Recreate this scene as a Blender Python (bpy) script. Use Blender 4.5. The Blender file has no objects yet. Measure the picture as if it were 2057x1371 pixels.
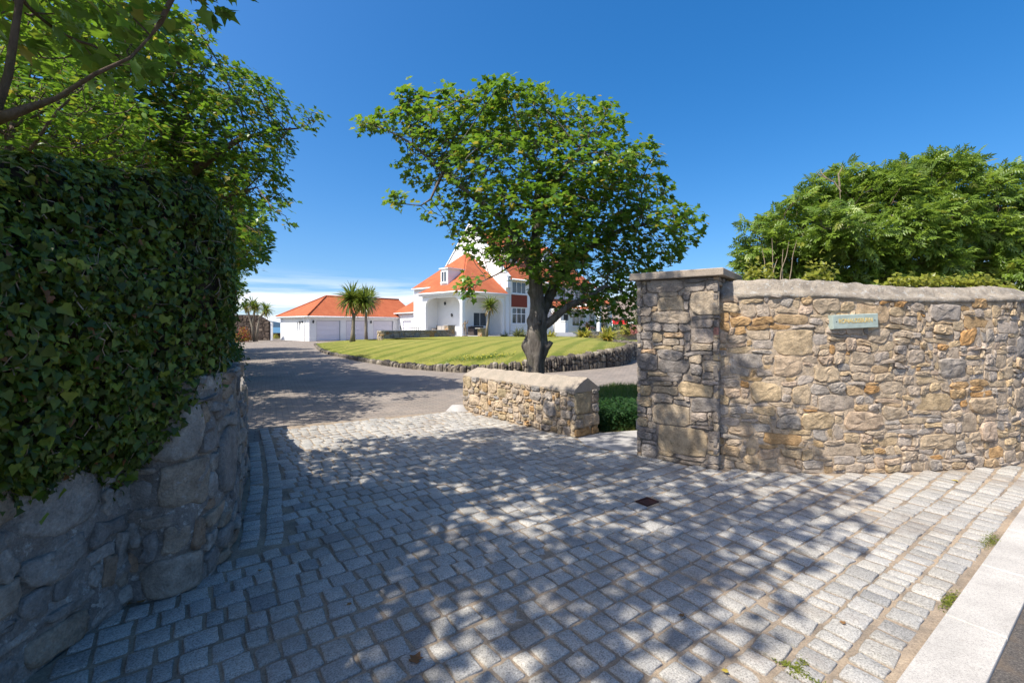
import bpy, math, random
import numpy as np
from mathutils import Vector, Matrix, Euler, noise

R = math.radians
scene = bpy.context.scene
COL = scene.collection

# ------------------------------------------------------------------ camera, sky, sun, exposure
FPX, CX, HY, EYE = 914.2, 1028.5, 653.0, 1.6          # focal length and horizon of the photograph, in its pixels
cd = bpy.data.cameras.new('camera')
cd.sensor_width = 36.0
cd.lens = FPX / 2057 * 36.0
cd.shift_y = -(685.5 - HY) / 2057
cd.clip_start = 0.05
cd.clip_end = 9000
cam = bpy.data.objects.new('camera', cd)
cam.location = (0, 0, EYE)
cam.rotation_euler = (R(90), 0, 0)
COL.objects.link(cam)
scene.camera = cam

SUN_EL = R(54)
SUN_H = Vector((-0.80, -0.60))                        # horizontal direction towards the sun
TO_SUN = Vector((SUN_H.x * math.cos(SUN_EL), SUN_H.y * math.cos(SUN_EL), math.sin(SUN_EL))).normalized()
sd = bpy.data.lights.new('sun', 'SUN')
sd.energy = 4.9
sd.angle = R(0.53)
sd.color = (1.0, 0.95, 0.86)
sun = bpy.data.objects.new('sun', sd)
sun.rotation_euler = (-TO_SUN).to_track_quat('-Z', 'Y').to_euler()
sun.location = TO_SUN * 60
COL.objects.link(sun)

world = bpy.data.worlds.new('World')
scene.world = world
world.use_nodes = True
wn, wl = world.node_tree.nodes, world.node_tree.links
wn.clear()
wo = wn.new('ShaderNodeOutputWorld')
bg = wn.new('ShaderNodeBackground')
bg.inputs['Strength'].default_value = 0.15
sky = wn.new('ShaderNodeTexSky')
sky.sky_type = 'NISHITA'
sky.sun_disc = False
sky.sun_elevation = SUN_EL
sky.sun_rotation = math.atan2(SUN_H.x, SUN_H.y)
sky.air_density = 1.0
sky.dust_density = 2.2
sky.ozone_density = 2.5
sky.altitude = 60
hs = wn.new('ShaderNodeHueSaturation')
hs.inputs['Hue'].default_value = 0.502
hs.inputs['Saturation'].default_value = 1.44
hs.inputs['Value'].default_value = 0.94
wl.new(sky.outputs[0], hs.inputs['Color'])
tc = wn.new('ShaderNodeTexCoord')
lift = wn.new('ShaderNodeVectorMath'); lift.operation = 'MULTIPLY_ADD'      # clear sea air: no white band at the horizon
lift.inputs[1].default_value = (1, 1, 0.93); lift.inputs[2].default_value = (0, 0, 0.07)
wl.new(tc.outputs['Generated'], lift.inputs[0])
wl.new(lift.outputs[0], sky.inputs['Vector'])
sep = wn.new('ShaderNodeSeparateXYZ')
wl.new(tc.outputs['Generated'], sep.inputs[0])
mp = wn.new('ShaderNodeMapping')
mp.inputs['Scale'].default_value = (1.6, 1.6, 26.0)
wl.new(tc.outputs['Generated'], mp.inputs[0])
nz = wn.new('ShaderNodeTexNoise')
nz.inputs['Scale'].default_value = 1.7
nz.inputs['Detail'].default_value = 7
nz.inputs['Roughness'].default_value = 0.58
wl.new(mp.outputs[0], nz.inputs['Vector'])
cr = wn.new('ShaderNodeValToRGB')
cr.color_ramp.elements[0].position = 0.36
cr.color_ramp.elements[1].position = 0.56
wl.new(nz.outputs['Fac'], cr.inputs[0])
band = wn.new('ShaderNodeMapRange')                   # thin cloud only low over the horizon, all the way round
band.interpolation_type = 'SMOOTHSTEP'
band.inputs['From Min'].default_value = 0.125
band.inputs['From Max'].default_value = 0.035
wl.new(sep.outputs['Z'], band.inputs['Value'])
mul = wn.new('ShaderNodeMath'); mul.operation = 'MULTIPLY'
wl.new(cr.outputs[0], mul.inputs[0]); wl.new(band.outputs[0], mul.inputs[1])
mx = wn.new('ShaderNodeMix'); mx.data_type = 'RGBA'
mx.inputs['B'].default_value = (5.2, 5.4, 5.8, 1)
wl.new(mul.outputs[0], mx.inputs['Factor'])
wl.new(hs.outputs[0], mx.inputs['A'])
wl.new(mx.outputs['Result'], bg.inputs['Color'])
wl.new(bg.outputs[0], wo.inputs[0])

scene.view_settings.view_transform = 'Standard'
scene.view_settings.look = 'None'
scene.view_settings.gamma = 1.0
scene.view_settings.exposure = 0.62
scene.view_settings.use_curve_mapping = False
scene.render.engine = 'CYCLES'
scene.cycles.max_bounces = 8
scene.cycles.transparent_max_bounces = 8
scene.cycles.sample_clamp_indirect = 6.0

# ------------------------------------------------------------------ helpers
def G(px, py, z=0.0):
    """the point at height z that shows at pixel (px, py) of the photograph"""
    d = FPX * (EYE - z) / (py - HY)
    return Vector(((px - CX) / FPX * d, d, z))

def P(px, py, d):
    return Vector(((px - CX) / FPX * d, d, EYE - (py - HY) / FPX * d))

ORG = {}

def tag(o, label=None, cat=None, group=None, kind=None):
    if label: o['label'] = label
    if cat: o['category'] = cat
    if group: o['group'] = group
    if kind: o['kind'] = kind
    return o

def empty(name, loc, label, cat, group=None):
    o = bpy.data.objects.new(name, None)
    o.empty_display_size = 0.2
    o.location = loc
    COL.objects.link(o)
    ORG[o.name] = Vector(loc)
    return tag(o, label, cat, group)

def link_mesh(name, me, mat, parent=None, origin=(0, 0, 0), smooth=False):
    if mat is not None:
        me.materials.clear(); me.materials.append(mat)
    o = bpy.data.objects.new(name, me)
    origin = Vector(origin)
    if parent is not None:
        o.parent = parent
        o.location = origin - ORG[parent.name]
    else:
        o.location = origin
    COL.objects.link(o)
    ORG[o.name] = origin
    return o

def np_mesh(name, v, f, tint=None, smooth=False, origin=None):
    """mesh from arrays; f is a list of faces or an (n, k) int array; tint is one number per vertex"""
    me = bpy.data.meshes.new(name)
    v = np.asarray(v, dtype=np.float32)
    if origin is not None:
        v = v - np.asarray(origin, dtype=np.float32)
    if isinstance(f, np.ndarray):
        n, k = f.shape
        me.vertices.add(len(v)); me.vertices.foreach_set('co', v.ravel())
        me.loops.add(n * k); me.loops.foreach_set('vertex_index', f.astype(np.int32).ravel())
        me.polygons.add(n)
        me.polygons.foreach_set('loop_start', np.arange(0, n * k, k, dtype=np.int32))
        me.polygons.foreach_set('loop_total', np.full(n, k, dtype=np.int32))
        me.update(calc_edges=True)
    else:
        me.from_pydata([tuple(map(float, p)) for p in v], [], [list(map(int, q)) for q in f])
        me.update()
    if smooth:
        me.polygons.foreach_set('use_smooth', [True] * len(me.polygons))
    if tint is not None:
        a = me.attributes.new('tint', 'FLOAT', 'POINT')
        a.data.foreach_set('value', np.asarray(tint, dtype=np.float32))
    return me

class MB:
    """collects shapes in world coordinates and links them as one mesh object"""
    def __init__(s):
        s.v, s.f, s.t = [], [], []
        s.tint = 0.0
    def add(s, vs, fs):
        b = len(s.v)
        s.v += [tuple(p) for p in vs]
        s.t += [s.tint] * len(vs)
        s.f += [[i + b for i in q] for q in fs]
    def box(s, c, size, ex=(1, 0, 0), ey=None):
        ex = Vector(ex).normalized()
        ey = Vector(ey) if ey is not None else Vector((-ex.y, ex.x, 0))
        ez = ex.cross(ey).normalized()
        c = Vector(c); a, b, d = [k / 2 for k in size]
        vs = [c + ex * (i * a) + ey * (j * b) + ez * (k * d) for k in (-1, 1) for i, j in ((-1, -1), (1, -1), (1, 1), (-1, 1))]
        s.add(vs, [(3, 2, 1, 0), (4, 5, 6, 7), (0, 1, 5, 4), (1, 2, 6, 5), (2, 3, 7, 6), (3, 0, 4, 7)])
        return s
    def prism(s, poly, vec):
        """extrude a 3D polygon along vec"""
        n = len(poly); vec = Vector(vec)
        a = [Vector(p) for p in poly]
        nrm = sum(((a[i] - a[0]).cross(a[(i + 1) % n] - a[0]) for i in range(1, n - 1)), Vector())
        if nrm.dot(vec) > 0: a.reverse()
        vs = a + [p + vec for p in a]
        s.add(vs, [list(range(n)), list(range(2 * n - 1, n - 1, -1))] + [((i + 1) % n, i, n + i, n + (i + 1) % n) for i in range(n)])
        return s
    def tube(s, pts, radii, k=6, cap=True):
        pts = [Vector(p) for p in pts]
        if not hasattr(radii, '__len__'): radii = [radii] * len(pts)
        b0 = []
        ref = None
        for i, p in enumerate(pts):
            d = (pts[min(i + 1, len(pts) - 1)] - pts[max(i - 1, 0)]).normalized()
            if ref is None:
                ref = d.orthogonal().normalized()
            x = (ref - d * ref.dot(d))
            x = x.normalized() if x.length > 1e-5 else d.orthogonal().normalized()
            ref = x
            y = d.cross(x)
            b0 += [p + (x * math.cos(2 * math.pi * j / k) + y * math.sin(2 * math.pi * j / k)) * radii[i] for j in range(k)]
        fs = [(i * k + j, i * k + (j + 1) % k, (i + 1) * k + (j + 1) % k, (i + 1) * k + j) for i in range(len(pts) - 1) for j in range(k)]
        if cap:
            fs += [list(range(k - 1, -1, -1)), [(len(pts) - 1) * k + j for j in range(k)]]
        s.add(b0, fs)
        return s
    def ball(s, c, r, n=8, m=5):
        c = Vector(c)
        r = Vector((r, r, r)) if not hasattr(r, '__len__') else Vector(r)
        pts = [(c.x, c.y, c.z + r.z)]
        for i in range(1, m):
            a = math.pi * i / m
            pts += [(c.x + r.x * math.sin(a) * math.cos(2 * math.pi * j / n), c.y + r.y * math.sin(a) * math.sin(2 * math.pi * j / n), c.z + r.z * math.cos(a)) for j in range(n)]
        pts.append((c.x, c.y, c.z - r.z))
        fs = [(0, 1 + j, 1 + (j + 1) % n) for j in range(n)]
        for i in range(m - 2):
            fs += [(1 + i * n + j, 1 + (i + 1) * n + j, 1 + (i + 1) * n + (j + 1) % n, 1 + i * n + (j + 1) % n) for j in range(n)]
        L = len(pts) - 1
        fs += [(L, 1 + (m - 2) * n + (j + 1) % n, 1 + (m - 2) * n + j) for j in range(n)]
        s.add(pts, fs)
        return s
    def build(s, name, mat, parent=None, smooth=False, origin=None, tint=False):
        if origin is None:
            a = np.array(s.v)
            origin = ((a[:, 0].min() + a[:, 0].max()) / 2, (a[:, 1].min() + a[:, 1].max()) / 2, a[:, 2].min())
        me = np_mesh(name, s.v, s.f, s.t if tint else None, smooth, origin)
        return link_mesh(name, me, mat, parent, origin)

# ------------------------------------------------------------------ materials
MATS = {}
def node_mat(name):
    m = bpy.data.materials.new(name)
    m.use_nodes = True
    t = m.node_tree
    t.nodes.clear()
    out = t.nodes.new('ShaderNodeOutputMaterial')
    MATS[name] = m
    return m, t, out

class NT:
    def __init__(s, name):
        s.m, s.t, s.out = node_mat(name)
        s.geo = None
    def n(s, typ, **kw):
        x = s.t.nodes.new(typ)
        for k, v in kw.items():
            if hasattr(x, k) and not k[0].isupper(): setattr(x, k, v)
        return x
    def l(s, a, b): s.t.links.new(a, b)
    def pos(s):
        if s.geo is None: s.geo = s.n('ShaderNodeNewGeometry')
        return s.geo.outputs['Position']
    def noise(s, scale, detail=4, rough=0.55, vec=None, stretch=None):
        x = s.n('ShaderNodeTexNoise')
        x.inputs['Scale'].default_value = scale; x.inputs['Detail'].default_value = detail; x.inputs['Roughness'].default_value = rough
        v = vec or s.pos()
        if stretch:
            mpp = s.n('ShaderNodeMapping'); mpp.inputs['Scale'].default_value = stretch
            s.l(v, mpp.inputs[0]); v = mpp.outputs[0]
        s.l(v, x.inputs['Vector'])
        return x.outputs['Fac']
    def voro(s, scale, feature='F1', out='Distance', vec=None):
        x = s.n('ShaderNodeTexVoronoi'); x.feature = feature
        x.inputs['Scale'].default_value = scale
        s.l(vec or s.pos(), x.inputs['Vector'])
        return x.outputs[out]
    def ramp(s, fac, stops, interp='LINEAR'):
        x = s.n('ShaderNodeValToRGB'); cr = x.color_ramp; cr.interpolation = interp
        while len(cr.elements) < len(stops): cr.elements.new(0.5)
        for e, (p, c) in zip(cr.elements, stops):
            e.position = p
            c = c if hasattr(c, '__len__') else (c, c, c)
            e.color = (c[0], c[1], c[2], 1)
        s.l(fac, x.inputs[0])
        return x.outputs[0]
    def mix(s, a, b, fac, blend='MIX'):
        x = s.n('ShaderNodeMix'); x.data_type = 'RGBA'; x.blend_type = blend; x.clamp_factor = True
        for sock, v in (('A', a), ('B', b), ('Factor', fac)):
            if isinstance(v, (int, float)) and sock == 'Factor': x.inputs[sock].default_value = v
            elif isinstance(v, (tuple, list)): x.inputs[sock].default_value = (*v[:3], 1)
            elif isinstance(v, (int, float)): x.inputs[sock].default_value = (v, v, v, 1)
            else: s.l(v, x.inputs[sock])
        return x.outputs['Result']
    def math(s, op, a, b=0.0):
        x = s.n('ShaderNodeMath'); x.operation = op
        for i, v in enumerate((a, b)):
            if isinstance(v, (int, float)): x.inputs[i].default_value = v
            else: s.l(v, x.inputs[i])
        return x.outputs[0]
    def attr(s, name='tint'):
        x = s.n('ShaderNodeAttribute'); x.attribute_name = name
        return x.outputs['Fac']
    def rnd(s):
        x = s.n('ShaderNodeObjectInfo')
        return x.outputs['Random']
    def bump(s, h, strength=0.5, dist=0.02, normal=None):
        x = s.n('ShaderNodeBump'); x.inputs['Strength'].default_value = strength; x.inputs['Distance'].default_value = dist
        s.l(h, x.inputs['Height'])
        if normal: s.l(normal, x.inputs['Normal'])
        return x.outputs[0]
    def bsdf(s, color, rough=0.8, normal=None, spec=0.3, metallic=0.0, **kw):
        x = s.n('ShaderNodeBsdfPrincipled')
        if isinstance(color, (tuple, list)): x.inputs['Base Color'].default_value = (*color[:3], 1)
        else: s.l(color, x.inputs['Base Color'])
        if isinstance(rough, (int, float)): x.inputs['Roughness'].default_value = rough
        else: s.l(rough, x.inputs['Roughness'])
        x.inputs['Specular IOR Level'].default_value = spec
        x.inputs['Metallic'].default_value = metallic
        for k, v in kw.items(): x.inputs[k].default_value = v
        if normal: s.l(normal, x.inputs['Normal'])
        return x.outputs[0]
    def done(s, shader):
        s.l(shader, s.out.inputs['Surface'])
        return s.m

def stone_mat(name, stops, lichen=0.35, bumpd=0.02, dark=0.5, white=(0.42, 0.41, 0.38)):
    n = NT(name)
    base = n.ramp(n.attr(), stops)
    mott = n.noise(9, 6, 0.65)
    base = n.mix(base, n.ramp(mott, [(0.3, dark), (0.55, 1.0), (0.75, 1.35)]), 1.0, 'MULTIPLY')
    fine = n.noise(70, 4, 0.7)
    base = n.mix(base, n.ramp(fine, [(0.3, 0.62), (0.6, 1.15)]), 0.7, 'MULTIPLY')
    spots = n.ramp(n.noise(23, 6, 0.75), [(0.56, 0.0), (0.68, 1.0)])
    patch = n.ramp(n.noise(3.1, 3, 0.6), [(0.45, 0.0), (0.62, lichen)])
    base = n.mix(base, white, n.math('MULTIPLY', spots, patch))
    h = n.math('ADD', n.math('MULTIPLY', n.noise(14, 6, 0.7), 1.0), n.math('MULTIPLY', fine, 0.35))
    return n.done(n.bsdf(base, 0.9, n.bump(h, 0.9, bumpd), 0.15))

def mortar_mat(name, c1, c2, lichen=0.3, bumpd=0.02):
    n = NT(name)
    base = n.mix(c1, c2, n.ramp(n.noise(6, 5, 0.6), [(0.35, 0.0), (0.65, 1.0)]))
    fine = n.noise(90, 4, 0.75)
    base = n.mix(base, n.ramp(fine, [(0.3, 0.6), (0.65, 1.2)]), 0.8, 'MULTIPLY')
    spots = n.ramp(n.noise(19, 6, 0.75), [(0.55, 0.0), (0.66, lichen)])
    base = n.mix(base, (0.5, 0.49, 0.45), spots)
    h = n.math('ADD', n.noise(16, 6, 0.7), n.math('MULTIPLY', fine, 0.4))
    return n.done(n.bsdf(base, 0.95, n.bump(h, 0.9, bumpd), 0.1))

GREY = (0.33, 0.29, 0.245); BUFF = (0.47, 0.345, 0.2); ORANGE = (0.45, 0.25, 0.10); PINK = (0.44, 0.345, 0.25); DARK = (0.15, 0.132, 0.115); TAN = (0.48, 0.37, 0.25)
M_WALL = stone_mat('warm_rubble', [(0.0, GREY), (0.18, (0.40, 0.335, 0.275)), (0.36, PINK), (0.54, TAN), (0.72, BUFF), (0.86, (0.45, 0.34, 0.25)), (0.94, (0.45, 0.31, 0.165)), (1.0, ORANGE)], 0.3)
M_PILLAR = stone_mat('pillar_rubble', [(0.0, (0.2, 0.175, 0.155)), (0.3, (0.29, 0.25, 0.215)), (0.5, (0.35, 0.285, 0.23)), (0.7, (0.41, 0.325, 0.23)), (0.88, BUFF), (0.94, (0.36, 0.18, 0.14)), (1.0, (0.36, 0.18, 0.14))], 0.6)
M_LOW = stone_mat('low_wall_rubble', [(0.0, (0.30, 0.28, 0.26)), (0.3, PINK), (0.55, TAN), (0.8, (0.42, 0.33, 0.2)), (0.96, ORANGE), (1.0, (0.36, 0.18, 0.07))], 0.25)
M_OLD = stone_mat('old_grey_stone', [(0.0, (0.2, 0.185, 0.17)), (0.4, (0.29, 0.268, 0.24)), (0.65, (0.36, 0.33, 0.29)), (0.85, (0.33, 0.265, 0.195)), (1.0, (0.34, 0.24, 0.165))], 0.8, 0.03, 0.55)
M_DRY = stone_mat('dry_stone', [(0.0, (0.07, 0.06, 0.055)), (0.4, (0.14, 0.12, 0.10)), (0.75, (0.22, 0.185, 0.14)), (1.0, (0.32, 0.28, 0.22))], 0.3)
M_MORTAR = mortar_mat('buff_mortar', (0.50, 0.385, 0.265), (0.41, 0.32, 0.23))
M_MORTAR_G = mortar_mat('grey_mortar', (0.36, 0.295, 0.235), (0.25, 0.21, 0.17), 0.4)
M_MORTAR_O = mortar_mat('old_mortar', (0.33, 0.30, 0.265), (0.2, 0.18, 0.16), 1.0, 0.035)
M_COPE = mortar_mat('coping_concrete', (0.46, 0.39, 0.305), (0.27, 0.23, 0.185), 1.0, 0.045)
M_COPE_L = mortar_mat('low_coping', (0.36, 0.30, 0.24), (0.29, 0.25, 0.20), 0.15, 0.008)
M_CAP = mortar_mat('cap_slab', (0.40, 0.325, 0.25), (0.29, 0.245, 0.2), 0.2, 0.006)

def granite_mat(name, bright=1.0):
    n = NT(name)
    v = n.math('FRACT', n.math('ADD', n.rnd(), n.attr()))
    base = n.ramp(v, [(0.0, (0.30, 0.285, 0.26)), (0.3, (0.41, 0.385, 0.345)), (0.55, (0.345, 0.328, 0.302)), (0.8, (0.43, 0.40, 0.352)), (0.92, (0.35, 0.325, 0.285)), (1.0, (0.24, 0.232, 0.22))])
    sp = n.noise(115, 3, 0.85)
    base = n.mix(base, n.ramp(sp, [(0.34, 0.3), (0.46, 0.88), (0.62, 1.45)]), 0.82, 'MULTIPLY')
    base = n.mix(base, n.ramp(n.noise(2.2, 5, 0.6), [(0.3, 0.78), (0.65, 1.12)]), 0.8, 'MULTIPLY')
    base = n.mix(base, (0.17, 0.13, 0.10), n.ramp(n.noise(1.1, 7, 0.68), [(0.52, 0.0), (0.7, 0.7)]))
    base = n.mix(base, (0.2, 0.19, 0.09), n.ramp(n.noise(5.5, 6, 0.75), [(0.62, 0.0), (0.74, 0.5)]))
    h = n.math('ADD', n.noise(38, 5, 0.7), n.math('MULTIPLY', sp, 0.5))
    return n.done(n.bsdf(base, 0.82, n.bump(h, 0.8, 0.009), 0.25))
M_SETT = granite_mat('granite_sett')

n = NT('sett_joint')
c = n.mix((0.38, 0.295, 0.21), (0.215, 0.175, 0.135), n.ramp(n.noise(4, 5, 0.6), [(0.35, 0.0), (0.65, 1.0)]))
c = n.mix(c, n.ramp(n.noise(110, 3, 0.8), [(0.3, 0.55), (0.65, 1.25)]), 0.9, 'MULTIPLY')
M_JOINT = n.done(n.bsdf(c, 0.95, n.bump(n.noise(60, 4, 0.8), 0.8, 0.008), 0.1))

n = NT('granite_kerb')
c = n.ramp(n.noise(170, 3, 0.8), [(0.3, (0.2, 0.2, 0.2)), (0.45, (0.42, 0.39, 0.35)), (0.65, (0.54, 0.505, 0.46))])
c = n.mix(c, n.ramp(n.noise(3, 5, 0.6), [(0.3, 0.75), (0.7, 1.08)]), 0.9, 'MULTIPLY')
c = n.mix(c, (0.2, 0.16, 0.12), n.ramp(n.noise(11, 6, 0.8), [(0.6, 0.0), (0.75, 0.55)]))
M_KERB = n.done(n.bsdf(c, 0.75, n.bump(n.noise(60, 3, 0.6), 0.25, 0.003), 0.3))

n = NT('tarmac')
c = n.ramp(n.noise(120, 3, 0.85), [(0.3, (0.035, 0.032, 0.03)), (0.5, (0.09, 0.08, 0.072)), (0.72, (0.22, 0.19, 0.16))])
c = n.mix(c, (0.16, 0.12, 0.085), n.ramp(n.noise(8, 5, 0.7), [(0.5, 0.0), (0.7, 0.6)]))
M_TARMAC = n.done(n.bsdf(c, 0.9, n.bump(n.noise(120, 3, 0.8), 0.8, 0.008), 0.2))

n = NT('block_paving')
mpp = n.n('ShaderNodeMapping'); mpp.inputs['Rotation'].default_value = (0, 0, R(-28))
n.l(n.pos(), mpp.inputs[0])
bt = n.n('ShaderNodeTexBrick'); n.l(mpp.outputs[0], bt.inputs['Vector'])
bt.inputs['Scale'].default_value = 1.0; bt.inputs['Brick Width'].default_value = 0.2; bt.inputs['Row Height'].default_value = 0.1
bt.inputs['Mortar Size'].default_value = 0.006
bt.inputs['Color1'].default_value = (0.30, 0.25, 0.205, 1); bt.inputs['Color2'].default_value = (0.235, 0.205, 0.175, 1); bt.inputs['Mortar'].default_value = (0.16, 0.13, 0.11, 1)
c = n.mix(bt.outputs['Color'], n.ramp(n.noise(1.3, 6, 0.6), [(0.3, 0.78), (0.7, 1.12)]), 0.9, 'MULTIPLY')
c = n.mix(c, n.ramp(n.noise(60, 3, 0.8), [(0.3, 0.7), (0.7, 1.2)]), 0.7, 'MULTIPLY')
M_BLOCK = n.done(n.bsdf(c, 0.9, n.bump(n.math('SUBTRACT', 1.0, bt.outputs['Fac']), 0.6, 0.006), 0.15))

n = NT('pale_slab')
c = n.mix((0.42, 0.40, 0.385), (0.34, 0.325, 0.31), n.ramp(n.noise(5, 5, 0.6), [(0.35, 0.0), (0.65, 1.0)]))
M_SLAB = n.done(n.bsdf(c, 0.85, n.bump(n.noise(50, 4, 0.7), 0.3, 0.003), 0.2))

n = NT('mown_lawn')
mpp = n.n('ShaderNodeMapping'); mpp.inputs['Rotation'].default_value = (0, 0, R(14.5))
n.l(n.pos(), mpp.inputs[0])
sx = n.n('ShaderNodeSeparateXYZ'); n.l(mpp.outputs[0], sx.inputs[0])
wob = n.math('MULTIPLY', n.noise(0.6, 3, 0.5), 0.5)
st = n.math('SINE', n.math('MULTIPLY', n.math('ADD', sx.outputs['X'], wob), 2 * math.pi / 1.35))
c = n.mix((0.235, 0.23, 0.05), (0.14, 0.165, 0.03), n.ramp(st, [(0.25, 0.0), (0.75, 1.0)]))  # mowing bands: the sheen of leaning grass painted in as two greens
c = n.mix(c, (0.33, 0.27, 0.085), n.ramp(n.noise(1.1, 6, 0.7), [(0.48, 0.0), (0.72, 0.75)]))
c = n.mix(c, (0.11, 0.15, 0.018), n.ramp(n.noise(0.55, 4, 0.6), [(0.52, 0.0), (0.72, 0.6)]))
c = n.mix(c, n.ramp(n.noise(28, 5, 0.8, stretch=(1, 0.5, 1)), [(0.3, 0.55), (0.7, 1.35)]), 0.9, 'MULTIPLY')
M_LAWN = n.done(n.bsdf(c, 0.95, n.bump(n.noise(30, 4, 0.8), 0.9, 0.03), 0.1))

n = NT('earth_grass')
c = n.mix((0.12, 0.13, 0.03), (0.19, 0.16, 0.07), n.noise(0.4, 6, 0.6))
c = n.mix(c, n.ramp(n.noise(20, 4, 0.8), [(0.3, 0.5), (0.7, 1.3)]), 0.9, 'MULTIPLY')
M_EARTH = n.done(n.bsdf(c, 0.95, n.bump(n.noise(20, 4, 0.8), 0.8, 0.04), 0.1))

n = NT('sea_water')
c = n.mix((0.05, 0.13, 0.19), (0.09, 0.19, 0.26), n.noise(0.012, 5, 0.6, stretch=(0.2, 1, 1)))
M_SEA = n.done(n.bsdf(c, 0.35, n.bump(n.noise(0.25, 4, 0.7), 0.4, 0.5), 0.5))

def leaf_mat(name, cols, trans, gloss=0.35, spec=0.4, tfac=0.45, vein=True):
    n = NT(name)
    c = n.ramp(n.attr(), cols)
    n.geo = n.geo or n.n('ShaderNodeNewGeometry')
    c = n.mix(c, n.ramp(n.noise(25, 3, 0.6), [(0.3, 0.72), (0.7, 1.2)]), 0.8, 'MULTIPLY')
    back = n.mix(c, (0.16, 0.2, 0.1), 0.3)
    cc = n.mix(c, back, n.geo.outputs['Backfacing'])
    d = n.bsdf(cc, gloss, None, spec)
    tr = n.n('ShaderNodeBsdfTranslucent')
    tcol = n.mix(n.ramp(n.attr(), trans), c, 0.15)
    n.l(tcol, tr.inputs['Color'])
    ms = n.n('ShaderNodeMixShader'); ms.inputs[0].default_value = tfac
    n.l(d, ms.inputs[1]); n.l(tr.outputs[0], ms.inputs[2])
    return n.done(ms.outputs[0])

M_SYC = leaf_mat('sycamore_leaf', [(0.0, (0.055, 0.13, 0.02)), (0.45, (0.115, 0.23, 0.03)), (0.8, (0.18, 0.31, 0.035)), (0.93, (0.24, 0.23, 0.03)), (1.0, (0.30, 0.19, 0.05))],
                 [(0.0, (0.11, 0.23, 0.014)), (0.6, (0.22, 0.36, 0.022)), (0.93, (0.42, 0.4, 0.04)), (1.0, (0.5, 0.3, 0.06))])
M_ASH = leaf_mat('ash_leaf', [(0.0, (0.11, 0.185, 0.028)), (0.5, (0.18, 0.275, 0.036)), (0.85, (0.26, 0.34, 0.04)), (1.0, (0.22, 0.22, 0.04))],
                 [(0.0, (0.16, 0.27, 0.03)), (0.7, (0.27, 0.37, 0.035)), (1.0, (0.4, 0.4, 0.05))])
M_IVY = leaf_mat('ivy_leaf', [(0.0, (0.03, 0.048, 0.008)), (0.3, (0.07, 0.108, 0.012)), (0.65, (0.15, 0.205, 0.02)), (0.93, (0.31, 0.35, 0.05)), (0.965, (0.2, 0.2, 0.05)), (1.0, (0.2, 0.085, 0.03))],
                 [(0.0, (0.04, 0.09, 0.01)), (0.8, (0.12, 0.2, 0.015)), (1.0, (0.25, 0.12, 0.03))], 0.4, 0.35, 0.3)
M_PALM = leaf_mat('cordyline_leaf', [(0.0, (0.09, 0.14, 0.02)), (0.5, (0.17, 0.23, 0.03)), (0.8, (0.22, 0.22, 0.05)), (1.0, (0.32, 0.2, 0.075))],
                  [(0.0, (0.15, 0.22, 0.02)), (0.7, (0.35, 0.38, 0.06)), (1.0, (0.45, 0.3, 0.1))], 0.35, 0.4, 0.3)
M_FLAX = leaf_mat('flax_leaf', [(0.0, (0.12, 0.16, 0.02)), (0.35, (0.3, 0.3, 0.03)), (0.8, (0.5, 0.44, 0.06)), (1.0, (0.55, 0.35, 0.08))],
                  [(0.0, (0.25, 0.3, 0.03)), (1.0, (0.6, 0.5, 0.1))], 0.4, 0.4, 0.3)
M_SHRUB = leaf_mat('shrub_leaf', [(0.0, (0.035, 0.075, 0.015)), (0.5, (0.08, 0.14, 0.025)), (1.0, (0.22, 0.26, 0.04))], [(0.0, (0.1, 0.2, 0.02)), (1.0, (0.35, 0.4, 0.05))])
M_HEDGE = leaf_mat('hedge_leaf', [(0.0, (0.012, 0.04, 0.012)), (1.0, (0.04, 0.105, 0.02))], [(0.0, (0.04, 0.1, 0.01)), (1.0, (0.1, 0.2, 0.02))], 0.65, 0.2, 0.35)
M_RED = leaf_mat('red_leaf', [(0.0, (0.10, 0.014, 0.012)), (0.55, (0.30, 0.03, 0.02)), (0.8, (0.35, 0.30, 0.03)), (1.0, (0.40, 0.42, 0.04))], [(0.0, (0.3, 0.03, 0.02)), (1.0, (0.5, 0.45, 0.04))])
M_MAROON = leaf_mat('maroon_leaf', [(0.0, (0.05, 0.012, 0.012)), (0.6, (0.13, 0.025, 0.02)), (1.0, (0.26, 0.07, 0.04))], [(0.0, (0.2, 0.03, 0.02)), (1.0, (0.35, 0.1, 0.05))])
M_GREYLEAF = leaf_mat('grey_leaf', [(0.0, (0.10, 0.12, 0.06)), (0.6, (0.17, 0.185, 0.09)), (1.0, (0.3, 0.29, 0.14))], [(0.0, (0.18, 0.2, 0.08)), (1.0, (0.35, 0.35, 0.15))])
M_PINKF = leaf_mat('pink_bloom', [(0.0, (0.5, 0.13, 0.12)), (1.0, (0.62, 0.3, 0.26))], [(0.0, (0.5, 0.2, 0.15)), (1.0, (0.6, 0.3, 0.25))])
M_GRASS = leaf_mat('grass_blade', [(0.0, (0.035, 0.085, 0.012)), (0.6, (0.07, 0.14, 0.02)), (1.0, (0.15, 0.2, 0.03))], [(0.0, (0.1, 0.2, 0.015)), (1.0, (0.28, 0.36, 0.04))], 0.5, 0.3, 0.35)
M_YELLOWF = leaf_mat('yellow_flower', [(0.0, (0.6, 0.5, 0.03)), (1.0, (0.7, 0.62, 0.06))], [(0.0, (0.5, 0.45, 0.03)), (1.0, (0.6, 0.5, 0.05))])
M_DEAD = leaf_mat('dead_leaf', [(0.0, (0.18, 0.09, 0.04)), (0.6, (0.28, 0.15, 0.06)), (1.0, (0.5, 0.38, 0.06))], [(0.0, (0.2, 0.1, 0.04)), (1.0, (0.4, 0.3, 0.06))], 0.7, 0.2, 0.2)
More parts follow.
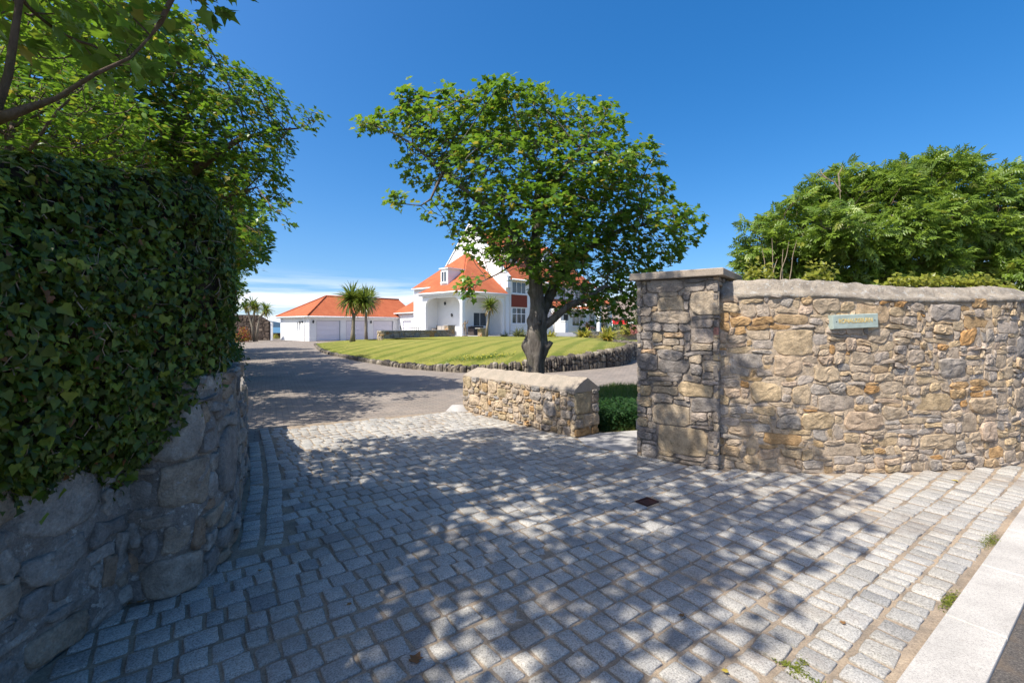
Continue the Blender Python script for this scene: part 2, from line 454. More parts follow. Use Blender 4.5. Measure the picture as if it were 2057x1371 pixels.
M_MOSS = leaf_mat('moss', [(0.0, (0.07, 0.10, 0.015)), (1.0, (0.19, 0.2, 0.03))], [(0.0, (0.1, 0.15, 0.02)), (1.0, (0.2, 0.25, 0.03))], 0.9, 0.1, 0.15)

def bark_mat(name, a, b, sc=1.0, bumpd=0.03):
    n = NT(name)
    f = n.noise(16 * sc, 6, 0.7, stretch=(1, 1, 0.28))
    c = n.mix(a, b, n.ramp(f, [(0.35, 0.0), (0.62, 1.0)]))
    c = n.mix(c, (0.30, 0.28, 0.24), n.ramp(n.noise(5 * sc, 5, 0.7), [(0.56, 0.0), (0.7, 0.55)]))
    c = n.mix(c, (0.09, 0.10, 0.035), n.ramp(n.noise(2.2, 4, 0.6), [(0.5, 0.0), (0.7, 0.4)]))
    h = n.math('ADD', f, n.math('MULTIPLY', n.noise(60 * sc, 4, 0.7), 0.3))
    return n.done(n.bsdf(c, 0.92, n.bump(h, 1.0, bumpd), 0.12))
M_BARK = bark_mat('sycamore_bark', (0.075, 0.062, 0.052), (0.19, 0.165, 0.14))
M_BARK2 = bark_mat('branch_bark', (0.085, 0.058, 0.042), (0.15, 0.11, 0.085), 1.6, 0.012)
M_BARK3 = bark_mat('palm_bark', (0.16, 0.13, 0.10), (0.28, 0.24, 0.19), 2.0, 0.02)
M_TWIG = bark_mat('dry_twig', (0.2, 0.145, 0.10), (0.36, 0.28, 0.2), 2.0, 0.004)

def flat(name, color, rough=0.7, spec=0.3, metallic=0.0, var=0.12, scale=3.0):
    n = NT(name)
    c = n.mix(color, n.ramp(n.noise(scale, 5, 0.6), [(0.3, 1 - var), (0.7, 1 + var * 0.4)]), 1.0, 'MULTIPLY')
    return n.done(n.bsdf(c, rough, None, spec, metallic))
M_WHITE = flat('white_render', (0.80, 0.80, 0.79), 0.85, 0.2, 0, 0.05, 1.2)
M_WHITE2 = flat('white_paint', (0.80, 0.80, 0.80), 0.5, 0.4, 0, 0.03)
M_DOORFRAME = flat('door_frame_grey', (0.42, 0.42, 0.44), 0.5, 0.4, 0, 0.03)
M_DOOR = flat('garage_door_paint', (0.72, 0.70, 0.76), 0.5, 0.4, 0, 0.03)
M_GLASS = flat('window_glass', (0.055, 0.07, 0.085), 0.06, 0.8, 0, 0.2)
M_BLACK = flat('black_metal', (0.02, 0.02, 0.022), 0.5, 0.4)
M_RATTAN = flat('dark_rattan', (0.075, 0.06, 0.055), 0.8, 0.2, 0, 0.3, 30)
M_RATTAN_L = flat('pale_rattan', (0.38, 0.33, 0.29), 0.8, 0.2, 0, 0.3, 30)
M_FAR_STONE = stone_mat('dark_gable_stone', [(0.0, (0.06, 0.045, 0.038)), (0.5, (0.10, 0.075, 0.06)), (1.0, (0.17, 0.13, 0.1))], 0.15)
M_REDP = flat('red_paint', (0.65, 0.02, 0.02), 0.45, 0.4, 0, 0.05)
M_BRONZE = flat('weathered_bronze', (0.2, 0.15, 0.11), 0.7, 0.3, 0, 0.25, 20)
M_RUST = flat('rusty_iron', (0.075, 0.033, 0.026), 0.8, 0.3, 0.2, 0.3, 40)
M_SLATE = flat('sign_slate', (0.36, 0.42, 0.37), 0.6, 0.3, 0, 0.18, 18)
M_GOLD = flat('sign_gold', (0.6, 0.44, 0.16), 0.5, 0.4, 0, 0.1, 30)
M_STEP = flat('grey_step', (0.4, 0.4, 0.42), 0.8, 0.2)
M_BROWNROOF = flat('brown_roof', (0.21, 0.165, 0.14), 0.9, 0.15, 0, 0.2, 4)
M_PINKWALL = flat('buff_wall', (0.4, 0.33, 0.28), 0.9, 0.15, 0, 0.15, 4)
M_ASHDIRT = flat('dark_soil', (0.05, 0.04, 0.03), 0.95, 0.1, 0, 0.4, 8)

n = NT('orange_tile')
n.geo = n.n('ShaderNodeNewGeometry')
sz = n.n('ShaderNodeSeparateXYZ'); n.l(n.pos(), sz.inputs[0])
crs = n.math('SINE', n.math('MULTIPLY', sz.outputs['Z'], 2 * math.pi / 0.085))
c = n.mix((0.47, 0.14, 0.06), (0.38, 0.1, 0.042), n.ramp(n.noise(1.5, 6, 0.7), [(0.35, 0.0), (0.65, 1.0)]))
c = n.mix(c, n.ramp(n.noise(9, 3, 0.8, stretch=(1, 1, 3)), [(0.3, 0.8), (0.7, 1.15)]), 0.9, 'MULTIPLY')
c = n.mix(c, n.ramp(crs, [(0.0, 0.82), (0.4, 1.02)]), 0.8, 'MULTIPLY')
M_TILE = n.done(n.bsdf(c, 0.85, n.bump(crs, 0.5, 0.02), 0.2))
n = NT('red_hung_tile')
c = n.mix((0.26, 0.06, 0.035), (0.19, 0.045, 0.03), n.noise(6, 4, 0.7))
M_HUNG = n.done(n.bsdf(c, 0.85, None, 0.2))
# ------------------------------------------------------------------ plan lines of the place (metres, x right, y away)
rng = random.Random(7)
KE = Vector((0.816, 0.578)).normalized(); KN = Vector((-KE.y, KE.x)); KO = Vector((1.72, 2.037))
def kerb(a, b=0.0):
    q = KO + KE * a + KN * b
    return q

def resample(pts, step):
    pts = [Vector(p) for p in pts]
    out = [pts[0]]
    # Catmull-Rom through the points
    dense = []
    for i in range(len(pts) - 1):
        p0, p1, p2, p3 = pts[max(i - 1, 0)], pts[i], pts[i + 1], pts[min(i + 2, len(pts) - 1)]
        m = max(2, int((p2 - p1).length / step * 3))
        for k in range(m):
            t = k / m
            dense.append(0.5 * ((2 * p1) + (p2 - p0) * t + (2 * p0 - 5 * p1 + 4 * p2 - p3) * t * t + (3 * p1 - p0 - 3 * p2 + p3) * t ** 3))
    dense.append(pts[-1])
    acc = 0.0
    for a, b in zip(dense, dense[1:]):
        acc += (b - a).length
        if acc >= step:
            out.append(b); acc = 0.0
    if (out[-1] - pts[-1]).length > step * 0.3: out.append(pts[-1])
    return out

class Path:
    """a curve on the ground; at(s) gives the point and the normal on its left or right side"""
    def __init__(s, pts, side, smooth=True, step=0.05):
        s.p = resample(pts, step) if smooth else [Vector(q) for q in pts]
        s.side = side
        s.s = [0.0]
        for a, b in zip(s.p, s.p[1:]): s.s.append(s.s[-1] + (b - a).length)
        s.L = s.s[-1]
        s.sa = np.array(s.s)
    def at(s, u):
        i = min(max(int(np.searchsorted(s.sa, u)) - 1, 0), len(s.p) - 2)
        t = (u - s.s[i]) / max(s.s[i + 1] - s.s[i], 1e-9)
        q = s.p[i].lerp(s.p[i + 1], t)
        j0, j1 = max(i - 1, 0), min(i + 2, len(s.p) - 1)
        d = (s.p[j1] - s.p[j0]).normalized()
        nrm = Vector((-d.y, d.x)) * s.side
        return q, nrm, d

# ------------------------------------------------------------------ ground, drive, forecourt, kerb, road, sea
def sheet(name, pts, z, mat, kind='structure'):
    me = np_mesh(name, [(p[0], p[1], z) for p in pts], [list(range(len(pts)))])
    o = link_mesh(name, me, mat)
    o['kind'] = kind
    return o

def make_terrain():
    vs, fs = [], []
    xs = [-220, -120, -70, -40, -20, 0, 20, 45, 80, 140, 220]
    ys = [-120, -50, -10, 20, 50, 72, 86, 110, 170, 300]
    for y in ys:
        for x in xs:
            z = -0.05
            if y > 80: z = -0.05 - (y - 80) * 0.11
            if x > 30 and y > 20: z += (x - 30) * 0.03
            vs.append((x, y, z))
    w = len(xs)
    for j in range(len(ys) - 1):
        for i in range(w - 1):
            a = j * w + i
            fs.append((a, a + 1, a + 1 + w, a + w))
    o = link_mesh('ground', np_mesh('ground', vs, fs, smooth=True), M_EARTH)
    o['kind'] = 'structure'
make_terrain()
sheet('sea', [(-6000, 60, 0), (6000, 60, 0), (6000, 8000, 0), (-6000, 8000, 0)], -17.0, M_SEA)
# far headland, a low line across the bay
mb = MB()
pts = [(-2600 + i * 90, 4200 + 60 * math.sin(i * 1.7), 12 + 26 * abs(math.sin(i * 0.55)) + 9 * math.sin(i * 1.9)) for i in range(24)]
for a, b in zip(pts, pts[1:]):
    mb.add([(a[0], a[1], -17), (b[0], b[1], -17), b, a, (b[0], b[1] + 500, -17), (a[0], a[1] + 500, -17)], [(0, 1, 2, 3), (3, 2, 4, 5)])
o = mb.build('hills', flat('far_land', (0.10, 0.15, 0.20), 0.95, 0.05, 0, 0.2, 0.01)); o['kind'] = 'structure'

# drive: one sheet of small block paving running up to the garage and round behind the gate pillar
sheet('driveway', [(-2.2, 4.2), (-3.4, 5.6), (-25, 41), (-34, 58), (-12, 62), (6, 40), (22, 40), (22, 24), (9, 12.4), (2.9, 12.35), (0.4, 8.4), (-0.9, 8.5), (-0.5, 6.6)], -0.018, M_BLOCK)

LEFTP = [(-2.10, -2.4), (-2.12, -1.0), (-2.15, 0.5), (-2.18, 1.6), (-2.21, 2.25), (-2.21, 2.6), (-2.21, 2.95)]
LEFTE = [(-2.32, 2.62), (-2.16, 2.63), (-2.02, 2.66), (-1.945, 2.78), (-1.95, 3.0), (-2.06, 3.35), (-2.30, 3.80), (-2.60, 4.4), (-3.0, 5.1), (-3.5, 5.95), (-4.15, 7.0)]
RIGHTP = [(2.33, 5.13), (2.55, 5.06), (2.9, 4.98), (3.29, 4.93), (3.8, 4.93), (4.49, 5.0), (5.2, 5.1), (5.94, 5.30), (7.0, 6.0), (8.4, 7.2), (10.2, 9.0)]
LOWA, LOWB, LOWC = Vector((-0.90, 8.58)), Vector((0.90, 6.50)), Vector((1.27, 6.75))   # far end, near corner, back of the end face
PIL_A, PIL_B = Vector((1.555, 5.58)), Vector((2.27, 5.045))                              # left face of the gate pillar

# forecourt bed: the jointing the setts are laid in
bed = [kerb(-4.95), kerb(9.5), (9.0, 8.5), (5.94, 5.5), (3.4, 5.1), (2.4, 5.35), (1.9, 6.0), (1.3, 6.9), (0.4, 7.3), (-0.95, 8.62), (-3.75, 7.15), (-3.2, 5.4), (-2.4, 3.8), (-2.2, 2.2), (-2.3, -0.75)]
bedo = sheet('forecourt', bed, -0.0045, M_JOINT)
ORG[bedo.name] = Vector((0, 0, 0))

def in_poly(p, poly):
    x, y = p; c = False
    n = len(poly)
    for i in range(n):
        x1, y1 = poly[i][0], poly[i][1]; x2, y2 = poly[(i + 1) % n][0], poly[(i + 1) % n][1]
        if (y1 > y) != (y2 > y) and x < (x2 - x1) * (y - y1) / (y2 - y1) + x1: c = not c
    return c
field = [kerb(-4.9, 0.03), kerb(9.5, 0.03), (9.0, 8.5), (5.96, 5.28), (5.2, 5.06), (4.49, 4.97), (3.8, 4.9), (3.29, 4.9), (2.9, 4.95), (2.5, 5.05), (2.27, 5.02), (1.56, 5.56), (1.0, 6.1), (0.9, 6.48), (-0.95, 8.5), (-3.62, 7.02),
         (-3.35, 6.1), (-2.8, 5.2), (-2.32, 4.4), (-2.05, 3.75), (-1.93, 3.2), (-1.95, 2.66), (-2.19, 2.6), (-2.2, 1.5), (-2.14, -0.6)]
slab_poly = [(0.98, 6.10), (1.66, 5.50), (2.5, 6.2), (1.9, 6.93), (1.30, 6.75), (0.93, 6.50)]

def sett_mesh(k):
    """unit sett: 1 x 1 on plan, top at 0, tumbled edges"""
    r = random.Random(100 + k)
    ring = []
    for cx, cy in ((-.5, -.5), (.5, -.5), (.5, .5), (-.5, .5)):
        jx, jy = r.uniform(-.035, .035), r.uniform(-.035, .035)
        c0 = r.uniform(.03, .10)
        a = Vector((cx + jx, cy + jy))
        e1 = Vector((0, -math.copysign(c0, cy))) if cx * cy > 0 else Vector((-math.copysign(c0, cx), 0))
        e2 = Vector((-math.copysign(c0, cx), 0)) if cx * cy > 0 else Vector((0, -math.copysign(c0, cy)))
        ring += [a + e1, a + e2]
        mid_next = {(-.5, -.5): (0, -.5), (.5, -.5): (.5, 0), (.5, .5): (0, .5), (-.5, .5): (-.5, 0)}[(cx, cy)]
        ring.append(Vector(mid_next) * (1 + r.uniform(-.07, .03)))
    n0 = len(ring)
    vs = []
    for sc, z in ((1.0, -0.05), (1.0, -0.0055), (0.975, -0.0012), (0.9, 0.001)):
        for q in ring:
            vs.append((q.x * sc, q.y * sc, z + (r.uniform(-.0016, .0016) if z > -0.03 else 0)))
    vs.append((r.uniform(-.1, .1), r.uniform(-.1, .1), 0.003))
    fs = [(a * n0 + i, a * n0 + (i + 1) % n0, (a + 1) * n0 + (i + 1) % n0, (a + 1) * n0 + i) for a in range(3) for i in range(n0)]
    fs += [(3 * n0 + i, 3 * n0 + (i + 1) % n0, 4 * n0) for i in range(n0)]
    return vs, fs
SETTS = [sett_mesh(k) for k in range(28)]

LE = Path(LEFTE, -1)
places = []                                            # (x, y, angle, length, width)
ROW = 0.156
def border_clear(p):
    # distance to the returning wall on the left, where two rows follow the wall
    return min((LE.p[i] - Vector(p)).length for i in range(0, len(LE.p), 3))
for i in range(-4, 60):
    b = 0.03 + ROW * (i + 0.5)
    if b < 0.05: continue
    a = -6.5 + rng.uniform(0, 0.14)
    bend = 0.0
    while a < 9.0:
        L = rng.choice((0.105, 0.115, 0.125, 0.135, 0.15, 0.165)) * rng.uniform(0.95, 1.05)
        wig = 0.012 * math.sin(a * 1.1 + i * 0.35) + 0.008 * math.sin(a * 2.7 + i)
        q = KO + KE * (a + L / 2) + KN * (b + wig)
        if in_poly(q, field) and not in_poly(q, slab_poly):
            near = q.y > 3.2 and q.x < -1.2 and border_clear(q) < 0.37
            if not near:
                places.append((q.x, q.y, math.atan2(KE.y, KE.x) + rng.gauss(0, 0.03) + 0.012 * math.cos(a * 1.1 + i * 0.35), L - rng.uniform(0.009, 0.022), ROW - rng.uniform(0.011, 0.024)))
        a += L
for row in range(2):                                   # the two border rows along the curved end of the left wall
    s = 0.9
    while s < LE.L - 0.1:
        L = rng.uniform(0.085, 0.11)
        q, nn, d = LE.at(s + L / 2)
        w = 0.135
        q = q + nn * (0.045 + w * (row + 0.5) + row * 0.03)
        if in_poly(q, [(-3.9, 7.2), (-3.1, 7.5), (-1.2, 5), (-1.2, 3.1), (-2.4, 3.1)]):
            places.append((q.x, q.y, math.atan2(d.y, d.x) + rng.gauss(0, 0.03), L - 0.012, w - 0.016))
        s += L
DRAIN = G(1300, 1007)
DRAINP = Vector((DRAIN.x, DRAIN.y))
places = [p for p in places if (Vector(p[:2]) - DRAINP).length > 0.115]
def shown_size(p):
    return (p[3] * p[4]) / max(p[1], 0.3) ** 3 if p[1] > 1.95 and abs(p[0]) < 1.125 * p[1] + 0.05 else 0
places.sort(key=shown_size, reverse=True)
sett_me = []
for k, (vs, fs) in enumerate(SETTS):
    me = np_mesh('sett', vs, fs, smooth=True); me.materials.append(M_SETT); sett_me.append(me)
for p in places[:300]:
    o = bpy.data.objects.new('sett', rng.choice(sett_me))
    o.parent = bedo
    o.location = (p[0], p[1], rng.gauss(0.002, 0.003))
    o.rotation_euler = (rng.gauss(0, 0.018), rng.gauss(0, 0.018), p[2] + rng.choice((0, math.pi)))
    o.scale = (p[3], p[4], 1.0)
    COL.objects.link(o)
av, af, at_ = [], [], []
base = 0
for p in places[300:]:
    vs, fs = SETTS[rng.randrange(len(SETTS))]
    ca, sa = math.cos(p[2]), math.sin(p[2]); tx, ty, dz = rng.gauss(0, .022), rng.gauss(0, .022), rng.gauss(0.002, .003)
    tn = rng.random()
    for x, y, z in vs:
        X, Y = x * p[3], y * p[4]
        av.append((p[0] + X * ca - Y * sa, p[1] + X * sa + Y * ca, z + dz + X * tx + Y * ty)); at_.append(tn)
    af += [[i + base for i in f] for f in fs]
    base += len(vs)
o = link_mesh('setts', np_mesh('setts', av, af, at_, smooth=True), M_SETT, bedo)
o['kind'] = 'stuff'

# granite kerb stones along the road and the road itself
def kerb_row():
    t = empty('kerb', (*kerb(0), 0), 'pale granite kerb laid flush between the setts and the road', 'kerb')
    a = -6.5
    while a < 9.5:
        L = 0.915
        # one joint shows low in the right of the photograph
        mb = MB()
        p = [kerb(a + 0.004, -0.235), kerb(a + L - 0.004, -0.235), kerb(a + L - 0.004, 0.0), kerb(a + 0.004, 0.0)]
        lo = [(q.x, q.y, -0.2) for q in p]
        c = sum(p, Vector((0, 0))) / 4
        mid = [(q.x, q.y, 0.002) for q in p]
        top = [(*(q + (c - q).normalized() * 0.008), 0.008) for q in p]
        mb.add(lo + mid + top, [(0, 1, 5, 4), (1, 2, 6, 5), (2, 3, 7, 6), (3, 0, 4, 7), (4, 5, 9, 8), (5, 6, 10, 9), (6, 7, 11, 10), (7, 4, 8, 11), (8, 9, 10, 11), (3, 2, 1, 0)])
        mb.build('kerb_stone', M_KERB, t)
        a += L
kerb_row()
sheet('road', [kerb(-40, -0.236), kerb(60, -0.236), kerb(60, -9), kerb(-40, -9)], -0.012, M_TARMAC)
t = MB().prism([(*q, -0.1) for q in slab_poly], (0, 0, 0.103)).build('paving_slab', M_SLAB)
tag(t, 'smooth pale stone slab between the end of the low wall and the gate pillar', 'paving slab')

# small rusted cover set in the setts
dr = empty('drain_cover', (DRAIN.x, DRAIN.y, 0), 'small rusty iron cover let into the granite setts', 'drain cover')
ex = KE
def dbox(c, sx_, sy_, sz_): return MB().box(c, (sx_, sy_, sz_), (KE.x, KE.y, 0))
m = MB()
for a, b, sx_, sy_ in ((0, .058, .165, .014), (0, -.058, .165, .014), (.0755, 0, .014, .102), (-.0755, 0, .014, .102)):
    q = DRAINP + KE * a + KN * b
    m.box((q.x, q.y, -0.002), (sx_, sy_, 0.02), (KE.x, KE.y, 0))
m.build('frame', M_RUST, dr)
m = MB(); m.box((DRAIN.x, DRAIN.y, -0.006), (.136, .1, .014), (KE.x, KE.y, 0)); m.build('lid', M_RUST, dr)

# ------------------------------------------------------------------ rubble masonry
def clip(poly, nx, ny, c):
    """keep the part of a polygon where nx*x + ny*y <= c"""
    out = []
    n = len(poly)
    for i in range(n):
        a, b = poly[i], poly[(i + 1) % n]
        da, db = nx * a[0] + ny * a[1] - c, nx * b[0] + ny * b[1] - c
        if da <= 0: out.append(a)
        if (da < 0 < db) or (db < 0 < da):
            t = da / (da - db)
            out.append((a[0] + (b[0] - a[0]) * t, a[1] + (b[1] - a[1]) * t))
    return out

def rubble(W, H, cu, cv, sizes, r, warp=0.014, chop=0.3):
    """squared random rubble: stones of mixed size fitted into a fine grid largest first, then warped, chipped and knocked out of true"""
    nx, ny = max(2, round(W / cu)), max(2, round(H / cv))
    cu, cv = W / nx, H / ny
    free = np.ones((nx, ny), bool)
    R_ = []
    for (w0, w1), (h0, h1), tries in sizes:
        for _ in range(int(tries * nx * ny / 1000) + 1):
            w, h = min(r.randint(w0, w1), nx), min(r.randint(h0, h1), ny)
            x, y = r.randint(0, nx - w), r.randint(0, ny - h)
            if free[x:x + w, y:y + h].all():
                free[x:x + w, y:y + h] = False; R_.append((x, y, w, h))
    for y in range(ny):
        for x in range(nx):
            if free[x, y]:
                w = 1
                while x + w < nx and w < 4 and free[x + w, y]: w += 1
                h = 1
                while h < 2 and y + h < ny and free[x:x + w, y + h].all(): h += 1
                free[x:x + w, y:y + h] = False; R_.append((x, y, w, h))
    o1, o2 = r.uniform(0, 50), r.uniform(0, 50)
    def wv(x, y):
        k = min(1.0, x / .06 if x < W / 2 else (W - x) / .06) if W > .3 else 0
        k2 = min(1.0, y / .05 if y < H / 2 else (H - y) / .05)
        return (x + k * warp * (1.2 * noise.noise((x * 5, y * 5, o1)) + .9 * noise.noise((x * 13, y * 13, o1))), y + k2 * warp * (1.5 * noise.noise((x * 4, y * 6, o2)) + .9 * noise.noise((x * 12, y * 14, o2))))
    cells = []
    for x, y, w, h in R_:
        x0, x1, y0, y1 = x * cu, (x + w) * cu, y * cv, (y + h) * cv
        m = min(x1 - x0, y1 - y0)
        c = [m * chop * r.random() ** 1.6 * r.uniform(.2, 1.3) + .004 for _ in range(8)]
        p = [(x0 + c[0], y0), ((x0 + x1) / 2, y0), (x1 - c[1], y0), (x1, y0 + c[2]), (x1, (y0 + y1) / 2), (x1, y1 - c[3]), (x1 - c[4], y1), ((x0 + x1) / 2, y1), (x0 + c[5], y1), (x0, y1 - c[6]), (x0, (y0 + y1) / 2), (x0, y0 + c[7])]
        cells.append([wv(*q) for q in p])
    return cells
S_WALL = [((6, 9), (4, 6), 4), ((4, 7), (3, 5), 14), ((3, 6), (2, 3), 40), ((4, 7), (1, 1), 12), ((2, 3), (2, 3), 60), ((2, 4), (1, 2), 120)]
S_BLOCK = [((4, 6), (4, 6), 4), ((3, 5), (3, 5), 14), ((2, 4), (2, 3), 60), ((3, 5), (1, 1), 10), ((2, 3), (1, 2), 100)]

def area(poly):
    return 0.5 * sum(a[0] * b[1] - b[0] * a[1] for a, b in zip(poly, poly[1:] + poly[:1]))

def inset(poly, j):
    cu = sum(p[0] for p in poly) / len(poly); cv = sum(p[1] for p in poly) / len(poly)
    w = max(p[0] for p in poly) - min(p[0] for p in poly); h = max(p[1] for p in poly) - min(p[1] for p in poly)
    if min(w, h) < 2.6 * j: return None
    kx, ky = 1 - 2 * j / w, 1 - 2 * j / h
    return [(cu + (x - cu) * kx, cv + (y - cv) * ky) for x, y in poly]

def stone_geo(poly, M, proud, r, k=14, rough=0.22, sink=-0.03, dome=0.5):
    """one stone with a broken face: rings from the joint to a tilted, uneven front"""
    # round the corners (Chaikin), then resample by length
    q = poly
    q2 = []
    for i in range(len(q)):
        a, b = q[i], q[(i + 1) % len(q)]
        q2 += [(a[0] * .82 + b[0] * .18, a[1] * .82 + b[1] * .18), (a[0] * .18 + b[0] * .82, a[1] * .18 + b[1] * .82)]
    per = [0.0]
    for a, b in zip(q2, q2[1:] + q2[:1]): per.append(per[-1] + math.hypot(b[0] - a[0], b[1] - a[1]))
    T = per[-1]
    if T < 0.06: return None
    ring = []
    i = 0
    for m in range(k):
        s = T * (m + r.uniform(-.25, .25)) / k % T
        i = max(j for j in range(len(q2)) if per[j] <= s)
        t = (s - per[i]) / max(per[i + 1] - per[i], 1e-9)
        a, b = q2[i], q2[(i + 1) % len(q2)]
        ring.append((s, a[0] + (b[0] - a[0]) * t, a[1] + (b[1] - a[1]) * t))
    ring.sort()
    ring = [(x, y) for _, x, y in ring]
    cu = sum(p[0] for p in ring) / k; cv = sum(p[1] for p in ring) / k
    size = math.sqrt(abs(area(poly)))
    tu, tv = r.gauss(0, 0.55), r.gauss(0, 0.55)
    vs, fs = [], []
    for sc, h, nz in ((1.03, sink, 0), (1.0 , 0.35 * proud, 0.1), (0.945, 0.80 * proud, 0.2), (0.74, proud, 0.34), (0.38, proud * (1 + 0.12 * dome), 0.34)):
        for x, y in ring:
            e = 1 + (r.uniform(-.05, .05) if 0.5 < sc < 1 else (r.uniform(-.03, .03) if h > 0 else 0))
            u, v = cu + (x - cu) * sc * e, cv + (y - cv) * sc * e
            hh = h
            if h > 0:
                hh += proud * (tu * (u - cu) + tv * (v - cv)) / max(size, 0.05) + rough * proud * r.uniform(-1, 1) * nz / 0.3
                hh = max(hh, 0.1 * proud)
            vs.append(M(u, v, hh))
    vs.append(M(cu, cv, proud * (1 + 0.15 * dome + rough * r.uniform(-1, 1))))
    for a in range(4):
        for i in range(k):
            fs.append((a * k + i, a * k + (i + 1) % k, (a + 1) * k + (i + 1) % k, (a + 1) * k + i))
    fs += [(4 * k + i, 4 * k + (i + 1) % k, 5 * k) for i in range(k)]
    return vs, fs, M(cu, cv, 0)

def lay(cells, M, mat, parent, r, joint=(0.006, 0.014), proud=(0.02, 0.045), k=14, keep=None, limit=300, flip=False, tintf=None, smooth=False, rough=0.22, wob=0.0, dome=0.5, rank=None):
    """build every cell as a stone of its own under parent; past the limit the rest go into one part"""
    made = []
    for c in cells:
        if area(c) < 0: c = c[::-1]
        if wob:
            c = [(x + r.gauss(0, wob), y + r.gauss(0, wob)) for x, y in c]
        p = inset(c, r.uniform(*joint))
        if not p or abs(area(p)) < 0.0006: continue
        cu = sum(q[0] for q in p) / len(p); cv = sum(q[1] for q in p) / len(p)
        if keep and not keep(cu, cv): continue
        g = stone_geo(p, M, r.uniform(*proud) * min(1.0, 0.45 + math.sqrt(abs(area(p))) * 4), r, k, rough, dome=dome)
        if g is None: continue
        tn = tintf(cu, cv, r) if tintf else r.random()
        w = Vector(g[2])
        rk = rank(w, abs(area(p))) if rank else abs(area(p)) / max(w.y, 0.5) ** 2
        made.append((rk, g, tn))
    made.sort(key=lambda m: -m[0])
    rest_v, rest_f, rest_t = [], [], []
    for i, (_, (vs, fs, cen), tn) in enumerate(made):
        if flip: fs = [f[::-1] for f in fs]
        if i < limit:
            me = np_mesh('stone', vs, fs, [tn] * len(vs), smooth, cen)
            link_mesh('stone', me, mat, parent, cen)
        else:
            b = len(rest_v)
            rest_v += vs; rest_f += [[q + b for q in f] for f in fs]; rest_t += [tn] * len(vs)
    if rest_v:
        o = link_mesh('stones', np_mesh('stones', rest_v, rest_f, rest_t, smooth, ORG[parent.name]), mat, parent, ORG[parent.name])
        o['kind'] = 'stuff'
    return len(made)

def bumpy(p, amp, f):
    return amp * noise.noise(Vector(p) * f)

def wall_core(path, H, thick, name, mat, parent, du=0.06, dv=0.06, amp=0.012, s0=0.0, s1=None, back=True, z0=-0.12):
    """the mortared body of a wall: an uneven front, a flat back"""
    s1 = path.L if s1 is None else s1
    nu = max(2, int((s1 - s0) / du)); nv = max(2, int(max(H(s0), H(s1), 0.3) / dv))
    vs, fs = [], []
    for i in range(nu + 1):
        s = s0 + (s1 - s0) * i / nu
        q, nn, d = path.at(s)
        for j in range(nv + 1):
            z = z0 + (H(s) - z0) * j / nv
            b = bumpy((s, z, 3.3), amp, 9) + bumpy((s, z, 8.1), amp * 0.5, 26)
            vs.append((q.x + nn.x * b, q.y + nn.y * b, z))
    for i in range(nu):
        for j in range(nv):
            a = i * (nv + 1) + j
            fs.append((a, a + nv + 1, a + nv + 2, a + 1))
    b0 = len(vs)
    for i in range(nu + 1):
        s = s0 + (s1 - s0) * i / nu
        q, nn, d = path.at(s)
        q2 = q - nn * thick
        vs += [(q2.x, q2.y, z0), (q2.x, q2.y, H(s))]
    for i in range(nu):
        a = b0 + 2 * i
        fs.append((a + 2, a, a + 1, a + 3))
        fs.append((i * (nv + 1) + nv, (i + 1) * (nv + 1) + nv, a + 3, a + 1))
    fs.append([j for j in range(nv + 1)] + [b0 + 1, b0])
    fs.append([nu * (nv + 1) + j for j in range(nv, -1, -1)] + [b0 + 2 * nu, b0 + 2 * nu + 1])
    o = link_mesh(name, np_mesh(name, vs, fs, None, False, ORG[parent.name]), mat, parent, ORG[parent.name])
    return o

# ------------------------------------------------------------------ the boundary wall on the right
RP = Path(RIGHTP, -1)
rw = empty('boundary_wall', (4.5, 5.05, 0), 'tall curved wall of warm buff and grey rubble carrying the name sign', 'wall')
RH = lambda s: 1.93 + 0.02 * math.sin(s * 2.1) - 0.012 * s
q0, n0_, _ = RP.at(0.5)
wall_core(RP, RH, 0.42, 'mortar', M_MORTAR, rw)
def MR(u, v, h):
    q, nn, d = RP.at(u)
    return (q.x + nn.x * h, q.y + nn.y * h, v)
r1 = random.Random(21)
cells = rubble(RP.L, 1.93, 0.056, 0.047, S_WALL, r1, 0.03, 0.5)
ORANGES = [(0.22, 1.63)]
def wall_tint(u, v, r):
    if abs(u - 0.25) < 0.2 and abs(v - 1.63) < 0.1: return 0.97
    t = r.random()
    if u > 3.2: t *= 0.8
    return t
lay(cells, MR, M_WALL, rw, r1, (0.003, 0.008), (0.004, 0.027), keep=lambda u, v: v < RH(u) - 0.03, tintf=wall_tint, wob=0.005,
    rank=lambda w, a: a / w.y ** 2 if w.x < 1.14 * w.y else a * 0.01)

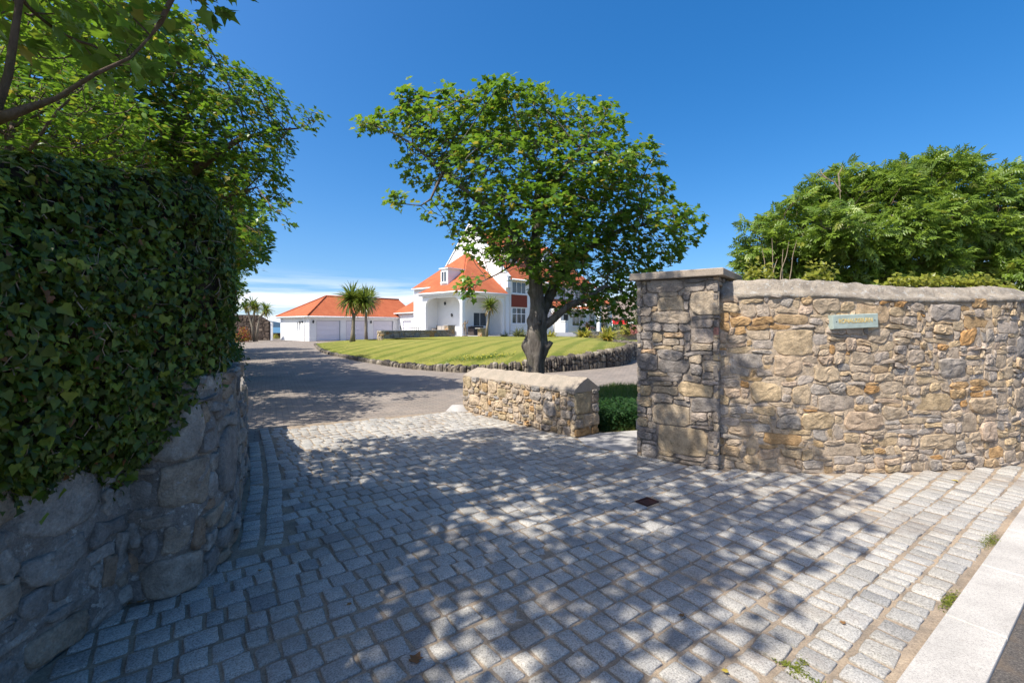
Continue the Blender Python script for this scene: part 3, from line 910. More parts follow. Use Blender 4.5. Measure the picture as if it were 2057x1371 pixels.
def coping_along(path, s0, s1, z_eave, z_top, over, thick, name, mat, parent, step=0.07, lump=0.02):
    """rough haunched cement coping: overhanging lip, sloping front, rounded ridge, sloping back"""
    prof = [(over - 0.03, -0.05), (over + 0.012, -0.035), (over + 0.015, 0.0), (over - 0.03, 0.035), (-thick * 0.28, 0.82), (-thick * 0.42, 0.97), (-thick * 0.5, 1.0), (-thick * 0.6, 0.96), (-thick - over * 0.5, 0.0), (-thick - over * 0.5, -0.05)]
    nn_ = max(2, int((s1 - s0) / step))
    vs, fs = [], []
    sub = []
    for (a, b), (c, d) in zip(prof, prof[1:]):
        m = 4 if abs(a - c) > 0.08 else 1
        sub += [(a + (c - a) * k / m, b + (d - b) * k / m) for k in range(m)]
    sub.append(prof[-1])
    K = len(sub)
    for i in range(nn_ + 1):
        s = s0 + (s1 - s0) * i / nn_
        q, nn, d = path.at(s)
        ze, zt = z_eave(s), z_top(s)
        for j, (o_, hf) in enumerate(sub):
            z = ze + (hf * (zt - ze) if hf > 0.04 else hf)
            l = bumpy((s, o_ * 2, z), lump, 7) + bumpy((s, o_ * 3, z * 2), lump * 0.7, 19)
            p = q + nn * (o_ + l * 0.6)
            vs.append((p.x, p.y, z + l))
    for i in range(nn_):
        for j in range(K - 1):
            a = i * K + j
            fs.append((a, a + K, a + K + 1, a + 1))
        fs.append((i * K + K - 1, (i + 1) * K + K - 1, (i + 1) * K, i * K))
    fs += [list(range(K)), [nn_ * K + j for j in range(K - 1, -1, -1)]]
    return link_mesh(name, np_mesh(name, vs, fs, None, True, ORG[parent.name]), mat, parent, ORG[parent.name])
coping_along(RP, 0.02, RP.L, lambda s: RH(s), lambda s: RH(s) + 0.165 + 0.015 * math.sin(s * 1.3 + 1), 0.008, 0.44, 'coping', M_COPE, rw, 0.035, 0.016)

# name sign screwed to the wall
SIGN = P(1715, 645, 4.893)
sg = empty('name_sign', SIGN, 'blue green slate name sign with gold capitals screwed to the rubble wall', 'sign')
su = Vector((0.998, 0.05, 0.04)).normalized(); sn = Vector((0.05, -0.998, 0)).normalized(); sv = sn.cross(su) * -1
sv = su.cross(sn) * 1.0
if sv.z < 0: sv = -sv
def SL(a, b, h): return SIGN + su * a + sv * b + sn * h
SW_, SH_ = 0.507, 0.150
mb = MB()
def rect(h, ins): return [SL(-SW_ / 2 + ins, -SH_ / 2 + ins, h), SL(SW_ / 2 - ins, -SH_ / 2 + ins, h), SL(SW_ / 2 - ins, SH_ / 2 - ins, h), SL(-SW_ / 2 + ins, SH_ / 2 - ins, h)]
mb.add(rect(-0.06, 0) + rect(0.022, 0) + rect(0.026, 0.006), [(3, 2, 1, 0)] + [(i, (i + 1) % 4, 4 + (i + 1) % 4, 4 + i) for i in range(4)] + [(4 + i, 4 + (i + 1) % 4, 8 + (i + 1) % 4, 8 + i) for i in range(4)] + [(8, 9, 10, 11)])
mb.build('plate', M_SLATE, sg)
cu = bpy.data.curves.new('lettering', 'FONT')
cu.body = 'RONALDSBURN'
cu.size = 0.063; cu.extrude = 0.0015; cu.space_character = 1.06
cu.align_x = 'CENTER'; cu.align_y = 'CENTER'; cu.offset = 0.0011
tmp = bpy.data.objects.new('lettering_source', cu)
COL.objects.link(tmp)
dg = bpy.context.evaluated_depsgraph_get()
me = bpy.data.meshes.new_from_object(tmp.evaluated_get(dg))
bpy.data.objects.remove(tmp)
xs = [v.co.x for v in me.vertices]
fit = 0.375 / (max(xs) - min(xs)); mid = (max(xs) + min(xs)) / 2
for v in me.vertices:
    v.co = SL((v.co.x - mid) * fit, v.co.y * 1.06 + 0.006, 0.0275 + v.co.z) - SIGN
link_mesh('lettering', me, M_GOLD, sg, SIGN)
for sxx in (-1, 1):
    c0 = SL(sxx * 0.213, 0.004, 0.024)
    MB().tube([c0, c0 + sn * 0.006], [0.0055, 0.0045], 8).build('screw', M_BLACK, sg)

# ------------------------------------------------------------------ the gate pillar
pe = (PIL_B - PIL_A).normalized(); pw = (PIL_B - PIL_A).length
pin = Vector((-pe.y, pe.x))
if pin.y < 0: pin = -pin
PH = 2.14
pil_c = PIL_A + pe * pw / 2 + pin * 0.43
pl = empty('gate_pillar', (pil_c.x, pil_c.y, 0), 'square gate pillar of dark grey rubble with a flat concrete cap', 'pillar')
corners = [PIL_A, PIL_B, PIL_B + pin * 0.86, PIL_A + pin * 0.86]
rr = random.Random(5)
mb = MB()
mb.prism([(*(q + (pil_c - q).normalized() * 0.015), -0.1) for q in corners], (0, 0, PH + 0.1))
mb.build('mortar', M_MORTAR_G, pl)
for fi in range(4):
    a, b = corners[fi], corners[(fi + 1) % 4]
    e = (b - a).normalized(); L = (b - a).length; nrm = Vector((e.y, -e.x))
    def MP(u, v, h, a=a, e=e, nrm=nrm):
        q = a + e * (u - 0.0) + nrm * h
        return (q.x, q.y, v)
    r2 = random.Random(40 + fi)
    cells = rubble(L, PH, 0.058, 0.052, S_WALL, r2, 0.02, 0.38)
    cells = [[(x * (L + 0.05) / L - 0.025, y) for x, y in c] for c in cells]
    lay(cells, MP, M_PILLAR, pl, r2, (0.003, 0.008), (0.006, 0.028), tintf=lambda u, v, r: r.random() * 0.9 + (0.1 if r.random() < 0.06 else 0), wob=0.004, limit=110)
mb = MB()
capo = 0.085
cp = [PIL_A - pe * capo - pin * capo, PIL_B + pe * capo - pin * capo, PIL_B + pe * capo + pin * (0.86 + capo), PIL_A - pe * capo + pin * (0.86 + capo)]
cc = sum(cp, Vector((0, 0))) / 4
def cring(z, k): return [(*(q + (cc - q).normalized() * k), z) for q in cp]
mb.add(cring(PH + 0.005, 0.006) + cring(PH + 0.013, 0) + cring(PH + 0.078, 0) + cring(PH + 0.088, 0.012) + [(cc.x, cc.y, PH + 0.13)],
       [(3, 2, 1, 0)] + [(4 * a + i, 4 * a + (i + 1) % 4, 4 * a + 4 + (i + 1) % 4, 4 * a + 4 + i) for a in range(3) for i in range(4)] + [(12 + i, 12 + (i + 1) % 4, 16) for i in range(4)])
mb.build('cap', M_CAP, pl)

# ------------------------------------------------------------------ the low wall in front of the tree
lw = empty('low_wall', (0.2, 7.5, 0), 'low buff rubble wall with a ridged smooth concrete coping in front of the tree', 'wall')
le = (LOWB - LOWA).normalized(); LL = (LOWB - LOWA).length
ln = Vector((le.y, -le.x))
if ln.y > 0: ln = -ln
lt = (LOWC - LOWB).length
le2 = (LOWC - LOWB).normalized(); ln2 = Vector((le2.y, -le2.x))
LOWD = LOWC - le * (LL + 0.25)
LOWA2 = LOWA - le * 0.18 - ln * 0.16
def zl(p): return 0.655
mb = MB()
mb.prism([(*q, -0.1) for q in (LOWA, LOWB, LOWC, LOWD, LOWA2)], (0, 0, 0.1 + 0.655))
mb.build('mortar', M_MORTAR, lw)
lowpath = [LOWD, LOWA2, LOWA, LOWB, LOWC, LOWD]
for fi, (a, b) in enumerate(zip(lowpath, lowpath[1:])):
    e = (b - a).normalized(); L = (b - a).length; nrm = Vector((e.y, -e.x))
    mid = (a + b) / 2
    if nrm.dot(mid - Vector((0.15, 7.7))) < 0: nrm = -nrm
    def ML(u, v, h, a=a, e=e, nrm=nrm):
        q = a + e * u + nrm * h
        return (q.x, q.y, v)
    r2 = random.Random(60 + fi)
    cells = rubble(L, 0.665, 0.05, 0.047, S_BLOCK, r2, 0.018, 0.4)
    if fi == 3: cells = rubble(L, 0.665, 0.075, 0.07, S_BLOCK, r2, 0.016, 0.3)
    cells = [[(x * (L + 0.04) / L - 0.02, y) for x, y in c] for c in cells]
    lay(cells, ML, M_LOW, lw, r2, (0.006, 0.013), (0.02, 0.04), wob=0.004, limit=120 if fi in (2, 3) else 12,
        tintf=lambda u, v, r: r.random() * 0.93, flip=False)
# ridged coping, hipped at the far end, gabled at the near end
ridge_n = (LOWB + LOWC) / 2; ridge_f = LOWA + (LOWD - LOWA) * 0.5 + le * 0.22
mb = MB()
def out(q, k=0.035): 
    c = Vector((0.15, 7.7)); return q + (q - c).normalized() * k
e0 = [out(LOWA, .03), LOWB + ln * 0.03 + le * 0.02, LOWC - ln * 0.03 + le * 0.02, out(LOWD, .03), out(LOWA2, .03)]
N = 26
rows = []
for i in range(N + 1):
    t = i / N
    f = e0[0].lerp(e0[1], t); bk = e0[3].lerp(e0[2], t); rg = ridge_f.lerp(ridge_n + le * 0.02, t)
    l = 0.006 * math.sin(i * 1.3) + 0.004 * math.sin(i * 2.9)
    zf = 0.655 + l * 0.5 + 0.012 * t
    zr = 0.80 + 0.035 * t + l
    row = [(f.x, f.y, zf - 0.03), (f.x, f.y, zf)]
    for k in (0.35, 0.7, 0.93):
        q = f.lerp(rg, k); row.append((q.x, q.y, zf + (zr - zf) * (k + 0.10 * math.sin(k * math.pi)) + bumpy((t * 9, k * 2, 1), 0.006, 3)))
    row.append((rg.x, rg.y, zr + 0.004))
    for k in (0.93, 0.7, 0.35):
        q = bk.lerp(rg, k); row.append((q.x, q.y, zf + (zr - zf) * k))
    row += [(bk.x, bk.y, zf), (bk.x, bk.y, zf - 0.03)]
    rows.append(row)
K = len(rows[0])
vs = [p for row in rows for p in row]
fs = [(i * K + j, (i + 1) * K + j, (i + 1) * K + j + 1, i * K + j + 1) for i in range(N) for j in range(K - 1)]
fs += [[N * K + j for j in range(K)][::-1]]
b0 = len(vs)
vs += [(e0[4].x, e0[4].y, 0.625), (e0[4].x, e0[4].y, 0.655)]
fs += [(0, 1, b0 + 1, b0), (b0, b0 + 1, K - 2, K - 1)]
fs += [(j, j + 1, b0 + 1) if j < K - 1 else () for j in range(1, K - 2)]
fs = [f for f in fs if f]
me = np_mesh('coping', vs, fs, None, False, ORG[lw.name])
link_mesh('coping', me, M_COPE_L, lw, ORG[lw.name])
# pale cement haunch at the far foot of the wall
mb = MB()
c0 = LOWA - le * 0.1 + ln * 0.05
vs = []
for a in range(9):
    an = math.pi * 2 * a / 9
    vs.append((c0.x + 0.26 * math.cos(an), c0.y + 0.24 * math.sin(an), -0.02))
for a in range(9):
    an = math.pi * 2 * a / 9
    vs.append((c0.x + 0.15 * math.cos(an), c0.y + 0.14 * math.sin(an), 0.075 + 0.01 * math.sin(a * 2)))
vs.append((c0.x, c0.y, 0.1))
mb.add(vs, [(i, (i + 1) % 9, 9 + (i + 1) % 9, 9 + i) for i in range(9)] + [(9 + i, 9 + (i + 1) % 9, 18) for i in range(9)])
mb.build('cement_haunch', M_SLAB, lw, True)

# ------------------------------------------------------------------ the old wall on the left
LP = Path(LEFTP, -1)
lo = empty('ivy_wall', (-2.3, 2.6, 0), 'old lichened grey rubble wall with a rounded end under the ivy', 'wall')
wall_core(LP, lambda s: 1.15, 0.5, 'mortar', M_MORTAR_O, lo, amp=0.03)
EH = lambda s: 1.28 if s < 1.75 else (0.8 + 0.04 * math.sin(s * 4) if s > 1.95 else 1.28 - (s - 1.75) / 0.2 * 0.48)
wall_core(LE, EH, 0.5, 'mortar', M_MORTAR_O, lo, amp=0.03)
for path, hh, sd_ in ((LP, lambda s: 1.15, 71), (LE, EH, 72)):
    def MO(u, v, h, path=path):
        q, nn, d = path.at(u)
        return (q.x + nn.x * h, q.y + nn.y * h, v)
    r2 = random.Random(sd_)
    cells = rubble(path.L, 1.28, 0.085, 0.08, S_BLOCK, r2, 0.034, 0.5)
    lay(cells, MO, M_OLD, lo, r2, (0.006, 0.020), (0.004, 0.034), k=22, keep=lambda u, v: v < hh(u) - 0.02, rough=0.22, wob=0.012, smooth=True, dome=0.3, limit=140,
        rank=lambda w, a: a / max(w.y, 0.4) ** 2 if w.y > 1.7 else a * 0.001)
# ------------------------------------------------------------------ foliage tools
def rot_frames(nrm, axis):
    """orthonormal frames: x across the leaf, y along it, z its upper side"""
    z = nrm / np.linalg.norm(nrm, axis=1, keepdims=True)
    y = axis - z * np.sum(axis * z, axis=1, keepdims=True)
    y /= np.maximum(np.linalg.norm(y, axis=1, keepdims=True), 1e-6)
    x = np.cross(y, z)
    return x, y, z

def leaves_mesh(name, tmpl, pos, nrm, axis, size, tint, origin):
    tv, tf = tmpl
    tv = np.asarray(tv, dtype=np.float64)
    x, y, z = rot_frames(nrm, axis)
    n, m = len(pos), len(tv)
    s = np.asarray(size)[:, None, None]
    v = pos[:, None, :] + s * (tv[None, :, 0:1] * x[:, None, :] + tv[None, :, 1:2] * y[:, None, :] + tv[None, :, 2:3] * z[:, None, :])
    tf = np.asarray(tf, dtype=np.int64)
    f = (tf[None, :, :] + (np.arange(n) * m)[:, None, None]).reshape(-1, tf.shape[1])
    return np_mesh(name, v.reshape(-1, 3), f, np.repeat(np.asarray(tint), m), False, origin)

def sycamore_template():
    # five pointed lobes, folded a little along the midrib, tip drooping
    out = [(0, 0), (0.30, -0.06), (0.42, 0.14), (0.30, 0.22), (0.56, 0.52), (0.30, 0.55), (0.20, 0.66), (0, 1.04), (-0.20, 0.66), (-0.30, 0.55), (-0.56, 0.52), (-0.30, 0.22), (-0.42, 0.14), (-0.30, -0.06)]
    def zz(x, y): return 0.16 * abs(x) - 0.16 * (y - 0.3) ** 2
    v = [(x, y, zz(x, y)) for x, y in out] + [(0, 0.34, 0.02)]
    c = len(out)
    return v, [(i, (i + 1) % c, c) for i in range(c)]
def ivy_template():
    out = [(0, 0.0), (0.26, -0.12), (0.46, 0.12), (0.30, 0.38), (0, 0.92), (-0.30, 0.38), (-0.46, 0.12), (-0.26, -0.12)]
    v = [(x, y, 0.18 * abs(x) - 0.12 * (y - 0.3) ** 2) for x, y in out] + [(0, 0.3, -0.02)]
    c = len(out)
    return v, [(i, (i + 1) % c, c) for i in range(c)]
def ash_template():
    v, f = [], []
    def leaflet(bx, by, ang, l):
        b = len(v)
        dx, dy = math.sin(ang), math.cos(ang)
        px, py = dy, -dx
        w = l * 0.23
        pts = [(bx, by, 0.0), (bx + dx * l * .45 + px * w, by + dy * l * .45 + py * w, 0.03), (bx + dx * l, by + dy * l, -0.07), (bx + dx * l * .45 - px * w, by + dy * l * .45 - py * w, 0.03)]
        v.extend([(x, y, z - 0.18 * y * y) for x, y, z in pts]); f.extend([(b, b + 1, b + 2), (b, b + 2, b + 3)])
    for k in range(4):
        y = 0.22 + 0.19 * k
        l = 0.42 - 0.03 * abs(k - 1.2)
        leaflet(0, y, 1.05 - 0.08 * k, l); leaflet(0, y, -1.05 + 0.08 * k, l)
    leaflet(0, 0.86, 0.0, 0.42)
    return v, f
T_SYC, T_IVY, T_ASH = sycamore_template(), ivy_template(), ash_template()
T_OVAL = ([(0, 0, 0), (0.22, 0.35, 0.05), (0.16, 0.72, 0.03), (0, 1, -0.05), (-0.16, 0.72, 0.03), (-0.22, 0.35, 0.05)], [(0, 1, 5), (1, 2, 5), (2, 4, 5), (2, 3, 4)])
T_BLADE = ([(-0.03, 0, 0), (0.03, 0, 0), (0.022, 0.55, 0.06), (-0.022, 0.55, 0.06), (0, 1, 0.22)], [(0, 1, 2), (0, 2, 3), (3, 2, 4)])
T_SWORD = ([(-0.035, 0, 0), (0.035, 0, 0), (0.045, 0.35, 0.02), (-0.045, 0.35, 0.02), (0.03, 0.72, -0.05), (-0.03, 0.72, -0.05), (0, 1, -0.2)], [(0, 1, 2), (0, 2, 3), (3, 2, 4), (3, 4, 5), (5, 4, 6)])

def grow(lobes, starts, n_attr, seed, step=0.16, di=1.6, dk=0.34, iters=150, shell=0.45):
    """space colonisation: twigs grow towards points spread through the crown's lobes. starts: polylines of (x, y, z, r)"""
    g = np.random.default_rng(seed)
    vol = np.array([l[1][0] * l[1][1] * l[1][2] for l in lobes]) ** 0.8
    cnt = np.maximum(36, (vol / vol.sum() * n_attr).astype(int))
    A = []
    for (c, r), k in zip(lobes, cnt):
        d = g.normal(size=(k, 3)); d /= np.linalg.norm(d, axis=1, keepdims=True)
        rad = (shell + (1 - shell) * g.random((k, 1))) ** 0.6
        A.append(np.array(c) + d * rad * np.array(r))
    A = np.concatenate(A)
    pos, par, minr = [], [], []
    for line in starts:
        prev = -1
        if isinstance(line[0], int) or (len(line) and line[0] == 'join'):
            q = np.array(line[1][:3])
            prev = int(np.argmin(np.linalg.norm(np.array(pos) - q, axis=1)))
            line = line[1:]
        for (a, b) in zip(line[:-1], line[1:]):
            a, b = np.array(a, float), np.array(b, float)
            m = max(1, int(np.linalg.norm(b[:3] - a[:3]) / step))
            for k in range(m):
                q = a + (b - a) * k / m
                pos.append(q[:3]); par.append(prev); minr.append(q[3]); prev = len(pos) - 1
        pos.append(np.array(line[-1][:3], float)); par.append(prev); minr.append(line[-1][3])
    pos = [np.array(p) for p in pos]
    near_d = np.full(len(A), 1e9); near_i = np.zeros(len(A), int)
    def update(i0):
        nonlocal near_d, near_i
        Q = np.array(pos[i0:])
        d = np.linalg.norm(A[:, None, :] - Q[None], axis=2)
        j = d.argmin(1); dm = d[np.arange(len(A)), j]
        w = dm < near_d
        near_d[w] = dm[w]; near_i[w] = j[w] + i0
    update(0)
    alive = np.ones(len(A), bool)
    for it in range(iters):
        reach = di if it < 40 else di * 1.6
        act = alive & (near_d < reach)
        if not act.any():
            act = alive & (near_d < 6)
            if not act.any(): break
        idx = near_i[act]
        dirs = A[act] - np.array(pos)[idx]
        dirs /= np.maximum(np.linalg.norm(dirs, axis=1, keepdims=True), 1e-6)
        un, inv = np.unique(idx, return_inverse=True)
        acc = np.zeros((len(un), 3)); np.add.at(acc, inv, dirs)
        acc += g.normal(size=acc.shape) * 0.34
        acc /= np.maximum(np.linalg.norm(acc, axis=1, keepdims=True), 1e-6)
        i0 = len(pos)
        for u, dv in zip(un, acc):
            pos.append(pos[u] + dv * step); par.append(int(u)); minr.append(0.0)
        update(i0)
        alive &= near_d > dk
        if not alive.any() or len(pos) > 14000: break
    par = np.array(par); pos = np.array(pos)
    n = len(pos)
    rad = np.zeros(n); kids = [[] for _ in range(n)]
    for i in range(n):
        if par[i] >= 0: kids[par[i]].append(i)
    for i in range(n - 1, -1, -1):
        if not kids[i]: rad[i] = 0.006
        else: rad[i] = (sum(rad[k] ** 2.45 for k in kids[i])) ** (1 / 2.45)
        rad[i] = minr[i] if minr[i] > 0 else min(rad[i], 0.06)
    return pos, par, rad, kids

def limbs_mesh(name, pos, par, rad, kids, origin, min_r=0.0):
    v, f, b = [], [], 0
    done = set()
    # chains: follow the thickest child
    stack = [i for i in range(len(pos)) if par[i] < 0]
    chains = []
    while stack:
        i = stack.pop()
        ch = [par[i], i] if par[i] >= 0 else [i]
        while kids[ch[-1]]:
            ks = sorted(kids[ch[-1]], key=lambda q: -rad[q])
            stack += ks[1:]
            ch.append(ks[0])
        chains.append(ch)
    for ch in chains:
        if len(ch) < 2: continue
        r0 = max(rad[q] for q in ch[1:])
        if r0 < min_r: continue
        k = 10 if r0 > 0.06 else (6 if r0 > 0.02 else 3)
        ref = None
        for a, q in enumerate(ch):
            d = pos[ch[min(a + 1, len(ch) - 1)]] - pos[ch[max(a - 1, 0)]]
            d = d / max(np.linalg.norm(d), 1e-6)
            if ref is None: ref = np.array([1.0, 0.3, 0.1]) if abs(d[0]) < 0.9 else np.array([0.1, 1.0, 0.2])
            x = ref - d * ref.dot(d); x /= max(np.linalg.norm(x), 1e-6); ref = x
            y = np.cross(d, x)
            rr = rad[q] if not (a == 0 and len(ch) > 1 and par[ch[1]] == q) else min(rad[q], rad[ch[1]] * 1.3)
            for j in range(k):
                t = 2 * math.pi * j / k
                v.append(pos[q] + (x * math.cos(t) + y * math.sin(t)) * rr)
            if a:
                o = b + (a - 1) * k
                f += [(o + j, o + (j + 1) % k, o + k + (j + 1) % k, o + k + j) for j in range(k)]
        b = len(v)
    return np_mesh(name, v, np.array(f), None, True, origin)

def crown_leaves(pos, par, rad, kids, seed, per_tip, size, along=0.25, thin=0.016, flatness=0.9, spread=0.16, droop=0.25, yellow=0.05):
    g = np.random.default_rng(seed)
    tips = [i for i in range(len(pos)) if rad[i] < thin and par[i] >= 0]
    P_, N_, A_ = [], [], []
    centre = pos[tips].mean(0)
    for i in tips:
        end = not kids[i]
        k = per_tip if end else (1 if g.random() < along * per_tip else 0)
        if not k: continue
        d = pos[i] - pos[par[i]]; d /= max(np.linalg.norm(d), 1e-6)
        for _ in range(k):
            a = g.normal(size=3); a[2] *= 0.5
            ax = a / np.linalg.norm(a) + d * 0.8 + np.array([0, 0, -droop])
            nn = np.array([0, 0, 1.0]) * flatness + g.normal(size=3) * 0.38 + (pos[i] - centre) * np.array([.12, .12, .05])
            ax /= np.linalg.norm(ax)
            P_.append(pos[i] + ax * spread * g.uniform(0.25, 1.0) + g.normal(size=3) * 0.035); N_.append(nn); A_.append(ax)
    n = len(P_)
    tint = np.clip(g.beta(2.2, 2.6, n) * 0.9, 0, 0.9)
    tint[g.random(n) < yellow] = g.uniform(0.9, 1.0, int(0)) if False else 0.95
    return np.array(P_), np.array(N_), np.array(A_), size * g.uniform(0.65, 1.15, n), tint

def tree(name, base, lobes, starts, label, n_attr, seed, leaf=T_SYC, mat=M_SYC, per_tip=6, size=0.13, bark=None, group=None, trunk_geo=None, dk=0.34, di=1.6, step=0.16, yellow=0.05, cat='tree', along=0.25, flatness=0.9, spread=0.16, droop=0.25, shell=0.45, min_r=0.0):
    t = empty(name, base, label, cat, group)
    pos, par, rad, kids = grow(lobes, starts, n_attr, seed, step, di, dk, shell=shell)
    me = limbs_mesh('trunk', pos, par, rad, kids, base, min_r)
    link_mesh('trunk', me, bark or M_BARK2, t, base)
    pp, nn, aa, ss, tt = crown_leaves(pos, par, rad, kids, seed + 1, per_tip, size, yellow=yellow, along=along, flatness=flatness, spread=spread, droop=droop)
    me = leaves_mesh('crown', leaf, pp, nn, aa, ss, tt, base)
    link_mesh('crown', me, mat, t, base)
    print(name, 'nodes', len(pos), 'leaves', len(pp), 'faces', len(me.polygons))
    return t, (pos, par, rad, kids)

def px_lobes(spec, d, depth=1.0, seed=0):
    """crown lobes where they stand: (pixel x, pixel y, pixel radii, offset in depth)"""
    r = random.Random(seed); out = []
    for q in spec:
        px, py, rx, ry = q[:4]
        dd = d + (q[4] if len(q) > 4 else r.uniform(-0.35, 0.35) * depth)
        c = P(px, py, dd); k = dd / FPX
        out.append((tuple(c), (rx * k, min(max(rx, ry) * k * 0.9, depth), ry * k)))
    return out

# ------------------------------------------------------------------ the sycamore behind the low wall
TD = 8.8
tb = (0.46, TD, 0)
def C(px, py, dd=0.0, r=0.0): return (*P(px, py, TD + dd), r)
syc_lobes = px_lobes([(1000, 222, 100, 48), (890, 238, 95, 48), (745, 246, 42, 18, 0.1), (800, 250, 50, 26, 0), (822, 186, 30, 18, -.2), (850, 215, 35, 25, -.1), (900, 275, 90, 48), (1045, 238, 110, 62), (1165, 248, 75, 45), (1225, 240, 35, 30),
    (1290, 312, 42, 30), (1240, 320, 55, 45), (1000, 345, 130, 70), (1150, 345, 120, 70), (860, 335, 55, 42), (790, 401, 24, 14, -.3), (900, 420, 45, 30), (955, 455, 42, 36), (1080, 440, 120, 80, -.6), (1180, 420, 110, 75),
    (1230, 440, 95, 65), (1330, 445, 65, 45), (1385, 440, 32, 28), (1200, 535, 100, 55), (1268, 560, 70, 62), (1120, 520, 70, 42, -.7), (944, 574, 26, 26, -.6), (938, 582, 22, 22, -.6), (952, 566, 22, 20, -.6), (786, 402, 22, 15, -.3), (798, 396, 20, 14, -.3), (1010, 500, 45, 30, -.3), (1150, 590, 60, 35, .4), (1060, 500, 55, 30, -.8), (1045, 540, 45, 28, -.7), (1130, 555, 45, 30, -.6), (1190, 600, 45, 25, -.3), (1240, 610, 40, 25, .2), (965, 492, 40, 30, -.2), (1005, 470, 45, 35, .3), (930, 470, 40, 30, .2), (1100, 570, 40, 25, .5), (1300, 495, 75, 45, .1), (1360, 475, 50, 35, 0), (1240, 575, 60, 45, .4), (1190, 635, 45, 20, .3), (1255, 635, 40, 25, .5), (1130, 490, 70, 50, -.9), (1020, 400, 70, 45, -.9), (1190, 355, 70, 45, -.8), (1300, 380, 50, 40, .1)], TD, 1.45, 3)
syc_starts = [
    [C(1080, 800, 0, .2), C(1077, 740, 0, .14), C(1078, 690, 0, .16), C(1080, 640, 0, .14), C(1077, 560, 0, .115), C(1076, 480, .05, .095), C(1078, 420, .1, .08), C(1085, 340, .15, .06)],
    ['join', C(1092, 655, 0, .1), C(1112, 640, -.05, .078), C(1140, 615, -.15, .062), C(1175, 600, -.2, .048), C(1215, 575, -.2, .033)],
    ['join', C(1086, 640, 0, .1), C(1102, 600, .2, .10), C(1120, 560, .35, .09), C(1135, 500, .45, .07), C(1160, 430, .5, .05)],
    ['join', C(1079, 560, 0, .1), C(1050, 500, -.1, .085), C(1010, 440, -.25, .065), C(950, 395, -.3, .048), C(890, 345, -.3, .036), C(830, 290, -.2, .024), C(780, 262, -.1, .016), C(715, 240, 0, .008)],
    ['join', C(890, 345, -.3, .036), C(865, 400, -.35, .018), C(845, 413, -.35, .012), C(815, 410, -.35, .009), C(800, 402, -.3, .006)],
    ['join', C(1050, 500, -.1, .085), C(1025, 535, -.4, .02), C(1000, 550, -.55, .014), C(975, 562, -.6, .010), C(955, 572, -.6, .007)],
    ['join', C(830, 290, -.2, .02), C(822, 250, -.2, .014), C(818, 215, -.2, .010), C(824, 190, -.2, .007)],
    ['join', C(1078, 470, .05, .12), C(1100, 400, -.2, .07), C(1140, 330, -.3, .05), C(1180, 280, -.3, .03)],
    ['join', C(1120, 560, .35, .09), C(1180, 500, .3, .06), C(1250, 460, .3, .045), C(1320, 445, .2, .03)],
]
syc, net = tree('sycamore_tree', tb, syc_lobes, syc_starts, 'broad sycamore with a gnarled thick trunk standing behind the low wall', 8500, 11, per_tip=12, size=0.115, bark=M_BARK, dk=0.16, step=0.09, along=0.12, yellow=0.06, spread=0.13)
# gnarled bole with burrs, knots and a sawn stub, part of the same tree
def bole():
    prof = [(0.0, 1080, .27), (0.25, 1078, .20), (0.6, 1076, .158), (0.85, 1076, .160), (1.05, 1077, .185), (1.25, 1078, .20), (1.45, 1078, .19), (1.65, 1080, .18), (1.85, 1081, .165), (2.05, 1080, .138), (2.3, 1077, .128), (2.6, 1076, .12), (2.9, 1076, .115)]
    burr = [(1.27, math.pi * 1.02, .095, .13, .5), (1.14, math.pi * 0.95, .04, .12, .4), (1.20, -0.25, .05, .14, .45), (1.75, math.pi * 1.1, .05, .08, .3), (1.85, -0.7, .035, .1, .4), (2.28, math.pi, .045, .05, .25), (1.5, -1.9, .03, .12, .5), (2.0, -1.2, .03, .1, .4), (0.15, -1.3, .05, .2, .5), (0.15, 0.3, .06, .2, .5)]
    vs, fs, K, M_ = [], [], 36, 66
    zs = [p[0] for p in prof]
    for i in range(M_ + 1):
        z = 2.9 * i / M_
        x0 = float(np.interp(z, zs, [p[1] for p in prof])); r0 = float(np.interp(z, zs, [p[2] for p in prof]))
        cx = (x0 - CX) / FPX * TD
        for j in range(K):
            a = 2 * math.pi * j / K
            r = r0
            for bz, ba, amp, sz_, sa in burr:
                da = (a - ba + math.pi) % (2 * math.pi) - math.pi
                r += amp * math.exp(-((z - bz) / sz_) ** 2 - (da / sa) ** 2)
            r += 0.018 * noise.noise((math.cos(a) * 2.2, math.sin(a) * 2.2, z * 1.6)) + 0.010 * math.sin(a * 5 + z * 2.0) + 0.012 * noise.noise((math.cos(a) * 5, math.sin(a) * 5, z * 3.5 + 9)) + 0.005 * noise.noise((math.cos(a) * 13, math.sin(a) * 13, z * 6))
            vs.append((cx + math.cos(a) * r, TD + math.sin(a) * r, z - 0.05))
    for i in range(M_):
        for j in range(K):
            a, b = i * K + j, i * K + (j + 1) % K
            fs.append((a, b, b + K, a + K))
    o = link_mesh('bole', np_mesh('bole', vs, fs, None, True, tb), M_BARK, syc, tb)
    mb = MB()
    s0 = P(1088, 700, TD - .02)
    mb.tube([s0, P(1098, 697, TD - .06), P(1104, 691, TD - .08), P(1107, 686, TD - .09)], [.11, .078, .055, .05], 10)
    mb.build('branch_stub', M_BARK, syc, True)
    mb = MB()
    mb.tube([P(1083, 648, TD - .17), P(1083, 648, TD - .225)], [.055, .03], 10)
    mb.build('knot', M_BARK, syc, True)
bole()

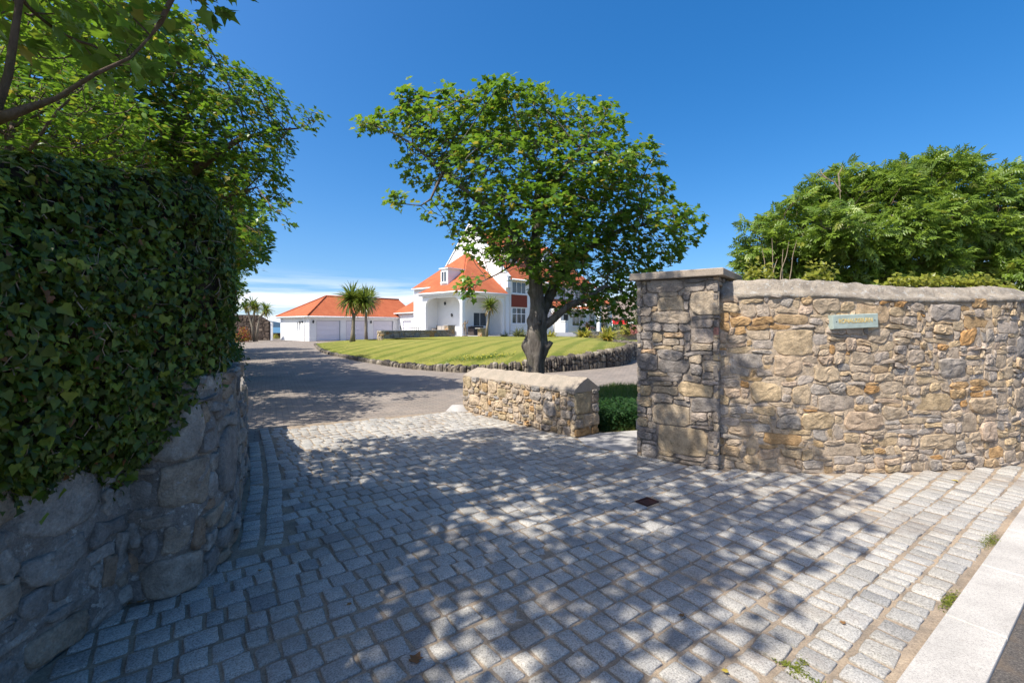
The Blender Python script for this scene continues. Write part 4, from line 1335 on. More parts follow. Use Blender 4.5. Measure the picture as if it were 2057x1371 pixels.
# ------------------------------------------------------------------ sycamores along the left side of the drive
lobes_near = [((-2.15, 3.1, 4.0), (.3, .3, .24)), ((-4.4, 3.9, 4.7), (.9, .6, .7)), ((-3.7, 4.0, 4.2), (.8, .5, .5)), ((-3.55, 3.6, 4.75), (.9, .6, .55)), ((-3.0, 3.45, 4.95), (0.8, .7, .6)), ((-2.55, 3.2, 4.75), (.6, .5, .45)), ((-3.35, 3.1, 3.75), (.35, .3, .25)), ((-2.55, 3.15, 3.6), (.25, .25, .2)), ((-3.9, 3.4, 4.3), (.7, .6, .6)), ((-2.0, 2.4, 6.2), (.8, .8, .5)),
              ((-3.3, 1.6, 6.0), (2.3, 2.0, 1.0)), ((-2.15, 1.3, 6.1), (1.1, 1.2, .7)), ((-4.7, -.4, 5.8), (2.0, 1.6, 1.0)), ((-3.5, -.3, 6.0), (1.2, 1.1, .8)), ((-1.15, 3.1, 6.2), (.9, .8, .5)), ((-.65, 1.95, 6.3), (.65, .7, .45)), ((-1.1, 1.2, 6.1), (.6, .6, .4)),
              ((-3.6, 3.0, 6.6), (1.6, 1.3, .9)), ((-2.5, 2.6, 6.4), (1.0, 1.0, .65)), ((-5.6, 1.8, 5.6), (1.3, 1.6, 1.0))]
near_starts = [
    [(-4.35, 2.5, 0, .24), (-4.2, 2.55, 1.2, .2), (-3.95, 2.75, 2.3, .17), (-3.85, 2.8, 3.0, .15), (-3.8, 2.3, 4.0, .12), (-3.5, 1.8, 5.0, .08)],
    ['join', (-3.86, 2.8, 2.9, .1), (-3.42, 3.0, 2.95, .03), (-3.32, 3.0, 3.25, .026), (-3.22, 2.98, 3.75, .02), (-3.15, 2.95, 4.2, .015)],
    ['join', (-3.42, 3.0, 2.95, .04), (-3.05, 3.05, 3.12, .016), (-2.82, 3.08, 3.30, .013), (-2.6, 3.1, 3.42, .010), (-2.5, 3.15, 3.6, .008)],
]
tree('sycamore_tree', (-4.35, 2.5, 0), lobes_near, near_starts, 'nearest sycamore overhanging the ivy wall with dark leaves against the top edge', 6200, 23, per_tip=15, size=0.112, dk=0.218, step=0.12, along=0.12, yellow=0.03, spread=0.17, group='sycamores along the left side of the drive')

d2 = 10.0
def D2(px, py, dd=0.0, r=0.0): return (*P(px, py, d2 + dd), r)
lob2 = px_lobes([(420, 165, 85, 50), (510, 195, 62, 45), (548, 215, 35, 50), (470, 262, 110, 75), (535, 300, 48, 55), (620, 238, 26, 22, 0), (505, 375, 70, 50), (555, 425, 36, 32), (515, 462, 30, 24), (345, 200, 95, 85), (300, 290, 110, 70), (400, 330, 100, 60),
    (250, 150, 110, 110), (150, 240, 130, 90), (60, 130, 130, 120), (240, 250, 90, 60, -1), (330, 290, 70, 45, -1), (110, 260, 90, 60, -1), (30, 250, 80, 70, -.8), (180, 120, 90, 70, -1), (70, 60, 90, 70, -.8), (330, 130, 60, 50, -.8), (400, 60, 30, 35, -.5), (280, 30, 80, 50, -.6), (380, 120, 60, 40), (420, 420, 80, 60, .5), (200, 60, 120, 80), (60, 280, 100, 50, .5), (470, 470, 40, 35, .6), (330, 60, 55, 45, 0.4)], d2, 1.9, 5)
lob2 = [((c_[0] * .92, c_[1] * .92, EYE + (c_[2] - EYE) * .92), (r_[0] * .92, min(r_[1], 1.0), r_[2] * .92)) if c_[0] > -6.6 else (c_, r_) for c_, r_ in lob2]   # right-hand lobes drawn towards the camera, shaped to catch the sun
st2 = [[D2(330, 775, .6, .30), D2(330, 600, .6, .24), D2(335, 480, .5, .2), D2(345, 380, .4, .15), D2(360, 280, .3, .1), D2(380, 200, .2, .06)],
       ['join', D2(345, 380, .4, .12), D2(420, 320, .1, .09), D2(480, 280, 0, .06), D2(550, 262, 0, .03), D2(600, 258, 0, .014), D2(620, 250, 0, .008)],
       ['join', D2(340, 430, .4, .12), D2(420, 400, .2, .07), D2(490, 385, 0, .04)],
       ['join', D2(360, 280, .3, .1), D2(270, 220, .2, .08), D2(180, 180, .2, .06)]]
tree('sycamore_tree', tuple(G(330, 775)), lob2, st2, 'sunlit sycamore rising above the far end of the ivy hedge', 10500, 31, per_tip=13, size=0.118, dk=0.175, step=0.12, along=0.12, yellow=0.09, spread=0.16, group='sycamores along the left side of the drive')

def side_tree(x, y, h, r, seed, label, size=0.25):
    rr_ = random.Random(seed)
    lobes = [((x + rr_.uniform(-.6, .6) * r, y + rr_.uniform(-.7, .7) * r, h * rr_.uniform(.52, .82)), (r * rr_.uniform(.45, .62), r * rr_.uniform(.45, .62), r * rr_.uniform(.34, .48))) for _ in range(8)]
    st = [[(x, y, 0, .22), (x + .1, y, h * .3, .17), (x, y + .1, h * .55, .1)]]
    return tree('sycamore_tree', (x, y, 0), lobes, st, label, 2400, seed, leaf=T_OVAL, per_tip=18, size=size, dk=0.27 if size > .2 else .2, step=0.22, yellow=0.05, along=0.25, group='sycamores along the left side of the drive', spread=0.2)
side_tree(-7.0, 6.2, 6.6, 1.9, 45, 'slim sycamore standing between the nearest one and the sunlit one', 0.15)
side_tree(-9.6, 12.6, 7.4, 3.2, 41, 'sycamore behind the sunlit one, mostly hidden by the ivy hedge')
side_tree(-12.9, 17.0, 7.6, 3.3, 42, 'sycamore further along the drive, hidden behind the ivy hedge')
side_tree(-16.2, 22.0, 7.8, 3.4, 43, 'last tall sycamore before the drive opens out, hidden behind the ivy hedge')
side_tree(-19.6, 27.5, 7.4, 3.3, 44, 'small sycamore at the far end of the row nearest the dark gable')

# ------------------------------------------------------------------ ash trees behind the right wall
d3 = 8.6
def D3(px, py, dd=0.0, r=0.0): return (*P(px, py, d3 + dd), r)
def ash(spec, starts, label, seed, n, base):
    return tree('ash_tree', base, px_lobes(spec, d3, 1.3, seed), starts, label, n, seed, leaf=T_ASH, mat=M_ASH, per_tip=15, size=0.195, dk=0.145, step=0.08, yellow=0.03, along=0.12, group='ash trees behind the right wall', flatness=0.5, spread=0.1, droop=-0.1, di=1.2)
ash([(1500, 455, 14, 16), (1545, 448, 22, 16), (1600, 405, 18, 22), (1640, 375, 16, 18), (1545, 490, 45, 38), (1520, 520, 38, 32), (1600, 455, 55, 42), (1590, 510, 60, 40), (1640, 420, 35, 40), (1650, 480, 50, 50), (1540, 555, 50, 20), (1610, 550, 50, 24)], [[D3(1590, 830, 0, .06), D3(1590, 600, 0, .05), D3(1595, 540, 0, .04), D3(1600, 480, 0, .02)], ['join', D3(1590, 590, 0, .04), D3(1540, 530, 0, .02)]],
    'lowest ash sapling behind the wall beside the gate pillar', 51, 1700, (*P(1590, 830, d3).xy, 0))
ash([(1688, 345, 16, 22), (1880, 328, 26, 14), (1935, 325, 20, 12), (1765, 352, 22, 16), (1820, 345, 26, 16), (1640, 400, 22, 24, .2), (1715, 370, 28, 34), (1710, 420, 60, 52), (1780, 400, 70, 52), (1870, 362, 60, 38), (1640, 555, 60, 22), (1740, 560, 70, 22), (1850, 560, 70, 22), (1680, 450, 45, 40, -.9), (1830, 380, 60, 50), (1910, 345, 38, 25), (1760, 380, 50, 35), (1700, 490, 80, 52), (1790, 470, 90, 60), (1880, 440, 70, 62), (1840, 520, 80, 38), (1730, 530, 70, 32)],
    [[D3(1880, 830, .3, .1), D3(1880, 600, .3, .085), D3(1882, 520, .2, .07), D3(1880, 430, .1, .04)], ['join', D3(1880, 590, .3, .06), D3(1800, 510, .1, .05), D3(1730, 440, 0, .03)], ['join', D3(1881, 540, .2, .06), D3(1910, 450, .2, .03)]],
    'tallest ash tree behind the right wall, above the name sign', 52, 4600, (*P(1880, 830, d3 + .3).xy, 0))
ash([(2000, 355, 30, 16), (2045, 362, 22, 18), (1970, 395, 45, 40), (2010, 380, 40, 32), (2030, 440, 60, 55), (1960, 470, 60, 60), (2060, 500, 80, 50), (1990, 530, 70, 34), (2110, 430, 60, 60), (2160, 500, 80, 60), (2080, 540, 80, 30), (1960, 560, 60, 22), (2040, 562, 60, 22)],
    [[D3(2010, 830, .2, .1), D3(2010, 600, .2, .085), D3(2012, 520, .1, .06), D3(2010, 430, .1, .03)], ['join', D3(2010, 580, .2, .06), D3(2090, 500, .1, .04), D3(2120, 440, .1, .02)]],
    'ash tree at the right edge of the view behind the wall', 53, 3400, (*P(2010, 830, d3 + .2).xy, 0))
# bare shoots standing in front of the saplings
bs = empty('bare_shoots', (*P(1560, 700, 7.4).xy, 0.0), 'reddish bare woody shoots rising behind the wall beside the pillar', 'shrub')
rs = random.Random(9)
for (x0, y0, x1, y1) in ((1560, 600, 1585, 485), (1578, 600, 1602, 482), (1552, 600, 1551, 478), (1548, 600, 1530, 500), (1570, 600, 1572, 500), (1545, 600, 1560, 520)):
    a, b = P(x0, y0 + 0, 7.4), P(x1, y1, 7.4 + rs.uniform(-.2, .2))
    pts = [Vector((a.x, a.y, 0.0))] + [a.lerp(b, k / 4) + Vector((rs.gauss(0, .012), rs.gauss(0, .012), 0)) for k in range(5)]
    MB().tube(pts, [.011, .010, .009, .008, .006, .003], 5).build('shoot', M_TWIG, bs)
dt = empty('dead_branch', (*P(1690, 620, 8.0).xy, 0.0), 'bleached dead branch forking out of the ash trees into the sky', 'branch')
def q8(px, py, dd=0): return P(px, py, 8.3 + dd)
m = MB()
for line in ([(1692, 640), (1694, 560), (1692, 480), (1688, 400), (1686, 355)], [(1689, 385), (1676, 366), (1660, 358), (1645, 352), (1640, 345)], [(1660, 358), (1650, 348), (1648, 340)], [(1687, 375), (1684, 350), (1690, 340), (1693, 332)], [(1690, 470), (1680, 440), (1678, 415)], [(1840, 440), (1870, 425), (1890, 405), (1900, 385)], [(1885, 410), (1905, 400), (1915, 392)]):
    pts = [q8(*p) for p in line]
    if line[0][1] == 640: pts = [Vector((pts[0].x, pts[0].y, 0))] + pts
    m.tube(pts, [.014 - .010 * k / (len(pts) - 1) for k in range(len(pts))], 4)
m.build('limb', M_TWIG, dt)

# ------------------------------------------------------------------ the ivy
iv = empty('ivy_hedge', (-2.4, 2.6, 0.9), 'dense dark green ivy clipped like a hedge over the old left wall', 'ivy')
IVP = [(-2.12, -1.6), (-2.14, -0.4), (-2.16, 0.9), (-2.2, 1.9), (-2.2, 2.4), (-2.12, 2.7), (-2.12, 3.0), (-2.31, 3.35), (-2.62, 3.78), (-3.02, 4.4), (-3.5, 5.0), (-4.1, 5.7), (-4.9, 6.6)]
IP = Path(IVP, -1)
ITOP = 2.46
def ivy_low(s):
    q, _, _ = IP.at(s)
    y = q.y
    base = float(np.interp(y, [-2, 1.5, 2.0, 2.4, 2.7, 3.0, 3.25, 3.5, 3.8, 4.2, 6.6], [.9, .92, .90, .80, .80, .88, .98, 1.12, 0.95, 0.85, .8]))
    return base + 0.07 * noise.noise((s * 4.5, 2.2, 0)) + 0.05 * noise.noise((s * 11, 7.7, 0))
def ivy_pt(s, v, extra=0.0):
    """v 0..1 up the face, 1..1.5 over the top and back"""
    q, nn, d = IP.at(s)
    zl_ = ivy_low(s)
    top = float(np.interp(q.y, [0.5, 1.6, 2.3, 3.2, 4.5], [2.15, 2.22, 2.42, 2.6, 2.62])) * float(np.interp(q.y, [3.5, 3.85, 5.0], [1.0, .45, .42])) + 0.05 * noise.noise((s * 1.7, 0.3, 5)) + 0.04 * noise.noise((s * 5, 1.3, 5))
    vv = min(v, 1.0)
    z = zl_ + (top - zl_) * vv
    tier = float(np.interp(q.y, [1.0, 2.1, 2.8], [1.0, 0.9, 0.0])) * float(np.interp(z, [1.0, 1.6, 1.85, 2.0], [0.3, 1.0, 0.8, 0.0]))
    off = 0.10 + 0.10 * math.sin(min(vv, .8) * math.pi) + 0.13 * tier + 0.06 * noise.noise((s * 1.8, z * 1.8, 0)) + 0.05 * noise.noise((s * 4.5, z * 4.5, 3))
    if vv > 0.82: off -= 0.16 * ((vv - 0.82) / 0.18) ** 2
    if v < 0.12: off -= 0.07 * (1 - v / 0.12)
    up = 0.0
    if v > 1.0:
        off -= (v - 1.0) * 1.3; up = 0.05 * (v - 1) + 0.05 * noise.noise((s * 3, v * 5, 1))
    off += extra
    return np.array((q.x + nn.x * off, q.y + nn.y * off, z + up)), nn
def make_ivy():
    # dark woody body under the leaves
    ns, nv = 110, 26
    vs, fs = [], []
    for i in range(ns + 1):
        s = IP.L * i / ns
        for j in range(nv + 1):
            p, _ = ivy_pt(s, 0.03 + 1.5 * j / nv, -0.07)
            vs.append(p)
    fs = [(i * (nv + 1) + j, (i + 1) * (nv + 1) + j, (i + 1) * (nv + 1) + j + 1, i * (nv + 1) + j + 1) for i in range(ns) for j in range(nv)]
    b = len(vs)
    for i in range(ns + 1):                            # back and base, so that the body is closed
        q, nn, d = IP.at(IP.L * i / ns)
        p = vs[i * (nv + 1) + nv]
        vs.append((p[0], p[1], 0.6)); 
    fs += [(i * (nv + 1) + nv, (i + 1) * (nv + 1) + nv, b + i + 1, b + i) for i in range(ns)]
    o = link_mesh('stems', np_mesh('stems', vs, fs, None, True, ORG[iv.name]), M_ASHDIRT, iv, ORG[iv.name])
    g = np.random.default_rng(77)
    n = 54000
    S, Vv = [], []
    while len(S) < n:
        s = g.uniform(0.8, IP.L)
        q, _, _ = IP.at(s)
        if q.y < 1.0 and g.random() > 0.35: continue
        if q.y > 4.6 and g.random() > 0.5: continue
        S.append(s); Vv.append(g.uniform(-0.03, 1.28) if g.random() > 0.08 else g.uniform(-0.05, 0.06))
    Pp, Nn, Aa = [], [], []
    for s, v in zip(S, Vv):
        p, nn = ivy_pt(s, v, g.uniform(-0.06, 0.035) if v > 0.05 else g.uniform(-0.10, 0.0))
        if v <= 0: p[2] += v * 1.6 * g.random()
        up = 1.0 if v > 1 else (0.25 + 0.9 * max(0, v - .8) / .2)
        Nn.append(np.array((nn.x, nn.y, 0)) * (1.0 if v < 1 else .2) + np.array((0, 0, up)) + g.normal(size=3) * 0.55)
        Aa.append(np.array((g.normal() * .6, g.normal() * .6, -1.0)))
        Pp.append(p)
    Pp, Nn, Aa = np.array(Pp), np.array(Nn), np.array(Aa)
    size = 0.0365 * np.clip(np.exp(g.normal(size=n) * 0.30), .5, 1.75)
    tint = np.clip(g.beta(1.8, 2.6, n) * 0.93, 0, 0.93)
    tint += np.array([0.12 * noise.noise((p[0] * 3, p[1] * 3, p[2] * 3)) for p in Pp])
    tint = np.clip(tint, 0, 0.94)
    u = g.random(n); tint[u < 0.03] = 0.965; tint[u < 0.022] = 1.0
    # the 300 that show largest are leaves of their own
    vis = (Pp[:, 1] > 1.9) & (np.abs(Pp[:, 0]) < 1.125 * Pp[:, 1])
    outward = np.zeros(n)
    for i in np.nonzero(vis)[0]:
        tocam = np.array((0, 0, EYE)) - Pp[i]; dist = np.linalg.norm(tocam)
        outward[i] = abs(np.dot(tocam / dist, Nn[i] / np.linalg.norm(Nn[i]))) * size[i] / dist
    order = np.argsort(-outward)
    x, y, z = rot_frames(Nn, Aa)
    variants = []
    for k in range(12):
        tv, tf = T_IVY
        r_ = random.Random(k)
        vv_ = [(a * r_.uniform(.9, 1.1), b * r_.uniform(.93, 1.07), c + r_.uniform(-.05, .05)) for a, b, c in tv]
        tn = [0.1, 0.2, 0.3, 0.35, 0.45, 0.5, 0.55, 0.62, 0.7, 0.8, 0.9, 1.0][k]
        if k == 11: tn = 0.75
        me = np_mesh('leaf', vv_, np.array(tf), [tn] * len(vv_), False)
        me.materials.append(M_IVY); variants.append(me)
    for i in order[:300]:
        o = bpy.data.objects.new('leaf', variants[int(g.integers(12))])
        m4 = Matrix(((x[i, 0], y[i, 0], z[i, 0]), (x[i, 1], y[i, 1], z[i, 1]), (x[i, 2], y[i, 2], z[i, 2])))
        o.parent = iv
        o.location = Vector(Pp[i]) - ORG[iv.name]
        o.rotation_euler = m4.to_euler()
        o.scale = (size[i],) * 3
        COL.objects.link(o)
    rest = order[300:]
    me = leaves_mesh('leaves', T_IVY, Pp[rest], Nn[rest], Aa[rest], size[rest], tint[rest], ORG[iv.name])
    o = link_mesh('leaves', me, M_IVY, iv, ORG[iv.name]); o['kind'] = 'stuff'
    # pale dry stems that show between the leaves
    mb = MB()
    for _ in range(750):
        s = g.uniform(1.8, IP.L - 0.6); v = g.uniform(0.02, 1.15)
        ds, dv = g.normal() * 0.055, g.normal() * 0.025
        pts = []
        for k in range(4):
            p, _ = ivy_pt(min(max(s + ds * k / 2, 0), IP.L), v + dv * k / 2 + g.normal() * 0.010, g.uniform(-0.01, 0.03))
            pts.append(p)
        r_ = g.uniform(0.0014, 0.0034)
        mb.tube(pts, [r_, r_, r_ * .8, r_ * .5], 3, False)
    o = mb.build('dry_stems', M_TWIG, iv); o['kind'] = 'stuff'
make_ivy()

# shrub masses further along behind the ivy, lining the drive
def bush(name, c, r, n, label, mat=M_SHRUB, leaf=T_OVAL, size=0.09, cat='shrub', group=None, seed=1, stems=True, parent=None, flat_=0.3, squash=None):
    g = np.random.default_rng(seed)
    t = empty(name, (c[0], c[1], c[2]), label, cat, group)
    d = g.normal(size=(n, 3)); d[:, 2] = np.abs(d[:, 2]) * (1 if squash is None else squash); d /= np.linalg.norm(d, axis=1, keepdims=True)
    lump = np.array([1 + 0.22 * noise.noise(tuple(q * 2.3 + seed)) for q in d])[:, None]
    rad = (0.55 + 0.5 * g.random((n, 1)) ** 0.7) * lump
    pp = np.array(c) + d * rad * np.array(r)
    nn = d + g.normal(size=(n, 3)) * 0.5 + np.array((0, 0, flat_))
    aa = g.normal(size=(n, 3)) + np.array((0, 0, -.2)) + d * .6
    me = leaves_mesh('foliage', leaf, pp, nn, aa, size * g.uniform(.6, 1.2, n), np.clip(g.beta(2, 2.2, n), 0, 1), c)
    link_mesh('foliage', me, mat, t, c)
    if stems:
        mb = MB()
        for k in range(7):
            a = g.uniform(0, 6.28)
            e = np.array(c) + np.array((math.cos(a) * r[0] * .6, math.sin(a) * r[1] * .6, r[2] * .7))
            mb.tube([(c[0] + math.cos(a) * .08 * r[0], c[1] + math.sin(a) * .08 * r[1], c[2] - .02), (np.array(c) * .5 + e * .5) + (0, 0, .05 * r[2]), e], [.035 * r[2], .025 * r[2], .01 * r[2]], 4)
        mb.build('stem', M_BARK2, t)
    return t
for i, (x, y, h) in enumerate(((-6.0, 9.0, 2.0), (-8.2, 12.6, 2.0), (-10.4, 16.6, 2.0), (-12.6, 20.4, 1.9), (-15.4, 25.0, 1.7))):
    bush('boundary_shrub', (x - 1.05, y, 0), (1.15, 2.0, h * .95), 3000, ['dark rounded shrub next beyond the end of the ivy wall', 'dark shrub second along the drive edge, past the ivy', 'dark shrub midway along the drive edge, half hidden', 'dark shrub along the drive, second before the gable', 'last dark shrub at the drive edge before the dark gable'][i], M_HEDGE, T_OVAL, 0.14, 'shrub', 'shrubs lining the left of the drive', 200 + i)

# ------------------------------------------------------------------ grass strip between the low wall and the pillar
def blades(name, spots, hgt, mat, n, seed, parent=None, label=None, origin=None, tmpl=T_BLADE, width=1.0, zf=None):
    g = np.random.default_rng(seed)
    pts = []
    while len(pts) < n:
        x0, x1, y0, y1 = spots[1]
        x, y = g.uniform(x0, x1), g.uniform(y0, y1)
        if in_poly((x, y), spots[0]): pts.append((x, y, zf(x, y) if zf else 0.0))
    pts = np.array(pts)
    nn = g.normal(size=(n, 3)) * np.array((1, 1, .15))
    aa = g.normal(size=(n, 3)) * 0.35 + np.array((0, 0, 1))
    h = hgt * g.uniform(.5, 1.25, n)
    me = leaves_mesh(name, tmpl, pts, nn, aa, h, np.clip(g.beta(2, 2, n), 0, 1), (0, 0, 0))
    o = link_mesh(name, me, mat)
    return o
strip = [(1.28, 6.82), (1.9, 6.98), (2.55, 6.2), (3.6, 6.0), (4.4, 8.5), (4.6, 12.2), (2.75, 12.3), (1.4, 10.6), (0.1, 8.6), (-0.9, 8.75), (-0.85, 8.65)]
sheet('lawn_strip', strip, -0.008, M_EARTH)
o = blades('grass', (strip, (-1, 4.6, 6.0, 12.3)), 0.10, M_GRASS, 26000, 5); tag(o, 'long grass growing under the sycamore behind the low wall', kind='stuff')
g_ = np.random.default_rng(15)
n_ = 5200
pp = np.stack([g_.uniform(1.2, 2.6, n_), g_.uniform(6.85, 8.0, n_), g_.uniform(0.02, 0.34, n_)], 1)
keep_ = np.array([in_poly(q[:2], strip) for q in pp]); pp = pp[keep_]; n_ = len(pp)
me = leaves_mesh('ground_cover', T_OVAL, pp, g_.normal(size=(n_, 3)) * .5 + np.array((0, -.3, 1)), g_.normal(size=(n_, 3)), 0.07 * g_.uniform(.6, 1.2, n_), g_.random(n_) * .6, (0, 0, 0))
o = link_mesh('ground_cover', me, M_HEDGE); tag(o, 'low leafy weeds at the near edge of the shaded grass', kind='stuff')

# greenery spilling on top of the right wall
g_ = np.random.default_rng(16)
n_ = 2600
s_ = g_.uniform(0.35, 6.2, n_)
dens = np.array([noise.noise((s * 1.6, 4.4, 0)) for s in s_]); s_ = s_[dens > -0.12]; n_ = len(s_)
pp = []
for s in s_:
    q, nn, d = RP.at(s)
    off = -0.27 - abs(g_.normal()) * 0.13
    w = q + nn * off
    pp.append((w.x, w.y, RH(s) + 0.20 + abs(g_.normal()) * (0.05 + 0.05 * (s < 1.6))))
pp = np.array(pp)
me = leaves_mesh('ivy_sprigs', T_IVY, pp, g_.normal(size=(n_, 3)) * .5 + np.array((0, -.4, .8)), g_.normal(size=(n_, 3)) + np.array((0, -.4, 0)), 0.055 * g_.uniform(.5, 1.2, n_), 0.72 + 0.25 * g_.random(n_), (0, 0, 0))
o = link_mesh('ivy_sprigs', me, leaf_mat('young_ivy', [(0.0, (0.1, 0.15, 0.02)), (0.85, (0.24, 0.26, 0.03)), (1.0, (0.36, 0.33, 0.06))], [(0.0, (0.2, 0.3, 0.02)), (1.0, (0.45, 0.45, 0.06))])); tag(o, 'yellow green young ivy and weeds along the top of the right wall', kind='stuff')

# moss in the joints, a few fallen leaves
def moss(name, c, rad, n, seed, label, along=None):
    g = np.random.default_rng(seed)
    a, b = g.normal(size=n) * rad, g.normal(size=n) * (rad * .22 if along else rad)
    if along is not None: px_ = c[0] + a * along.x - b * along.y; py_ = c[1] + a * along.y + b * along.x
    else: px_, py_ = c[0] + a, c[1] + b
    pp = np.stack([px_, py_, np.full(n, 0.001) + g.random(n) * .006], 1)
    me = leaves_mesh(name, T_OVAL, pp, g.normal(size=(n, 3)) * .35 + np.array((0, 0, 1)), g.normal(size=(n, 3)) * np.array((1, 1, .15)), 0.010 * g.uniform(.6, 1.5, n), g.random(n), (0, 0, 0))
    tag(link_mesh(name, me, M_MOSS), label, kind='stuff')
moss('moss', G(1990, 1085).xy, 0.10, 500, 1, 'strip of moss beside the kerb in the sunny part', KE)
moss('moss', G(1908, 1205).xy, 0.07, 500, 2, 'strip of moss beside the kerb lower down', KE)
moss('moss', G(1598, 1345).xy, 0.055, 420, 3, 'patch of moss between setts at the bottom of the view', KN)
moss('moss', (G(1598, 1345).xy + KE * .03), 0.05, 300, 4, 'patch of moss between setts at the bottom of the view', KE)
def fallen(px, py, size, label, tn, seed, z=0.012):
    r_ = random.Random(seed)
    q = G(px, py)
    tv, tf = T_SYC
    a = r_.uniform(0, 6.28); ca, sa = math.cos(a), math.sin(a)
    vs = [((x * ca - y * sa) * size + q.x, (x * sa + y * ca) * size + q.y, z + abs(zz) * size * 0.8 + r_.uniform(0, .004)) for x, y, zz in tv]
    o = link_mesh('fallen_leaf', np_mesh('fallen_leaf', vs, np.array(tf), [tn] * len(vs), False, (q.x, q.y, z)), M_DEAD, None, (q.x, q.y, z))
    tag(o, label, 'leaf', 'leaves fallen on the setts')
fallen(1924, 968, 0.05, 'yellow fallen leaf lying on sunlit setts near the right wall', 0.98, 1)
fallen(830, 1335, 0.07, 'brown curled leaf on the setts at the bottom of the view', 0.1, 2)
fallen(1375, 1240, 0.035, 'small brown leaf on the sunlit setts', 0.3, 3)
fallen(1462, 1352, 0.03, 'tiny yellow leaf at the lower edge of the sunlit setts', 0.95, 4)
fallen(285, 1207, 0.05, 'orange brown leaf at the foot of the old wall', 0.6, 5)
fallen(1690, 1255, 0.03, 'small tan leaf fragment on the setts towards the kerb', 0.45, 6)

for k_, (px_, py_, sz_, tn_) in enumerate(((255, 1218, .03, .5), (310, 1205, .028, .2), (520, 1150, .025, .4), (1180, 1105, .026, .7), (960, 1010, .03, .3), (705, 1215, .028, .6))):
    fallen(px_, py_, sz_, ('curled brown leaf scrap by the foot of the old wall', 'small brown leaf at the foot of the rounded wall end', 'tiny brown leaf on the shaded setts near the rounded wall end', 'small tan leaf in the middle of the setts', 'small brown leaf on the setts before the low wall', 'small tan leaf on the shaded setts lower left of the middle')[k_], tn_, 20 + k_)
# ------------------------------------------------------------------ the raised lawn and its edging
EDGE = [(G(633, 692), .10), (G(649, 706), .13), (G(700, 719), .14), (G(780, 733), .13), (G(850, 741), .13), (G(950, 747), .20), (G(1040, 748), .33), (G(1100, 746), .45), (G(1200, 738), .58), (G(1250, 731), .67), (G(1266, 723), .70)]
EP = [Vector(e[0].xy) for e in EDGE]; EZ = [e[1] for e in EDGE]
FARP = [(Vector((5.9, 23.5)), .70), (Vector((5.4, 27.0)), .70), (Vector((6.6, 33.0)), .66), (Vector((4.2, 41.0)), .64), (Vector((-3.6, 39.0)), .66), (Vector((-6.0, 37.6)), .66), (Vector((-9.2, 33.2)), .62), (Vector((-12.5, 38.0)), .42), (Vector((-15.6, 40.5)), .2)]
edgepath = Path(EP, -1, True, 0.25)
ez_s = [0.0]
for a, b in zip(EP, EP[1:]): ez_s.append(ez_s[-1] + (b - a).length)
def edge_z(s): return float(np.interp(s / edgepath.L * ez_s[-1], ez_s, EZ))
ring = [(p, edge_z(s)) for p, s in zip(edgepath.p, edgepath.s)] + FARP
cen, cz = Vector((-3.0, 28.0)), .68
vs, fs = [], []
NR = 10; n = len(ring)
def lawn_h(z, k): return z + (cz - z) * (k * k * (3 - 2 * k)) ** 0.6
for r_i in range(NR):
    k = r_i / NR
    for p, z in ring:
        q = p.lerp(cen, k)
        vs.append((q.x, q.y, lawn_h(z, k) + (0.02 if r_i else -0.01)))
vs.append((cen.x, cen.y, cz + .02))
for r_i in range(NR - 1):
    for i in range(n):
        a, b = r_i * n + i, r_i * n + (i + 1) % n
        fs.append((a, b, b + n, a + n))
fs += [((NR - 1) * n + i, (NR - 1) * n + (i + 1) % n, NR * n) for i in range(n)]
b0 = len(vs)
for p, z in ring: vs.append((p.x, p.y, -0.1))
fs += [(i, b0 + i, b0 + (i + 1) % n, (i + 1) % n) for i in range(n)]
lawn = link_mesh('lawn', np_mesh('lawn', vs, fs, None, True), M_LAWN); lawn['kind'] = 'structure'
from mathutils.bvhtree import BVHTree
_bv = BVHTree.FromPolygons([Vector(v) for v in vs], fs)
def lawn_z(x, y):
    h = _bv.ray_cast(Vector((x, y, 5)), Vector((0, 0, -1)))
    return h[0].z if h[0] else 0.0

# short grass tufts that break up the near edge, and a patch of yellow flowers
g_ = np.random.default_rng(4)
pts = []
for _ in range(26000):
    s = g_.uniform(0, edgepath.L); q, nn, d = edgepath.at(s)
    w = abs(g_.normal()) * 1.6
    p = q + nn * -w if False else q.lerp(cen, min(0.9, w / 14))
    if g_.random() < 0.55 or w < .3: pts.append((p.x, p.y, lawn_z(p.x, p.y) - .005))
pp = np.array(pts); n_ = len(pp)
me = leaves_mesh('grass', T_BLADE, pp, g_.normal(size=(n_, 3)) * np.array((1, 1, .1)), g_.normal(size=(n_, 3)) * .4 + np.array((0, 0, 1)), 0.055 * g_.uniform(.5, 1.3, n_), .55 + .45 * g_.random(n_), (0, 0, 0))
o = link_mesh('grass', me, M_GRASS); tag(o, 'grass blades along the near edge of the raised lawn', kind='stuff')
c0 = Vector(((965 - CX) / FPX * 17.3, 17.3))
n_ = 700
pp = np.stack([c0.x + g_.normal(size=n_) * .55, c0.y + g_.normal(size=n_) * .35, np.zeros(n_)], 1)
for q in pp: q[2] = lawn_z(q[0], q[1]) + .03 + .04 * g_.random()
me = leaves_mesh('clover', T_OVAL, pp, g_.normal(size=(n_, 3)) * .4 + np.array((0, 0, 1)), g_.normal(size=(n_, 3)), 0.09 * g_.uniform(.6, 1.2, n_), .5 + .5 * g_.random(n_), (0, 0, 0))
tag(link_mesh('clover', me, M_GRASS), 'bright green clover patch near the front of the lawn', kind='stuff')
k_ = pp[:160].copy(); k_[:, 2] += .05
me = leaves_mesh('flowers', T_OVAL, k_, g_.normal(size=(160, 3)) * .4 + np.array((0, -.5, 1)), g_.normal(size=(160, 3)), np.full(160, .045), g_.random(160), (0, 0, 0))
